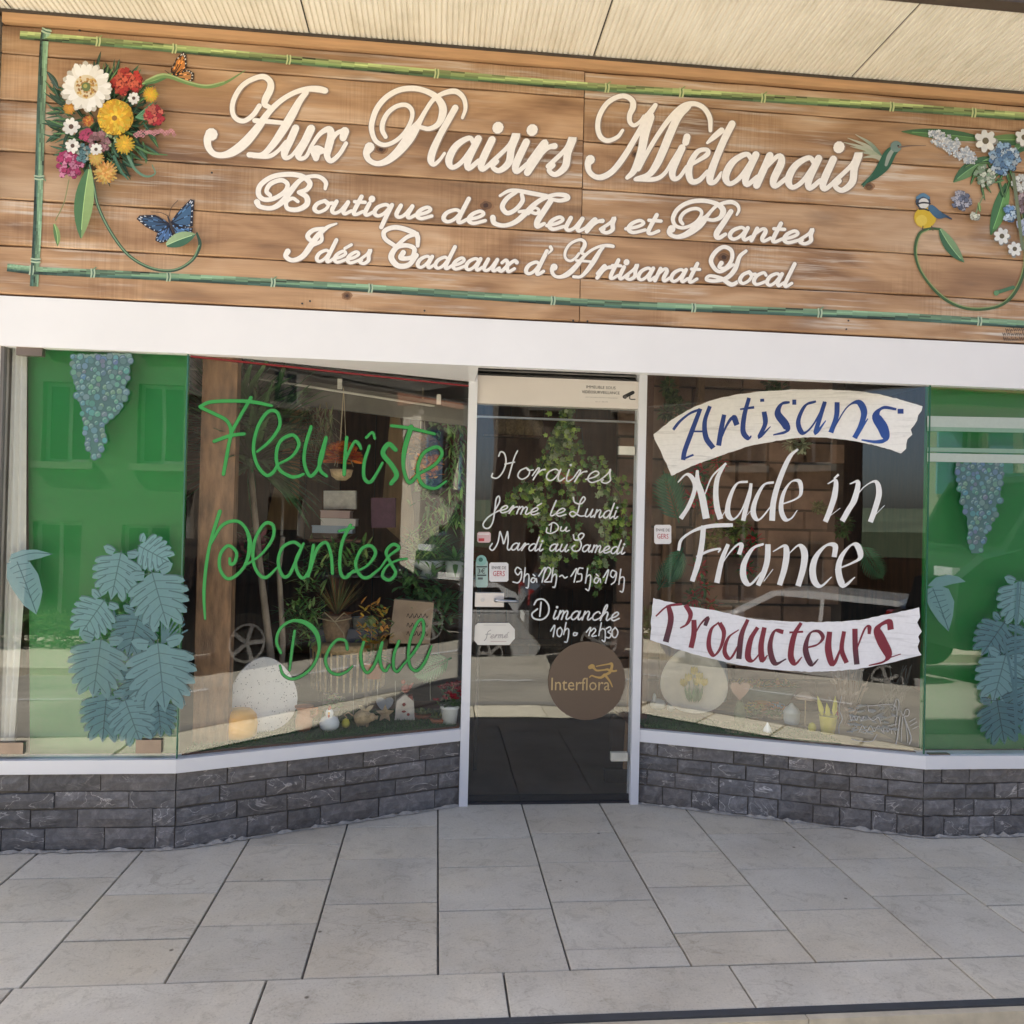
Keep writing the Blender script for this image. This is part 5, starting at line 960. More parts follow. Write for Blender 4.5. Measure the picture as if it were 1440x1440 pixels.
for i in range(120): t = rnd.random(); x = 1310+t*60; y = 190+t*34; s = (t*(1-t)*4)**.5*11+2; fl.petals(x+rnd.uniform(-3, 3), y+rnd.uniform(-s, s), 3.4, 4, [jit((.62, .64, .66)), jit((.38, .44, .52))], .8, 0, rnd.random()); 
floret(fl, 1412, 223, 21, 90, [(.10, .20, .36), (.24, .38, .54), (.45, .54, .62)], 3.6); floret(fl, 1352, 282, 12, 40, [(.13, .15, .22), (.36, .36, .42)], 3.2); floret(fl, 1420, 300, 10, 34, [(.14, .26, .46), (.45, .56, .66)], 3.2); floret(fl, 1385, 247, 14, 40, [(.55, .60, .50), (.2, .3, .2)], 2.6); floret(fl, 1436, 258, 12, 30, [(.60, .62, .60)], 3)
floret(fl, 1438, 285, 12, 30, [(.20, .14, .16), (.35, .28, .30)], 3); floret(fl, 1442, 318, 11, 30, [(.40, .46, .58)], 3)
for x, y, r in ((1386, 198, 16), (1409, 332, 12), (1427, 350, 11), (1440, 193, 13)):
    fl.petals(x+.6, y+1, r*1.05, 7, [(.25, .26, .25)], .62, .1); fl.petals(x, y, r, 7, [(.78, .78, .74), (.68, .69, .68)], .6, .1, 0); fl.disc(x, y, r*.3, (.13, .11, .07), 9)
fl.stroke([(1383, 275), (1376, 290), (1371, 305)], 1.8, (.2, .28, .14)); floret(fl, 1370, 306, 6, 10, [(.60, .62, .52)], 3); blade(fl, 1376, 285, -80, 14, 5, LG, MG); fl.stroke([(1425, 245, 5), (1432, 300, 5), (1438, 350, 4)], 4, (.16, .20, .12)); fl.build('painted_bouquet', PAINT, sign)
fl = Flat(SIGN, .0010)
for y, x0, n in ((464, 1414, 4), (470, 1410, 6), (477, 1411, 6)):
    x = x0
    for i in range(n+2): fl.stroke([(x, y-3+rnd.uniform(-1, 1)), (x+1.5, y+2), (x+3, y-2+rnd.uniform(-1, 1)), (x+4.5, y+2)], .9, (.06, .04, .03), cap=False, per=2); x += 5.6
fl.build('painted_signature', PAINT, sign)

# canopy ------------------------------------------------------------------
can = thing('canopy', 'cream corrugated canopy projecting over the sign', 'canopy', (0, YF, ZT))
jx = [-4.35, -3.10, -1.85, -.612, .655, 1.885, 3.12, 4.36]; YC = -1.057
for a, b in zip(jx[:-1], jx[1:]):
    q = B(); n = int((b-a-.007)/.0235); w = (b-a-.007)/n; prof = []
    for i in range(n): x = a+.0035+i*w; prof += [(x, 0), (x+w*.14, .007), (x+w*.30, .007), (x+w*.44, 0)]
    prof.append((b-.0035, 0)); z = ZT+.018
    for yy in (YC, YF+.02): q.v += [(x, yy, z+h) for x, h in prof]
    k = len(prof); q.f = [(i, i+1, k+i+1, k+i) for i in range(k-1)]; q.m = [0]*(k-1); q.c = [None]*(k-1)
    q.bb(a+.004, b-.004, YC, YF, z+.012, z+.03); q.build('corrugated_panel', SOFF, can)
q = B(); q.bb(-4.35, 4.36, YC-.06, YC-.003, ZT-.005, ZT+.20); q.build('edge_beam', mat('brown_beam', (.075, .055, .04), .6, .3, 8), can)
q = B(); q.bb(-4.35, 4.36, YF-.03, YF+.02, ZT+.0005, ZT+.016); q.build('wall_batten', mat('dark_batten', (.06, .045, .035), .7, .3, 8), can)
for x in jx[1:-1]: B().bb(x-.004, x+.004, YC, YF-.03, ZT+.022, ZT+.034).build('joint', mat('dark_joint', (.07, .06, .045), .8), can)
# wall above and around, shop body
wl_ = thing('shop_wall', 'rendered wall of the shop building rising above the canopy', 'wall', (0, YF, 3.6))
q = B(); q.bb(-4.5, 10, YF, 5.5, 3.60, 11.0); q.bb(-4.5, -3.6, YF, 5.5, -.2, 3.6); q.bb(4.4, 10, YF, 5.5, -.2, 3.6); q.build('wall_face', mat('grey_render', (.42, .39, .35), .9, .15, 4), wl_)
pp = thing('rain_pipe', 'rough grey rain pipe just left of the sign board', 'pipe', (-1.93, YF-.03, 2.3))
B().tube([(-1.935, YF-.04, 2.36), (-1.935, YF-.04, 3.56)], .026, 12).build('pipe', mat('weathered_zinc', (.20, .19, .18), .6, .4, 12, b=.4), pp)
for z in (2.75, 3.2): B().tube([(-1.935, YF-.04, z), (-1.935, YF-.04, z+.02)], .031, 12).build('bracket', mat('dark_screw', (.04, .04, .04)), pp)

# =================================================================== SHOP INTERIOR
ZP = .402
room = thing('shop_room', 'dark brown panelled shop interior seen through the door and windows', 'room', (0, 3, 0))
B().bb(-3.58, 4.38, .05, 5.5, -.05, .0).build('inner_floor', mat('dark_floor', (.14, .12, .10), .35, .3, 4), room)
B().bb(-3.58, 4.38, YF+.06, 5.5, 2.75, 2.8).build('inner_ceiling', mat('dark_ceiling', (.45, .38, .30), .9, .1, 3), room)
B().bb(-3.6, 4.4, YF+.04, YF+.06, 2.36, 3.6).build('header_wall', mat('dark_header', (.05, .04, .03), .9), room)
for i in range(22):
    x = -3.55+i*.36; B().bb(x, x+.35, 4.4, 4.43, 0, 2.75).build('wall_panel', mat('brown_panel', (.15, .062, .028), .5, .45, 3, b=.2, stretch=(6, 6, .6), per=True), room)
B().bb(-3.6, 4.4, 4.435, 4.5, 0, 2.75).build('back_wall', mat('dark_header', (.05, .04, .03), .9), room)
for s in (-1, 1):
    q = B(); x = -3.58 if s < 0 else 4.36; q.bb(x, x+.02, .9, 4.4, 0, 2.75); q.build('side_panel', WOODK, room)
for x0, x1 in ((.0, .95), (1.0, 1.9)):   # panelled cupboards behind the door
    q = B(); q.bb(x0, x1, 2.3, 2.32, .9, 2.3); q.build('cupboard_front', WOODK, room)
plat = thing('display_platform', 'low display platform behind the left window with a dark back riser', 'platform', (-.8, 0, 0))
q = B(); q.prism([(-1.09, YF+.04, ZP-.05), (.135, -.0, ZP-.05), (.135, .55, ZP-.05), (-1.09, .55, ZP-.05)], (0, 0, .045)); q.bb(-1.09, .135, .53, .55, .0, ZP-.02); q.build('platform_top', WOODK, plat)
plat2 = thing('display_platform', 'low display platform behind the right window', 'platform', (1.6, 0, 0))
q = B(); q.prism([(1.075, .01, ZP-.06), (2.31, YF+.04, ZP-.06), (2.31, .62, ZP-.06), (1.075, .62, ZP-.06)], (0, 0, .045)); q.build('platform_top', WOODK, plat2)
def turf(name, label, poly, z, n, seed):
    r = random.Random(seed); q = B(); A = [Vector((*p, 0)) for p in poly]; q.prism([(p.x, p.y, z) for p in A], (0, 0, .004), col=(.02, .06, .012))
    xa, xb = min(p.x for p in A), max(p.x for p in A); ya, yb = min(p.y for p in A), max(p.y for p in A); k = 0
    def inside(x, y):
        c = False; m = len(A)
        for i in range(m):
            a, b = A[i], A[(i+1) % m]
            if (a.y > y) != (b.y > y) and x < (b.x-a.x)*(y-a.y)/(b.y-a.y)+a.x: c = not c
        return c
    while k < n:
        x, y = r.uniform(xa, xb), r.uniform(ya, yb)
        if not inside(x, y): continue
        a = r.random()*6.28; h = r.uniform(.010, .022); w = .0016; c = r.choice([(.02, .11, .015), (.035, .15, .03), (.015, .07, .012), (.06, .17, .04)])
        q.add([(x-w*math.cos(a), y-w*math.sin(a), z+.003), (x+w*math.cos(a), y+w*math.sin(a), z+.003), (x+r.uniform(-.008, .008), y+r.uniform(-.008, .008), z+h)], [(0, 1, 2)], 0, c); k += 1
    tag(q.build(name, VC), label, 'turf', kind='stuff')
turf('artificial_turf', 'green artificial turf under the ornaments in the left window', [(-1.08, YF+.045), (.12, .0), (.12, .32), (-1.08, .32)], ZP-.003, 14000, 3)
turf('artificial_turf', 'green artificial turf at the left of the right window', [(1.09, .0), (2.0, YF+.16), (2.0, -.12), (1.09, .30)], ZP-.012, 7000, 4)
BOARD = mat('pale_planks', (.40, .31, .20), .6, .25, 5, stretch=(1, 6, 1))
q = B(); q.prism([(1.50, YF+.36, ZP-.013), (2.30, YF+.045, ZP-.013), (2.30, .3, ZP-.013), (1.50, .3, ZP-.013)], (0, 0, .01)); tag(q.build('display_board', BOARD), 'pale wooden board lying in the right window beside the turf', 'board')

def spot(px, py, z=ZP): return onZ(px, py, z)
def local(name, label, cat, p, rz=0, group=None): return thing(name, label, cat, (p[0], p[1], p[2]), rz, group)
def part(q, name, m, root, smooth=False): 
    me_o = q.build(name, m, None, smooth); me_o.parent = root; return me_o
def px2m(p, px): return px*abs(np.dot(np.array(p)-EYE, _f))/FPX
TERRA = mat('terracotta', (.44, .15, .06), .6, .2, 14, b=.2); CERW = mat('glazed_white', (.82, .85, .85), .25, .05, 6); OCHRE = mat('ochre_glaze', (.88, .40, .025), .35, .10, 5)
WICK = mat('wicker', (.52, .38, .21), .7, .35, 60, b=.5); PALEG = mat('pale_ceramic', (.50, .55, .54), .35, .08, 8)
STEM = mat('stem_green', (.06, .13, .03), .6, .3, 20); BARK = mat('bark', (.34, .27, .20), .85, .4, 25, b=.5, stretch=(1, 1, .4))
LEAFD = mat('dark_leaf', (.06, .13, .04), .45, .4, 9); LEAFM = mat('mid_leaf', (.09, .24, .05), .45, .35, 9); LEAFY = mat('light_leaf', (.16, .28, .05), .5, .3, 9)
# yellow drum and speckled egg board
p = spot(334, 1037); r = px2m(p, 27)
t = local('yellow_ornament', 'rounded yellow ornament at the left corner of the left window', 'ornament', p); part(B().lathe((0, 0, 0), [(r*.75, 0), (r*.95, r*.15), (r, r*.7), (r*.93, r*1.15), (r*.7, r*1.42), (r*.2, r*1.5)], 28), 'body', OCHRE, t, True)
def speckle_mat():
    m, nt, pr = new_mat('speckled_board'); vo = N(nt, 'ShaderNodeTexVoronoi'); vo.inputs['Scale'].default_value = 95; nt.links.new(coords(nt), vo.inputs['Vector'])
    r_ = ramp(nt, [(.16, (.10, .09, .09)), (.24, (.82, .80, .76))]); nt.links.new(vo.outputs['Distance'], r_.inputs[0]); f = noise(nt, coords(nt), 30, 2); rr = ramp(nt, [(.45, (0, 0, 0)), (.52, (1, 1, 1))]); nt.links.new(f, rr.inputs[0])
    nt.links.new(mixc(nt, (.84, .82, .78), r_.outputs[0], rr.outputs[0]), pr.inputs['Base Color']); pr.inputs['Roughness'].default_value = .7; return m
SPECK = speckle_mat()
def egg(px, py_base, w, h, label, m, lean=.18, rz=.35):
    p = spot(px, py_base); W_, H = px2m(p, w), px2m(p, h); t = local('egg_board', label, 'decoration', p, rz); P = []
    for i in range(40):
        a = 2*math.pi*i/40; z = H/2-H/2*math.cos(a); k = 1-.17*(z/H-.5)*2; P.append((W_/2*math.sin(a)*k, z*math.sin(lean)*1.0, z*math.cos(lean)))
    part(B().prism(P, (0, .02, 0)), 'egg_face', m, t); return t, W_, H
egg(371, 1030, 92, 104, 'large white speckled egg shaped board leaning in the left window', SPECK)
# brown vase jug
p = spot(427, 1028); r = px2m(p, 12)
t = local('brown_vase', 'small brown pottery jug with rolled rim in the left window', 'vase', p)
part(B().lathe((0, 0, 0), [(r*.7, 0), (r*.95, r*.5), (r*1.0, r*1.2), (r*.8, r*2.0), (r*.7, r*2.4), (r*1.05, r*2.8), (r*1.1, r*2.95), (r*.85, r*2.9), (r*.55, r*2.5)], 20), 'body', TERRA, t, True)
part(B().tube([(r*.8, 0, r*2.6), (r*1.5, 0, r*2.7), (r*1.5, 0, r*2.0), (r*.9, 0, r*1.6)], r*.16, 8), 'handle', TERRA, t, True)
# white hen pot
p = spot(463, 1027); r = px2m(p, 14)
t = local('hen_pot', 'white round hen pot with red comb at the centre of the left window', 'ornament', p)
part(B().lathe((0, 0, 0), [(r*.6, 0), (r*.95, r*.35), (r, r*.8), (r*.8, r*1.25), (r*.45, r*1.45)], 22), 'body', CERW, t, True)
part(B().ball((0, -r*.2, r*1.75), r*.42, sz=1.2), 'head', CERW, t, True)
q = B(); [q.ball((0, -r*.2+(i-1)*r*.2, r*2.25+(.1*r if i == 1 else 0)), r*.16) for i in range(3)]; q.ball((0, -r*.6, r*1.6), r*.12, sz=1.6); part(q, 'comb', mat('red_glaze', (.45, .03, .02), .3), t, True)
part(B().tube([(0, -r*.55, r*1.85), (0, -r*.85, r*1.75)], [r*.14, r*.02], 8), 'beak', OCHRE, t)
def bouquet(name, label, px, py, potr, poth, col, nf, fr, spread, leafm, potm, z=ZP, cat='potted flowers', sphere=True, p=None, up=1.0):
    p = spot(px, py, z) if p is None else np.array(p); u = px2m(p, 1); potr *= u; poth *= u; fr *= u; spread *= u
    t = local(name, label, cat, p)
    part(B().lathe((0, 0, 0), [(potr*.75, 0), (potr*.95, poth*.8), (potr*1.05, poth*.82), (potr*1.05, poth), (potr*.85, poth*.98)], 18), 'pot', potm, t, True)
    qs = B(); ql = B(); qf = B()
    for i in range(nf):
        a = rnd.random()*6.28; d = spread*math.sqrt(rnd.random()); h = poth+(spread*1.5*(1-(d/spread)**2*.6))*rnd.uniform(.55, 1.05)*up; x, y = math.cos(a)*d, math.sin(a)*d*.7
        qs.tube([(x*.2, y*.2, poth*.9), (x*.7, y*.7, h*.75), (x, y, h)], fr*.10, 4)
        for k in range(3): b = rnd.random()*6.28; ql.leaf((x*.6, y*.6, poth+(h-poth)*rnd.uniform(.1, .7)), (math.cos(b), math.sin(b), rnd.uniform(-.2, .6)), (0, 0, 1), fr*rnd.uniform(1.4, 2.4), fr*.9, 0, None, .3)
        for k in range(7): b = 6.28*k/7+rnd.random(); qf.leaf((x, y, h), (math.cos(b), math.sin(b), rnd.uniform(.1, .9)), (0, 0, 1), fr*rnd.uniform(.8, 1.15), fr*.8, 0, tuple(v*rnd.uniform(.7, 1.2) for v in col), .2)
    part(qs, 'stem', STEM, t); part(ql, 'foliage', leafm, t); part(qf, 'blossom', VC, t); return t
bouquet('primrose_pot', 'pot of cream primroses behind the white hen in the left window', 466, 1012, 11, 16, (.62, .58, .34), 16, 5, 17, LEAFM, mat('grey_pot', (.25, .27, .28), .5))
bouquet('begonia_pot', 'white pot of red flowers at the right end of the left window', 632, 1017, 13, 26, (.42, .015, .03), 34, 7, 24, LEAFD, CERW)
# woven pig with bow, star
p = spot(510, 1021); r = px2m(p, 13); t = local('woven_pig', 'small woven pig ornament with string bow in the left window', 'ornament', p)
part(B().ball((0, 0, r*.9), r, sz=.85, n=16, m=10), 'body', WICK, t, True); q = B(); q.ball((r*.9, 0, r*.95), r*.5, sz=.9); q.tube([(r*1.2, 0, r*.95), (r*1.6, 0, r*.9)], r*.22, 8); part(q, 'head', WICK, t, True)
q = B(); [q.tube([(sx*r*.5, sy*r*.4, r*.4), (sx*r*.5, sy*r*.4, 0)], r*.16, 6) for sx in (-1, 1) for sy in (-1, 1)]; part(q, 'feet', WICK, t)
part(B().tube([(-r*.9, 0, r), (-r*1.6, 0, r*1.5), (-r*2.0, 0, r*1.2), (-r*1.7, 0, r*.9)], r*.07, 6), 'tail', WICK, t)
q = B(); [q.leaf((r*.3, -r*.2, r*1.7), (sx, 0, .7), (0, -1, 0), r*1.0, r*.5) for sx in (-1, 1)]; part(q, 'bow', mat('jute', (.5, .4, .25), .8), t)
p = spot(541, 1015); r = px2m(p, 13); t = local('wooden_star', 'small wooden star leaning beside the woven pig', 'ornament', p); P = []
for i in range(10): a = math.pi/2+i*math.pi/5; rr = r if i % 2 == 0 else r*.45; P.append((rr*math.cos(a), 0, r*.85+rr*math.sin(a)))
part(B().prism(P, (0, r*.25, 0)), 'star_body', WICK, t)
# rooster house
p = spot(569, 1013); r = px2m(p, 14); t = local('painted_house', 'small white ornament house with a red hen on the roof in the left window', 'ornament', p)
part(B().prism([(-r, 0, 0), (r, 0, 0), (r*.85, 0, r*1.9), (0, 0, r*2.6), (-r*.85, 0, r*1.9)], (0, r, 0)), 'house_body', mat('chalk_white', (.80, .73, .62), .7, .2, 20), t)
q = B(); q.ball((-r*.1, -r*.05, r*.9), r*.22, sz=.5); q.ball((r*.35, -r*.05, r*.6), r*.15); q.ball((-r*.1, -r*.05, r*1.6), r*.18); q.box((r*.6, r*.5, r*1.3), (r*.5, r*.9, r*2.2), ry=-.15); part(q, 'painted_dots', mat('brick_red', (.34, .05, .03), .6), t)
q = B(); q.ball((0, r*.4, r*3.1), r*.45); q.ball((-r*.25, r*.3, r*3.8), r*.25); q.tube([(r*.3, r*.4, r*3.1), (r*.8, r*.4, r*3.7)], [r*.25, r*.05], 6); part(q, 'roof_hen', mat('brick_red', (.34, .05, .03), .6), t, True)
# hanging grey heart, wires
for px, y0, y1 in ((497, 965, 1005), (531, 960, 985), (556, 958, 1015), (605, 945, 985)):
    a = onY(px, y0, .12); b = onY(px, y1, .12); tag(B().tube([a, b], .0014, 4).build('hanging_wire', mat('wire', (.4, .4, .38), .4, metal=.8)), 'thin metal wire in the left window %s' % {497: 'above the gap between white hen and woven pig', 531: 'just left of the grey heart', 556: 'between the star and the ornament house', 605: 'above the succulent bowls'}[px], 'wire', 'thin wires hanging in the left window')
p = onY(541, 990, .12); r = px2m(p, 12); t = local('hanging_heart', 'pale grey heart hanging above the turf in the left window', 'ornament', p); P = [(r*1.0*math.sin(a)**3, 0, r*.85*(math.cos(a)-.38*math.cos(2*a)-.15*math.cos(3*a))) for a in [6.283*i/28 for i in range(28)]]
part(B().prism(P, (0, r*.3, 0)), 'heart_body', mat('grey_felt', (.32, .35, .38), .8), t)
# succulents on the turf
for i, (px, py, lab) in enumerate(((594, 1006, 'small bowl of yellow green succulents on the turf'), (616, 1012, 'second small bowl of succulents nearer the red flowers'))):
    p = spot(px, py+4); r = px2m(p, 12); t = local('succulent_bowl', lab+' in the left window', 'plant', p); part(B().lathe((0, 0, 0), [(r*.8, 0), (r*1.05, r*.5), (r*.9, r*.5)], 14), 'bowl', TERRA, t, True); q = B()
    for k in range(46): a = rnd.random()*6.28; e = rnd.uniform(.1, 1.3); q.leaf((math.cos(a)*r*.4, math.sin(a)*r*.4, r*.5), (math.cos(a)*math.cos(e), math.sin(a)*math.cos(e), math.sin(e)), (0, 0, 1), r*rnd.uniform(.5, .9), r*.3, 0, jit((.18, .24, .06), .4), .1)
    part(q, 'leaves', VC, t)
# dracaena with two trunks
p = onZ(372, 1000, ZP); p = np.array([onY(385, 990, .12)[0], .12, ZP]); t = local('dracaena', 'tall dracaena with two bare trunks and dark strappy crowns in the left window', 'plant', p)
part(B().lathe((0, 0, 0), [(.09, 0), (.12, .15), (.13, .17), (.115, .165)], 20), 'pot', mat('black_pot', (.03, .03, .03), .5), t, True)
def wp(px, py, y): a = onY(px, py, y)-p; return Vector(a)
tr1 = [(0, 0, .15), wp(378, 900, 0.12), wp(366, 800, 0.13), wp(358, 720, 0.11), wp(352, 655, 0.10)]; tr2 = [(.03, 0, .15), wp(398, 900, 0.13), wp(392, 800, 0.14), wp(398, 755, 0.13)]
part(B().tube(tr1, [.022, .019, .017, .015, .014], 9), 'trunk', BARK, t, True); part(B().tube(tr2, [.017, .015, .013, .012], 9), 'trunk', BARK, t, True)
def rosette(q, c, n, L, w, droop=.5, updir=(0, 0, 1), emin=-.3, emax=1.3):
    for k in range(n):
        a = rnd.random()*6.28; e = rnd.uniform(emin, emax); q.leaf(c, (math.cos(a)*math.cos(e), math.sin(a)*math.cos(e)*.7, math.sin(e)), (0, 0, 1), L*rnd.uniform(.7, 1.1), w, 0, None, droop*rnd.uniform(.6, 1.3), 5)
q = B(); rosette(q, wp(352, 655, 0.05), 130, .46, .044, .35); rosette(q, wp(330, 600, -0.01), 110, .44, .036, .3); rosette(q, wp(372, 610, 0.07), 80, .40, .034, .3); part(q, 'crown', LEAFD, t)
part(B().tube([wp(352, 655, 0.10), wp(342, 625, 0.09), wp(330, 600, 0.07)], [.012, .011, .01], 7), 'branch', BARK, t)
# wooden stools / crates, baskets, pots in the middle
t = local('round_table', 'round rattan side table in the middle of the left window', 'table', (onY(490, 930, .40)[0], .40, 0)); 
q = B(); q.lathe((0, 0, 0), [(.20, .72), (.215, .74), (.215, .765), (.20, .77)], 28); part(q, 'tabletop', WICK, t, True)
q = B(); 
for k in range(36): a = 6.283*k/36; q.tube([(.195*math.cos(a), .195*math.sin(a), .52), (.205*math.cos(a), .205*math.sin(a), .73)], .006, 5)
part(q, 'rattan_skirt', WICK, t)
for k in range(4): a = .78+1.57*k; part(B().tube([(.15*math.cos(a), .15*math.sin(a), 0), (.16*math.cos(a), .16*math.sin(a), .73)], .012, 7), 'leg', BARK, t)
tx = t.location.x
q0 = local('jute_pot', 'jute wrapped pot with a string bow on the rattan table', 'plant pot', (tx-.06, .32, .77)); part(B().lathe((0, 0, 0), [(.055, 0), (.075, .10), (.078, .15), (.065, .15)], 20), 'pot', mat('jute_wrap', (.30, .20, .12), .85, .3, 50, b=.6), q0, True)
q = B(); [q.tube([(0, -.08, .12), (s*.05, -.10, .17), (s*.09, -.09, .14), (0, -.08, .12)], .003, 5) for s in (-1, 1)]; q.tube([(0, -.08, .12), (.05, -.09, .06), (.07, -.10, -.05)], .003, 5); part(q, 'bow', mat('jute', (.5, .4, .25), .8), q0)
q = B(); 
for k in range(90): a = rnd.random()*6.28; e = rnd.uniform(.7, 1.5); q.leaf((0, 0, .14), (math.cos(a)*math.cos(e), math.sin(a)*math.cos(e), math.sin(e)), (0, 0, 1), rnd.uniform(.14, .30), .008, 0, jit(rnd.choice([(.20, .18, .06), (.12, .15, .05), (.30, .14, .05)]), .3), .1)
for k in range(50): a = rnd.random()*6.28; q.leaf((math.cos(a)*.03, math.sin(a)*.03, .15), (math.cos(a), math.sin(a), .3), (0, 0, 1), .06, .02, 0, jit((.45, .13, .03), .3), .2)
part(q, 'dried_grasses', VC, q0)
q0 = local('zinc_bucket', 'small zinc bucket beside the jute pot on the rattan table', 'bucket', (tx+.08, .36, .77)); part(B().lathe((0, 0, 0), [(.045, 0), (.062, .13), (.065, .13), (.058, .125)], 20), 'bucket_body', mat('zinc', (.34, .36, .36), .4, .2, 10, metal=.5), q0, True)
bouquet('gerbera_pot', 'pot with orange yellow flowers right of the rattan table', 0, 0, 14, 22, (.58, .28, .03), 9, 9, 22, LEAFM, TERRA, p=(onY(527, 900, .20)[0], .20, .60))
q0 = local('painted_egg', 'pale green egg on a stick above the yellow flowers', 'decoration', (onY(523, 873, .20)[0], .20, .62)); g = onY(523, 873, .20)[2]-.62
part(B().ball((0, 0, g), .022, sz=1.35), 'egg_body', mat('pale_green', (.30, .42, .14), .4), q0, True); part(B().tube([(0, 0, 0), (0, 0, g-.02)], .002, 5), 'stick', WICK, q0)
q0 = local('paper_bag', 'brown kraft paper bag with black script standing right in the left window', 'bag', (onY(578, 905, .32)[0], .32, onY(578, 905, .32)[2])); w, h = .12, .15
part(B().prism([(-w, 0, 0), (w*.85, 0, .0), (w, 0, h*1.5), (-w*.8, 0, h*1.6)], (0, .07, 0)), 'bag_body', mat('kraft', (.50, .36, .24), .85, .12, 12), q0)
fl = Flat(Plane((0, .319, 0), (0, -1, 0)), .0005)
for y in (868, 881, 893): 
    for k in range(5): fl.stroke([(572+k*6, y), (574+k*6, y-5), (576+k*6, y+1), (578+k*6, y-2)], .9, (.05, .03, .02), cap=False)
o_ = fl.build('printed_script', PAINT, q0)
shelf = local('wall_shelf', 'black metal shelf across the back of the left window', 'shelf', (onY(560, 790, .55)[0], .55, onY(560, 808, .55)[2]))
part(B().bb(-.45, .5, -.12, .12, -.012, .0), 'board', mat('black_metal', (.025, .025, .028), .4), shelf)
for s in (-.42, .47): part(B().bb(s-.01, s+.01, -.01, .01, -1.2, 0), 'leg', mat('black_metal', (.025, .025, .028), .4), shelf)
sz = shelf.location.z
q0 = local('spiky_plant', 'spiky green plant in a white footed bowl on the black shelf', 'plant', (onY(600, 800, .5)[0], .5, sz)); part(B().lathe((0, 0, 0), [(.04, 0), (.025, .03), (.09, .06), (.105, .09), (.09, .09)], 22), 'pot', CERW, q0, True)
q = B(); rosette(q, (0, 0, .08), 44, .24, .018, .25, emin=.25, emax=1.5); part(q, 'leaves', LEAFM, q0)
q0 = local('green_plant', 'bushy green plant at the right end of the black shelf', 'plant', (onY(640, 800, .47)[0], .47, sz)); part(B().lathe((0, 0, 0), [(.05, 0), (.06, .09), (.052, .09)], 18), 'pot', PALEG, q0, True)
q = B(); rosette(q, (0, 0, .08), 60, .15, .03, .5, emin=-.2, emax=1.4); part(q, 'leaves', LEAFM, q0)
for i, (px, py, z0, cc) in enumerate(((470, 745, .85, (.30, .38, .48)), (478, 735, .85, (.62, .60, .58)), (474, 724, .85, (.5, .36, .34)))):
    a = onY(px, py, .5); q0 = local('gift_box', ('blue grey gift box at the bottom', 'white gift box in the middle', 'pinkish gift box on top')[i]+' of the stack behind the lettering', 'box', a); part(B().box((0, 0, 0), (.22-.03*i, .16, .036)), 'box_body', mat('box_%s' % 'abc'[i], cc, .6, .05), q0)
    part(B().box((0, -.0, .021), (.226-.03*i, .166, .006)), 'lid', mat('box_%s' % 'abc'[i], cc, .6, .05), q0)
# support for the boxes
a = onY(474, 757, .5); q0 = local('display_stand', 'dark display stand carrying the stacked gift boxes', 'stand', (a[0], .5, 0)); part(B().bb(-.14, .14, -.1, .1, a[2]-.02, a[2]-.003), 'top', WOODK, q0); part(B().bb(-.02, .02, -.02, .02, 0, a[2]-.02), 'post', WOODK, q0)
# two tapering wooden easel boards
for i, (P, lab) in enumerate((([(372, 745), (418, 745), (424, 560), (414, 560)], 'tall tapering pale wooden board behind the dracaena'), ([(535, 735), (580, 775), (582, 720), (560, 570), (550, 570)], 'tapering wooden board behind the shelf plants'))):
    q = B(); q.prism([onY(x, y, 1.0) for x, y in P][::-1], (0, .02, 0)); tag(q.build('wooden_board', mat('bare_wood', (.40, .25, .12), .6, .3, 4, stretch=(8, 8, .8))), lab, 'board')
# hanging things
rail = thing('hanging_rail', 'thin white rail with brackets across the top of the left window', 'rail', tuple(onY(450, 560, -.02)))
a, b = onY(268, 518, -.12), onY(655, 578, .16); B().tube([a, b], .006, 8).build('rod', mat('rail_white', (.62, .58, .5), .4), rail)
for px, py in ((325, 515), (478, 540), (617, 562)): c = onY(px, py, .0); B().box(c, (.022, .02, .05)).build('bracket', mat('rail_white', (.62, .58, .5), .4), rail)
for i, (px, y1, yy, lab) in enumerate(((480, 658, .10, 'left'), (592, 645, .22, 'right'))):
    base = onY(px, y1+12, yy); top = onY(px, 545, yy); q0 = local('hanging_planter', 'orange flower ball hanging from cords, %s one of the pair in the left window' % lab, 'hanging basket', base); H = top[2]-base[2]
    q = B(); [q.tube([(0, 0, H), (.02*math.cos(a), .02*math.sin(a), H*.35), (.06*math.cos(a), .06*math.sin(a), .05)], .0022, 4) for a in (0, 2.1, 4.2)]; part(q, 'cord', mat('jute', (.5, .4, .25), .8), q0)
    part(B().lathe((0, 0, 0), [(.025, -.02), (.05, .0), (.06, .035), (.052, .035)], 18), 'basket', WICK, q0, True); q = B()
    for k in range(420):
        v = Vector((rnd.gauss(0, 1), rnd.gauss(0, 1), rnd.gauss(0, 1))).normalized(); v.z = abs(v.z)*.9-.1; q.leaf(v*.068+Vector((0, 0, .085)), v, (0, .3, 1), .048, .030, 0, jit(rnd.choice([(.78, .20, .02), (.85, .30, .03), (.66, .12, .02)]) if i == 0 else rnd.choice([(.48, .20, .06), (.55, .28, .12), (.4, .2, .1)]), .25), .1)
    part(q, 'blossom', VC, q0)
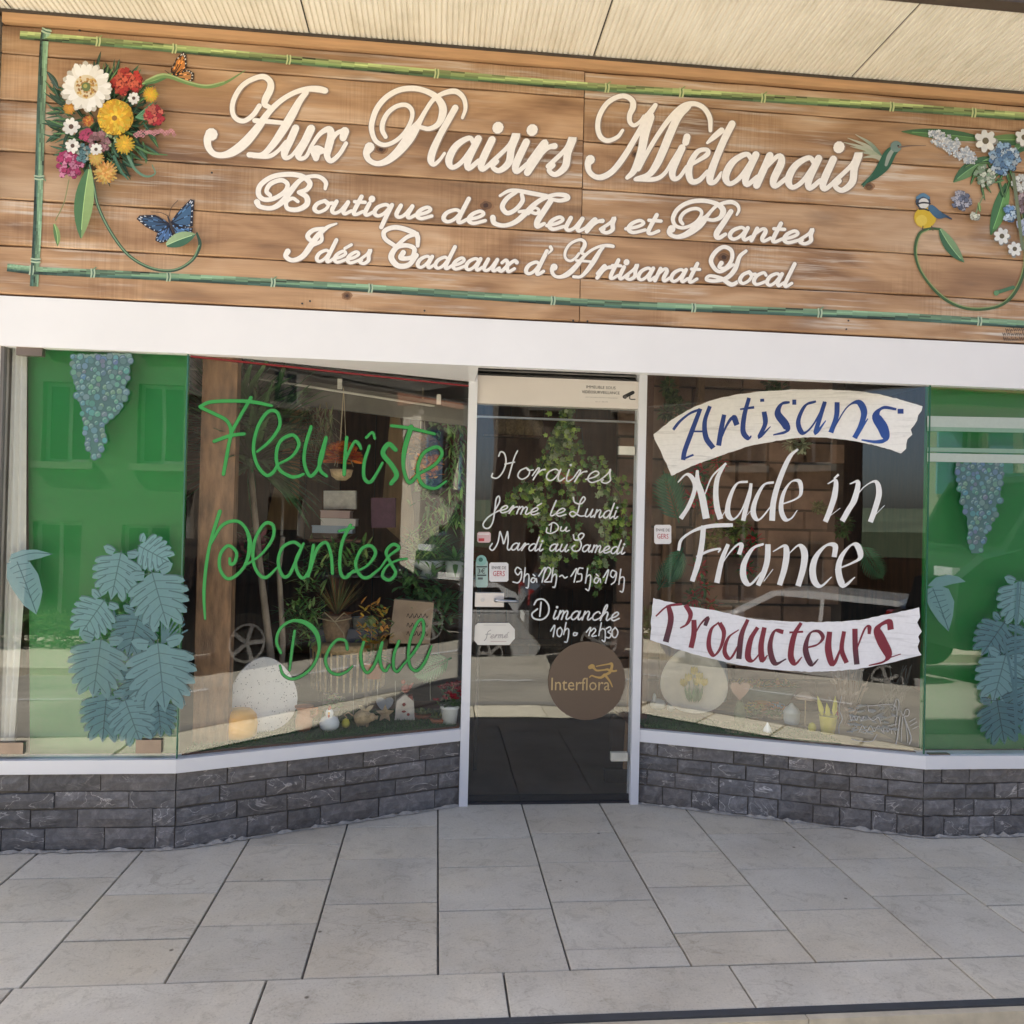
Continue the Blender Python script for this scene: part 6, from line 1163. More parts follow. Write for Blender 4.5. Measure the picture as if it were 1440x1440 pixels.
for i, (px, py, n, lab) in enumerate(((617, 575, 60, 'small green trailing plant hanging at the top right of the left window'), (596, 668, 80, 'pale leafy sprig hanging low behind the lettering'))):
    c = onY(px, py, .25); q = B()
    for k in range(n): a = rnd.random()*6.28; q.leaf((c[0]+rnd.gauss(0, .03), c[1]+rnd.gauss(0, .02), c[2]-abs(rnd.gauss(0, .08))), (math.cos(a), math.sin(a), rnd.uniform(-.8, .3)), (0, 0, 1), .05, .022, 0, jit(rnd.choice([(.10, .20, .04), (.24, .34, .12)]), .3), .2)
    tag(q.build('hanging_plant', VC), lab, 'plant')

for nm, P, m_, lab, yy in (('header_panel', [(262, 500), (400, 530), (425, 572), (262, 540)], CREAM, 'cream inner header at the top left of the left window', .10), ('header_panel', [(402, 531), (668, 572), (668, 600), (427, 570)], mat('grey_header', (.17, .155, .13), .8), 'grey inner header behind the white rail of the left window', .12)):
    q = B(); q.prism([onY(x, y, yy) for x, y in P][::-1], (0, .03, 0)); tag(q.build(nm, m_), lab, 'panel')
def mass(name, label, boxes, y, n, L, w, cols, hang=False):
    q = B()
    for k in range(n):
        x0, y0, x1, y1 = rnd.choice(boxes); c = onY(rnd.uniform(x0, x1), rnd.uniform(y0, y1), y+rnd.uniform(-.06, .06)); a = rnd.random()*6.28; e = rnd.uniform(-1.2, -.2) if hang else rnd.uniform(-.4, 1.2)
        q.leaf(c, (math.cos(a)*math.cos(e), math.sin(a)*math.cos(e), math.sin(e)), (0, .1, 1), L*rnd.uniform(.6, 1.2), w, 0, jit(rnd.choice(cols), .35), .25)
    return tag(q.build(name, VC), label, 'plant')
GC = [(.13, .30, .06), (.22, .42, .09), (.08, .18, .05), (.32, .46, .14)]
mass('leafy_plant', 'dense low green plant between the dracaena trunks and the jute pot', [(415, 800, 455, 900), (400, 850, 440, 905)], .22, 260, .09, .016, GC)
mass('leafy_plant', 'green hanging foliage along the right edge of the left window', [(628, 590, 652, 700), (600, 700, 650, 740)], .25, 220, .08, .018, GC, True)
mass('leafy_plant', 'dark green plant behind the paper bag', [(560, 800, 620, 850), (590, 830, 640, 880)], .45, 220, .11, .03, [(.08, .20, .06), (.13, .27, .08)])
mass('leafy_plant', 'brownish dried grasses hanging under the inner header at the middle of the left window', [(420, 560, 470, 620)], .15, 160, .10, .010, [(.34, .26, .14), (.20, .22, .08)], True)
mass('leafy_plant', 'grey green foliage beneath the gift boxes', [(430, 765, 520, 800)], .42, 200, .09, .02, GC)
mass('leafy_plant', 'yellow flowering sprigs between the zinc bucket and the paper bag', [(505, 850, 548, 905)], .15, 130, .05, .02, [(.62, .42, .04), (.70, .30, .04), (.12, .22, .05)])
mass('orange_flowers', 'cluster of orange flowers on the right above the white card', [(585, 640, 615, 672)], .12, 120, .045, .028, [(.80, .24, .03), (.86, .36, .05), (.6, .2, .05)])
mass('leafy_plant', 'bright green fern leaves in front of the spiky plant', [(575, 745, 620, 790)], .25, 160, .10, .014, GC)
mass('leafy_plant', 'reddish leafed plant behind the dracaena trunk', [(335, 745, 375, 800)], .3, 120, .08, .03, [(.30, .05, .08), (.14, .22, .07), (.22, .10, .08)])
for i, (P, c, lab) in enumerate((([(522, 700), (556, 700), (556, 742), (522, 742)], (.12, .05, .09), 'dark plum box behind the word plantes'), ([(455, 690), (500, 690), (500, 716), (455, 716)], (.66, .64, .60), 'white card standing on the gift boxes'), ([(436, 885), (530, 885), (530, 925), (436, 925)], (.05, .06, .10), 'navy striped basket under the rattan table'))):
    q = B(); q.prism([onY(x, y, .47 if i < 2 else .30) for x, y in P][::-1], (0, .08, 0)); tag(q.build(('box', 'card', 'basket')[i], mat('item_%s' % ('plum', 'white', 'navy')[i], c, .6, .2, 30)), lab, ('box', 'card', 'basket')[i])
# door interior: ivy, shelves, broom
c0 = onY(765, 700, .45); iv = local('hanging_ivy', 'large hanging ivy plant seen through the door glass', 'plant', c0)
def wv(px, py, y): return Vector(onY(px, py, y)-c0)
part(B().tube([wv(795, 575, .45), wv(800, 600, .45), wv(818, 602, .45), wv(820, 625, .45)], .004, 6), 'hook', mat('black_metal', (.025, .025, .028), .4), iv)
part(B().tube([wv(800, 600, .45), wv(775, 630, .45), wv(758, 665, .45), wv(735, 680, .45)], .003, 6), 'wire', mat('black_metal', (.025, .025, .028), .4), iv)
part(B().lathe(tuple(wv(795, 668, .49)), [(.03, -.05), (.05, -.03), (.058, .012), (.05, .012)], 18), 'pot', TERRA, iv, True)
q = B()
def ivyleaf(q, c, s, col):
    a = rnd.random()*6.28; n = Vector((rnd.uniform(-.5, .5), -1, rnd.uniform(-.3, .7))).normalized(); x = n.orthogonal().normalized(); x = (Matrix.Rotation(a, 3, n) @ x); y = n.cross(x); c = Vector(c)
    pts = [(0, -.5), (.45, -.35), (.38, .0), (.62, .25), (.2, .28), (0, .8), (-.2, .28), (-.62, .25), (-.38, .0), (-.45, -.35)]
    q.add([c+n*s*.12]+[c+x*px*s+y*py*s for px, py in pts], [(0, i+1, (i+1) % 10+1) for i in range(10)], 0, col)
strands = [[(788, 600), (775, 640), (760, 690), (745, 735)], [(800, 590), (806, 640), (812, 700), (808, 780)], [(790, 610), (770, 680), (765, 740), (770, 790)], [(815, 640), (845, 680), (868, 730), (860, 780)], [(800, 600), (783, 630), (800, 680), (790, 740)],
           [(770, 620), (745, 690), (725, 690), (715, 720)], [(760, 700), (770, 760), (775, 798)], [(790, 650), (790, 720), (785, 790)], [(840, 650), (872, 700), (880, 760)], [(850, 730), (850, 760), (840, 800), (838, 830)], [(795, 590), (792, 600), (790, 620)]]
for st in strands:
    C = catmull(st, 12)
    for k in range(70):
        p2 = C[min(len(C)-1, int(abs(rnd.random())*len(C)))]; s = rnd.choice([.025, .03, .036]); ivyleaf(q, wv(p2[0]+rnd.gauss(0, 6.5), p2[1]+rnd.gauss(0, 7), .45+rnd.gauss(0, .05)), s, jit(rnd.choice([(.12, .24, .05), (.24, .38, .06), (.36, .50, .10), (.08, .16, .04), (.32, .40, .20)]), .3))
part(q, 'foliage', VC, iv)
q = B(); [q.tube([wv(x, y, .45) for x, y in st], .0022, 4) for st in strands]; part(q, 'stem', STEM, iv)
a, b = onY(878, 1085, .30), onY(893, 820, .55); br = thing('broom_handle', 'wooden broom handle leaning inside the door', 'broom', tuple(a)); B().tube([(a[0], a[1], 0.0), b], .013, 10).build('shaft', mat('varnished_wood', (.30, .16, .07), .4, .3, 6), br)
B().box((a[0], a[1]+.01, .04), (.22, .05, .07)).build('brush_head', mat('dark_bristle', (.06, .05, .04), .9), br)
for i, (px0, px1, py, y) in enumerate(((680, 760, 610, 2.2), (840, 890, 870, 1.6), (690, 790, 905, 2.4))):
    a, b = onY(px0, py, y), onY(px1, py, y); q = B(); q.bb(a[0], b[0], y, y+.25, a[2]-.015, a[2]); tag(q.build('wall_shelf', WOODD), ('upper wooden shelf inside behind the door', 'grey lower shelf behind the right of the door', 'low wooden counter edge behind the door')[i], 'shelf')
for i in range(5):
    c = onY(706+i*13, 605, 2.15); q = B(); q.lathe((c[0], c[1]+.1, onY(690, 610, 2.2)[2]+.001), [(.035, 0), (.05, .05), (.045, .11), (.03, .13)], 14); tag(q.build('wicker_jar', WICK, smooth=True), '%s of the five small brown jars on the upper shelf behind the door' % ('leftmost', 'second from left', 'middle', 'second from right', 'rightmost')[i], 'jar', 'brown jars on the upper shelf')

# right window display -------------------------------------------------------
st_ = thing('stone_wall', 'inner wall of brown stones behind the right window', 'wall', (1.8, .7, 0))
STONE = mat('brown_stone', (.27, .16, .105), .8, .4, 6, b=.5, per=True)
B().bb(1.10, 2.55, .72, .80, 0, 2.6).build('wall_core', mat('wall_mortar', (.10, .07, .05), .9), st_)
z = .35
while z < 2.5:
    x = 1.10+rnd.uniform(-.1, 0); h = rnd.uniform(.12, .18)
    while x < 2.4:
        l = rnd.uniform(.16, .34); q = B(); q.box(((x+max(x, 1.1)+l)/2 if x < 1.1 else x+l/2, .705+rnd.uniform(-.01, .01), z+h/2), (l-.018, .05, h-.016), rx=rnd.uniform(-.03, .03), rz=rnd.uniform(-.02, .02)); q.build('stone', STONE, st_); x += l
    z += h
q = B(); q.bb(1.085, 1.15, .14, .20, ZP-.02, 2.6); tag(q.build('wooden_upright', WOODK), 'dark brown upright board just inside the right window beside the door', 'upright')
q = B(); q.bb(1.36, 1.44, .62, .66, ZP, 2.5); q.bb(1.56, 1.60, .62, .66, ZP, 2.5); tag(q.build('wooden_rack', WOODD), 'brown wooden rack in front of the stone wall', 'rack')
def palm(name, px, py, ang, L, y, lab):
    c = onY(px, py, y); q = B(); a = math.radians(ang); d = Vector((math.cos(a), -.2, math.sin(a))).normalized(); s = Vector((-d.z, 0, d.x)).normalized(); L = px2m(c, L); c = Vector(c)
    q.tube([c, c+d*L*.5, c+d*L], [.005, .004, .002], 5)
    for i in range(14):
        t = .1+i/15
        for sg in (-1, 1): q.leaf(c+d*L*t*.95, (d*(.75)+s*sg*(1.0-.5*t)), (0, -1, 0), L*.44*(math.sin(math.pi*min(1, t*.8+.2))), L*.055, 0, None, .12)
    return tag(q.build(name, mat('palm_leaf', (.05, .17, .075), .4, .3, 10)), lab, 'leaf')
palm('palm_leaf', 955, 735, 112, 78, .25, 'palm leaf left of the painted words in the right window, the upper one'); palm('palm_leaf', 960, 770, -115, 55, .25, 'palm leaf hanging below the square sticker in the right window')
palm('palm_leaf', 1210, 765, -60, 58, .25, 'palm leaf at the right end of the painted words in the right window'); palm('palm_leaf', 635, 925, 205, 60, -.02, 'dark palm leaf low at the right end of the left window'); palm('palm_leaf', 925, 830, 60, 55, .3, 'palm leaf behind the left end of the red painted word')
def flowers_at(name, label, pts, col, n, s, y, cat='flowers'):
    q = B()
    for (px, py) in pts:
        c = onY(px, py, y)
        for k in range(n): v = Vector((rnd.gauss(0, 1), rnd.gauss(0, 1), rnd.gauss(0, 1))).normalized(); q.leaf(Vector(c)+v*s*.7*rnd.random(), v, (0, .3, 1), s*rnd.uniform(.5, 1), s*.45, 0, jit(rnd.choice(col), .3), .2)
    return tag(q.build(name, VC), label, cat)
RC_ = [(.62, .03, .04), (.48, .02, .03), (.05, .14, .03), (.07, .18, .05)]
flowers_at('red_flowers', 'red flowering garland high behind the left of the right window', [(985, 665), (990, 690), (1010, 650), (1000, 715), (975, 700)], RC_, 60, .05, .22)
flowers_at('red_flowers', 'red flowers behind the middle of the second painted line', [(1040, 770), (1060, 760), (1050, 800)], RC_, 60, .05, .22)
flowers_at('red_flowers', 'red flowers low at the left edge above the lower banner', [(985, 800), (990, 825), (975, 840), (1000, 850)], RC_, 60, .05, .22)
flowers_at('green_foliage', 'yellow green foliage behind the middle of the right window', [(1010, 745), (1030, 750), (1000, 760), (1045, 740)], [(.12, .18, .03), (.20, .24, .05)], 50, .05, .20, 'plant')
flowers_at('hanging_fern', 'green plant hanging at the top left of the right window', [(940, 545), (945, 560), (938, 580), (955, 570), (950, 600)], [(.10, .16, .04), (.18, .24, .08), (.06, .10, .03)], 60, .05, .3, 'plant')
flowers_at('hanging_fern', 'small green plant hanging at the top middle of the right window', [(1085, 540), (1095, 548)], [(.10, .16, .04), (.06, .10, .03)], 40, .05, .3, 'plant')
flowers_at('hydrangea', 'pale green hydrangea head just under the upper banner', [(1112, 625), (1128, 627)], [(.50, .52, .34), (.40, .45, .28)], 70, .045, .3)
flowers_at('green_ball', 'round yellow green moss ball behind the word in', [(1150, 713), (1155, 716)], [(.14, .20, .05), (.20, .26, .08)], 90, .035, .4, 'plant')
flowers_at('green_foliage', 'green sprig under the word in', [(1190, 735), (1185, 745)], [(.06, .16, .04), (.10, .20, .05)], 60, .05, .4, 'plant')
t, W_, H = egg(975, 1003, 92, 92, 'tulip printed egg shaped board at the left of the right window', mat('egg_cream', (.78, .72, .58), .7, .15, 10), .15, -.3)
q = B()
for k, (x, z) in enumerate(((-.03, .19), (.0, .23), (.03, .20), (.055, .17), (-.055, .16), (.015, .17))):
    q.tube([(x*.4, -.001, .07), (x, .02, z)], .003, 4, 0, (.10, .2, .06)); [q.leaf((x, .015, z-.02), (s*.35, -.05, 1), (0, -1, 0), .05, .028, 0, jit((.62, .48, .10), .15), 0) for s in (-1, 0, 1)]; q.leaf((x*.4, -.006, .06), (x*6, -.05, 1), (0, -1, 0), .09, .02, 0, jit((.10, .22, .08), .3), 0)
part(q, 'tulip_picture', VC, t)
def simple(name, label, cat, px, py, prof, m, k=1.0, z=ZP-.01): 
    p = spot(px, py, z); u = px2m(p, 1); t = local(name, label, cat, p); part(B().lathe((0, 0, 0), [(r*u, h*u) for r, h in prof], 20), 'body', m, t, True); return t, u
simple('white_vase', 'tall white vase behind the tulip egg in the right window', 'vase', 1010, 985, [(11, 0), (13, 30), (10, 62), (12, 64), (8, 64)], CERW)
t, u = simple('yellow_bucket', 'yellow bunny bucket with long ears in the right window', 'bucket', 1164, 1033, [(9, 0), (12, 26), (13, 27), (11, 26)], mat('yellow_plastic', (.62, .55, .06), .4, .05))
q = B(); [q.leaf((s*8*u, 0, 24*u), (s*.18, 0, 1), (0, -1, 0), 30*u, 8*u) for s in (-1, 1)]; q.leaf((0, 0, 20*u), (0, 0, 1), (0, -1, 0), 24*u, 8*u); part(q, 'ear', mat('yellow_plastic', (.62, .55, .06), .4), t)
t, u = simple('meringue_jar', 'small pale green lidded jar in the middle of the right window', 'jar', 1113, 1019, [(9, 0), (11, 8), (11, 16), (12, 17), (9, 23), (4, 27), (1.5, 30)], PALEG)
t, u = simple('mushroom_stand', 'thin wooden mushroom on a long stem in the right window', 'ornament', 1132, 1022, [(6, 0), (6, 2), (1.0, 3), (1.0, 40)], WICK); part(B().lathe((0, 0, 40*u), [(15*u, 0), (12*u, 3*u), (5*u, 8*u), (1*u, 9*u)], 18), 'cap', mat('pale_cap', (.5, .38, .3), .7), t, True)
t, u = simple('pear_ornament', 'small white pear shaped ornament on the turf of the right window', 'ornament', 1079, 1031, [(5, 0), (6, 3), (5, 7), (2, 12), (1, 15)], CERW)
t, u = simple('reed_bag', 'green and brown wrapped bouquet behind the tulip egg', 'bouquet', 1040, 1020, [(6, 0), (9, 16), (5, 30), (4, 34)], mat('green_wrap', (.10, .13, .06), .8, .4, 10)); p = spot(1040, 1020); q = B(); P = [(14*u*math.sin(a)**3, 0, 50*u+12*u*(math.cos(a)-.38*math.cos(2*a)-.15*math.cos(3*a))) for a in [6.283*i/26 for i in range(26)]]; part(q.prism(P, (0, 4*u, 0)), 'wooden_heart', mat('pink_wood', (.42, .26, .19), .7), t)
for i, (px, lab) in enumerate(((1060, 'left'), (1090, 'right'))):
    t = bouquet('flower_tray', 'tray of yellow and orange small flowers, %s one behind the turf' % lab, px, 1012, 12, 6, ((.58, .46, .10), (.52, .22, .10))[i], 16, 5, 14, LEAFM, WICK, z=ZP-.01)
t = thing('dough_bowl', 'long green grey wooden bowl with flowers behind the lower banner', 'bowl', tuple(onY(1090, 975, .5))); c = onY(1075, 985, .5); u = px2m(c, 1)
B().lathe(tuple(c), [(20*u, -22*u), (38*u, 4*u), (45*u, 18*u), (41*u, 18*u)], 26, sy=.6).build('bowl_body', mat('grey_green', (.20, .25, .17), .7, .2, 12), t, True)
q = B()
for k in range(120): q.leaf((c[0]+rnd.uniform(-42, 42)*u, c[1]+rnd.uniform(-.05, .05), c[2]+20*u), (rnd.uniform(-1, 1), rnd.uniform(-1, .3), rnd.uniform(.1, 1)), (0, 0, 1), 13*u, 6*u, 0, jit(rnd.choice([(.55, .36, .06), (.5, .22, .08), (.1, .18, .05)]), .3), .2)
q.build('blossom', VC, t)
c = spot(1190, 1020); q = B(); C = Vector(c); u = px2m(c, 1)
for k in range(90):
    a = rnd.uniform(-.35, .35); L = rnd.uniform(35, 85)*u; b = C+Vector((rnd.gauss(0, 4)*u, rnd.gauss(0, 4)*u, 0)); d = Vector((math.sin(a), rnd.uniform(-.2, .2), 1)); q.tube([b, b+d*L], [.0018, .0012], 4, 0, jit((.34, .25, .20), .3))
    if k % 2: q.leaf(b+d*L*rnd.uniform(.3, 1), (rnd.uniform(-1, 1), -.3, .6), (0, -1, 0), 10*u, 4*u, 0, jit((.42, .32, .26), .3))
tag(q.build('dried_branches', VC), 'bundle of dried brown branches standing right in the right window', 'branches')
p = spot(925, 998); t = local('stone_ornament', 'small grey and white rounded stones at the left corner of the right window', 'ornament', p); part(B().ball((0, 0, .03), .045, sz=.7).ball((.07, -.02, .02), .025).ball((-.03, -.03, .07), .012, sz=2.5), 'stone_body', PALEG, t, True)
c = onY(1250, 1000, .1); q = B(); 
for k in range(26): a = rnd.uniform(0, 1.5); q.tube([(c[0]+rnd.uniform(-.1, .1), c[1], ZP+rnd.uniform(0, .1)), (c[0]+.05+rnd.uniform(-.1, .1), c[1]+.02, ZP+rnd.uniform(.1, .3))], .002, 4, 0, jit((.25, .24, .22), .3))
tag(q.build('twig_wreath', VC), 'grey twigs at the right end of the right window', 'twigs')

for nm, lab, px, py, prof, mm_ in (('orange_pot', 'small orange pot on the pale board behind the turf of the right window', 1072, 1000, [(8, 0), (10, 12), (11, 13), (9, 13)], 'orange_glaze'),
        ('blue_pot', 'small blue grey pot left of the lidded jar in the right window', 1094, 1004, [(7, 0), (9, 10), (9, 14), (8, 14)], 'blue_glaze'), ('yellow_egg', 'small yellow egg ornament between jar and yellow bucket in the right window', 1142, 1030, [(1, 0), (5, 3), (6, 7), (4, 12), (1, 14)], 'yellow_plastic'),
        ('red_jar', 'small red jar behind the yellow bucket in the right window', 1182, 1012, [(8, 0), (9, 12), (6, 16), (6, 18)], 'red_glaze')):
    simple(nm, lab, 'ornament', px, py, prof, mat(mm_, {'orange_glaze': (.72, .28, .04), 'blue_glaze': (.25, .36, .46)}.get(mm_, (.5, .05, .03)), .4))
for nm, lab, px, py, prof, mm_ in (('orange_pot', 'small orange pot behind the brown jug in the left window', 444, 1012, [(7, 0), (9, 11), (10, 12), (8, 12)], 'orange_glaze'), ('yellow_egg', 'small yellow egg ornament right of the white hen in the left window', 486, 1024, [(1, 0), (5, 3), (6, 7), (4, 12), (1, 14)], 'yellow_plastic')):
    simple(nm, lab, 'ornament', px, py, prof, mat(mm_, (.7, .3, .04), .4), z=ZP)
# =================================================================== ACROSS THE STREET (seen in the glass)
SHUT = mat('blue_shutter', (.16, .28, .40), .6, .15, 8); DGL = mat('dark_window', (.02, .022, .025), .08); FRW = mat('frame_white', (.26, .26, .25), .5)
ROOF = mat('roof_tiles', (.28, .13, .08), .85, .35, 14, b=.5, stretch=(1, 1, 1))
def stone_facade(name, base, sc=1.0):
    m, nt, p = new_mat(name); bt = N(nt, 'ShaderNodeTexBrick'); bt.inputs['Scale'].default_value = 2.2*sc; bt.inputs['Mortar Size'].default_value = .012; bt.inputs['Row Height'].default_value = .35; bt.inputs['Brick Width'].default_value = .75
    sp = N(nt, 'ShaderNodeSeparateXYZ'); g = N(nt, 'ShaderNodeNewGeometry'); nt.links.new(g.outputs['Position'], sp.inputs[0]); ad = N(nt, 'ShaderNodeMath', operation='ADD'); nt.links.new(sp.outputs[0], ad.inputs[0]); nt.links.new(sp.outputs[1], ad.inputs[1])
    cb = N(nt, 'ShaderNodeCombineXYZ'); nt.links.new(ad.outputs[0], cb.inputs[0]); nt.links.new(sp.outputs[2], cb.inputs[1]); nt.links.new(cb.outputs[0], bt.inputs['Vector'])
    bt.inputs['Color1'].default_value = (*base, 1); bt.inputs['Color2'].default_value = (*(v*.72 for v in base), 1); bt.inputs['Mortar'].default_value = (*(v*.5 for v in base), 1)
    f = noise(nt, coords(nt), 1.4, 5); r = ramp(nt, [(.3, (.75, .75, .75)), (.7, (1.1, 1.1, 1.1))]); nt.links.new(f, r.inputs[0]); nt.links.new(mixc(nt, bt.outputs['Color'], r.outputs[0], 1, 'MULTIPLY'), p.inputs['Base Color']); p.inputs['Roughness'].default_value = .9; return m
def house(name, label, x0, x1, z0, z1, y, dep, m, wins, roof=True, gable=False, shut=None, arch=None, cornice=True):
    t = thing(name, label, 'house', ((x0+x1)/2, y-dep/2, z0)); xs_ = sorted({x0, x1, *[v for w in wins for v in (w[0], w[1])]}); zs = sorted({z0, z1, *[v for w in wins for v in (w[2], w[3])]}); q = B()
    for i in range(len(xs_)-1):
        for j in range(len(zs)-1):
            cx, cz = (xs_[i]+xs_[i+1])/2, (zs[j]+zs[j+1])/2
            if any(w[0] < cx < w[1] and w[2] < cz < w[3] for w in wins): continue
            q.add([(xs_[i], y, zs[j]), (xs_[i+1], y, zs[j]), (xs_[i+1], y, zs[j+1]), (xs_[i], y, zs[j+1])], [(3, 2, 1, 0)])
    for w in wins:
        a, b, c, d = w[:4]; v = [(a, y, c), (b, y, c), (b, y, d), (a, y, d)]; v2 = [(X, y-.22, Z) for X, _, Z in v]; q.add(v+v2, [(i, (i+1) % 4, (i+1) % 4+4, i+4) for i in range(4)])
    q.add([(x0, y, z0), (x0, y-dep, z0), (x0, y-dep, z1), (x0, y, z1)], [(0, 1, 2, 3)]); q.add([(x1, y, z0), (x1, y-dep, z0), (x1, y-dep, z1), (x1, y, z1)], [(3, 2, 1, 0)]); q.add([(x0, y-dep, z0), (x1, y-dep, z0), (x1, y-dep, z1), (x0, y-dep, z1)], [(0, 1, 2, 3)])
    if gable: xm = (x0+x1)/2; q.add([(x0, y, z1), (x1, y, z1), (xm, y, z1+1.6)], [(0, 2, 1)]); q.add([(x0, y-dep, z1), (x1, y-dep, z1), (xm, y-dep, z1+1.6)], [(0, 1, 2)])
    q.build('wall', m, t); q = B()
    if gable: xm = (x0+x1)/2; [q.add([(xa, y+.3, z1-.1), (xa, y-dep-.3, z1-.1), (xm, y-dep-.3, z1+1.62), (xm, y+.3, z1+1.62), (xa, y+.3, z1+.03), (xa, y-dep-.3, z1+.03), (xm, y-dep-.3, z1+1.76), (xm, y+.3, z1+1.76)], [(0, 1, 2, 3), (4, 7, 6, 5), (0, 4, 5, 1), (3, 2, 6, 7), (0, 3, 7, 4)]) for xa in (x0-.3, x1+.3)]
    else: ym = y-dep/2; q.add([(x0-.2, y+.35, z1), (x1+.2, y+.35, z1), (x1+.2, ym, z1+1.5), (x0-.2, ym, z1+1.5), (x0-.2, y-dep-.35, z1), (x1+.2, y-dep-.35, z1)], [(0, 1, 2, 3), (3, 2, 5, 4), (0, 3, 4), (1, 5, 2), (0, 4, 5, 1)])
    q.build('roof', ROOF, t)
    for w in wins:
        a, b, c, d = w[:4]; f = B(); 
        for bb_ in ((a, a+.06, c, d), (b-.06, b, c, d), (a+.06, b-.06, c, c+.06), (a+.06, b-.06, d-.06, d), ((a+b)/2-.03, (a+b)/2+.03, c+.06, d-.06)): f.bb(bb_[0], bb_[1], y-.20, y-.15, bb_[2], bb_[3])
        wo = f.build('window', FRW, t); B().bb(a+.06, b-.06, y-.185, y-.175, c+.06, d-.06).build('pane', DGL, wo)
        B().bb(a-.1, b+.1, y+.0, y+.10, c-.12, c-.001).build('sill', mat('sill_stone', (.20, .185, .16), .8), t)
        if shut and w[2] > 0.2:
            for s0, s1 in ((a-.52, a-.02), (b+.02, b+.52)): B().bb(s0, s1, y+.004, y+.05, c-.02, d+.02).build('shutter', shut, t)
    if cornice and not gable: B().bb(x0-.1, x1+.1, y+.002, y+.16, z1-.25, z1-.002).build('cornice', mat('sill_stone', (.20, .185, .16), .8), t)
    return t
CR = mat('cream_facade', (.115, .105, .088), .9, .12, 1.5, b=.1); ST2 = stone_facade('grey_stone_facade', (.17, .145, .12)); ST3 = stone_facade('brown_stone_facade', (.24, .15, .10), .9)
house('townhouse', 'two storey cream townhouse across the street with tall paired windows', -9.5, -3.1, -1.2, 6.2, -11.2, 7, CR, [(-8.6, -7.7, -.9, 1.2), (-7.0, -6.2, -.9, 1.25), (-5.5, -4.7, -.9, 1.22), (-4.3, -3.6, -.9, 1.22), (-8.6, -7.7, 2.3, 3.7), (-6.9, -6.1, 2.3, 3.7), (-5.3, -4.5, 2.3, 3.7), (-8.6, -7.7, 4.5, 5.6), (-6.9, -6.1, 4.5, 5.6), (-5.3, -4.5, 4.5, 5.6)])
house('stone_house', 'brown stone house across the street left of the gap', -3.0, -.62, -1.2, 5.6, -11.0, 2.2, ST3, [(-2.7, -2.0, 0, 1.6), (-1.5, -.8, -.9, 1.2), (-2.6, -1.9, 2.6, 3.8), (-1.4, -.7, 2.6, 3.8)])
house('stone_barn', 'grey stone building across the street with a dark arched gateway', 1.35, 11.0, -.9, 6.8, -12.2, 3, ST2, [(1.8, 2.5, -.7, 1.4), (1.9, 2.5, 3.9, 5.2), (3.6, 4.4, .4, 1.9), (6.0, 6.9, .4, 1.9), (3.7, 4.4, 3.9, 5.2), (6.1, 6.8, 3.9, 5.2)])
q = B(); ar = [(4.9, -.8), (7.0-.3, -.8), (6.7, 2.6)]; n = 14
P = [(7.8, -.8)]+[(8.7-.9*math.cos(math.pi*i/n), 3.2+1.25*math.sin(math.pi*i/n)) for i in range(n+1)]+[(9.6, -.8)]
q.prism([(x, -12.19, z) for x, z in P], (0, .012, 0)); tag(q.build('arched_gate', mat('dark_gate', (.025, .018, .014), .8)), 'dark arched doorway of the grey stone building across the street', 'gate')
house('gable_house', 'pale gabled house with blue shutters across the street to the right', 9.65, 15, -.7, 4.2, -11.5, 2.6, mat('pale_facade', (.60, .56, .48), .9, .08, 2), [(10.35, 10.9, 2.2, 3.6), (12.2, 12.9, 2.2, 3.6), (10.3, 11.0, .1, 1.3), (12.2, 13, -.6, 1.3)], shut=SHUT)
q = B(); q.bb(-.6, 1.3, -12.6, -12.3, -1.2, .9); tag(q.build('garden_wall', ST3), 'low stone garden wall closing the gap between the houses across the street', 'wall')
q = B(); q.add([(-30, -32, -1), (36, -32, -1), (36, -32, 1.6), (-30, -32, 1.1)], [(3, 2, 1, 0)]); q.add([(-30, -32, 1.1), (36, -32, 1.6), (36, -60, 3.4), (-30, -60, 2.8)], [(3, 2, 1, 0)]); tag(q.build('hills', mat('far_hill', (.10, .13, .08), .95, .3, .2)), kind='structure')
# hedge
hg = thing('hedge', 'clipped green hedge in front of the cream townhouse', 'hedge', (-5.5, -10, -1)); q = B()
for i in range(5200): 
    x = rnd.uniform(-8.6, -2.9); y = -9.9+rnd.uniform(-.35, .35); z = ground_z(x, y)+rnd.random()**.7*.72; f = rnd.choice([(0, 1, .2), (.6, .8, .4), (-.6, .7, .3), (0, .2, 1)]); a = Vector(f)+Vector((rnd.gauss(0, .4), rnd.gauss(0, .4), rnd.gauss(0, .4))); q.leaf((x, y, z), a, (rnd.random(), 0, 1), .10, .06, 0, jit(rnd.choice([(.05, .13, .03), (.09, .20, .04), (.03, .08, .02), (.14, .26, .07)]), .3), .2, 2)
q.build('foliage', VC, hg); q = B()
for i in range(12): x = -8.4+i*.48; g = ground_z(x, -9.9); q.tube([(x, -9.9, g), (x+.05, -9.85, g+.55)], [.03, .015], 6)
q.build('trunk', BARK, hg)
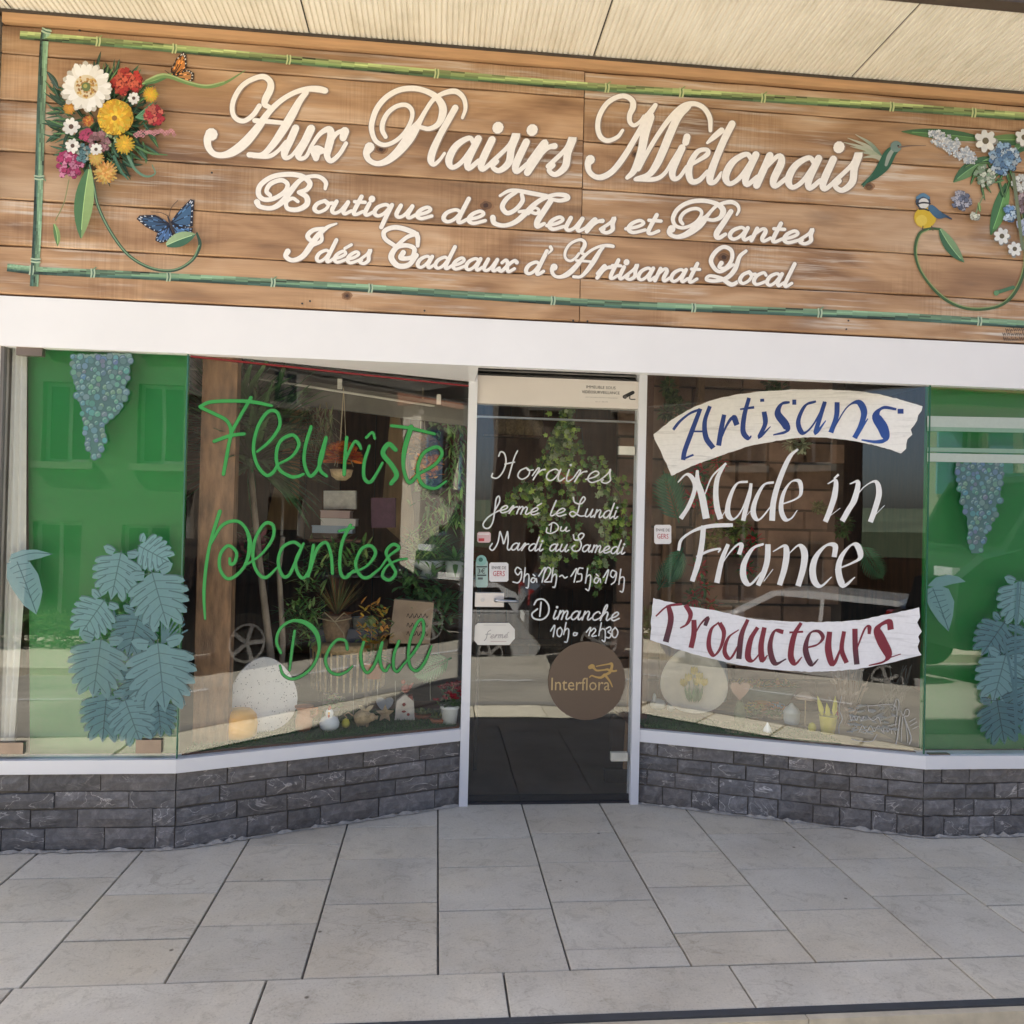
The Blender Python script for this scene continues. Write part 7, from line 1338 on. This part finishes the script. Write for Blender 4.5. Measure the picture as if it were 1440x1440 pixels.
# cars
CARB = mat('car_glass', (.012, .014, .016), .04); TYRE = mat('tyre', (.02, .02, .02), .8); RIM = mat('alloy', (.45, .45, .47), .3, metal=.9)
def car(label, loc, rz, paint, L=4.4, Wd=1.8, H=1.5, suv=False, van=False):
    t = thing('parked_car', label, 'car', loc, rz, 'cars parked across the street'); hw = Wd/2
    lower = [(x*L, z*H) for x, z in [(-.5, .28), (-.5, .58), (-.47, .66), (.28, .66), (.42, .60), (.49, .50), (.5, .30), (.47, .18), (-.47, .18)]]
    b = B(); n = len(lower)
    rows = []
    for yy, k in ((-hw, .97), (-hw*.9, 1.0), (hw*.9, 1.0), (hw, .97)): rows.append([(x*(1 if abs(yy) < hw else .985), yy, .18*H+(z-.18*H)*k) for x, z in lower])
    v = [p for r in rows for p in r]; fs = [tuple(range(n)), tuple(3*n+i for i in range(n))[::-1]]
    for j in range(3): fs += [(j*n+i, (j+1)*n+i, (j+1)*n+(i+1) % n, j*n+(i+1) % n) for i in range(n)]
    b.add(v, fs)
    top = [(-.455, .66), (-.40 if not suv else -.44, .86), (-.33, .97), (-.05, 1.0), (.08, .975), (.265, .665)] if not van else [(-.468, .60), (-.478, .95), (-.46, 1.0), (.16, 1.0), (.24, .97), (.36, .60)]; P = [(x*L, z*H) for x, z in top]
    def cw(z): return hw*(.97-(.20 if not van else .05)*max(0, (z/H-.66)/.34))
    m_ = len(P); v = [(x, -cw(z), z) for x, z in P]+[(x, cw(z), z) for x, z in P]; b.add(v, [tuple(range(m_))[::-1], tuple(m_+i for i in range(m_))]+[(i, i+1, m_+i+1, m_+i) for i in range(m_-1)])
    part(b, 'body', paint, t, False)
    def ins(poly, k=.0): return poly
    for s in (-1, 1):
        for (xa, xb, xc, xd) in ((-.39, -.10, -.10, -.34), (-.085, .20, .06, -.085)) if not van else ((.12, .31, .24, .12),):
            P4 = [(xa*L, .69*H), (xb*L, .69*H), (xc*L, .93*H), (xd*L, .92*H)]; q = B(); q.add([(x, s*(cw(z)+.006), z) for x, z in P4], [(0, 1, 2, 3) if s < 0 else (3, 2, 1, 0)]); part(q, 'side_window', CARB, t)
    for xa, za, xb, zb, nm in ((.252, .69, .095, .955, 'windscreen'), (-.456, .69, -.365, .94, 'rear_window')) if not van else ((.345, .64, .25, .94, 'windscreen'), (-.475, .66, -.479, .92, 'rear_window')):
        e = .012 if xa > 0 else -.012; q = B(); q.add([((xa)*L+e, -cw(za*H)*.88, za*H), (xa*L+e, cw(za*H)*.88, za*H), (xb*L+e, cw(zb*H)*.9, zb*H), (xb*L+e, -cw(zb*H)*.9, zb*H)], [(0, 1, 2, 3) if xa > 0 else (3, 2, 1, 0)]); part(q, nm, CARB, t)
    for sx in (-.31, .31):
        for s in (-1, 1):
            w = B(); r = .33 if not suv else .36; y0, y1 = s*(hw-.21), s*(hw+.012); w.tube([(sx*L, y0, r), (sx*L, y1, r)], r, 22); wo = part(w, 'wheel', TYRE, t, False); q = B(); q.tube([(sx*L, y1, r), (sx*L, y1+s*.006, r)], r*.64, 18); ro = q.build('rim', TYRE, None); ro.parent = wo
            q = B(); 
            for k in range(5): a = 6.283*k/5; q.box((sx*L+math.cos(a)*r*.34, y1+s*.012, r+math.sin(a)*r*.34), (r*.58, .012, r*.14), ry=-a)
            q.tube([(sx*L, y1+s*.004, r), (sx*L, y1+s*.02, r)], r*.14, 10); 
            for k in range(20): a, b_ = 6.283*k/20, 6.283*(k+1)/20; q.add([(sx*L+math.cos(g)*rr_, y1+s*.016, r+math.sin(g)*rr_) for g, rr_ in ((a, r*.58), (b_, r*.58), (b_, r*.66), (a, r*.66))], [(0, 1, 2, 3) if s < 0 else (3, 2, 1, 0)])
            ro = q.build('spokes', RIM, None); ro.parent = wo
    for s in (-1, 1):
        part(B().box((.478*L, s*hw*.72, .52*H), (.10, .34, .12)), 'headlight', mat('lamp_glass', (.6, .62, .65), .1), t); part(B().box((-.494*L, s*hw*.78, .56*H), (.06, .22, .18)), 'tail_light', mat('lamp_red', (.35, .02, .02), .2), t)
        part(B().ball((.18*L, s*(hw+.06), .72*H), .09, sz=.7), 'mirror', paint, t, True)
    for sx in (-1, 1): part(B().box((sx*(.5*L+.003), 0, .36*H), (.02, .52, .11)), 'number_plate', mat('plate_white', (.65, .65, .63), .5), t)
    return t
def cpaint(name, c): m = mat(name, c, .22, .03, 2); m.node_tree.nodes['Principled BSDF'].inputs['Coat Weight'].default_value = .8; return m
car('black estate car parked across the street opposite the left window', (3.5, -6.6, ground_z(3.5, -6.6)-.06), .02, cpaint('black_paint', (.012, .013, .015)), 4.6, 1.85, 1.6, True)
car('silver hatchback parked across the street beside the gap between houses', (-.45, -8.75, ground_z(-.45, -8.75)-.22), math.pi, cpaint('silver_paint', (.52, .53, .54)), 4.2, 1.78, 1.45)
t = car('added dark green delivery van blocking the reflection of the pale house in the right window', (8.35, -6.45, ground_z(8.3, -6.4)-.06), math.pi, cpaint('van_paint', (.035, .05, .045)), 4.7, 1.9, 2.65, True, True); t['category'] = 'van'  # added van, keeps the bright pale house from reflecting in the right side pane
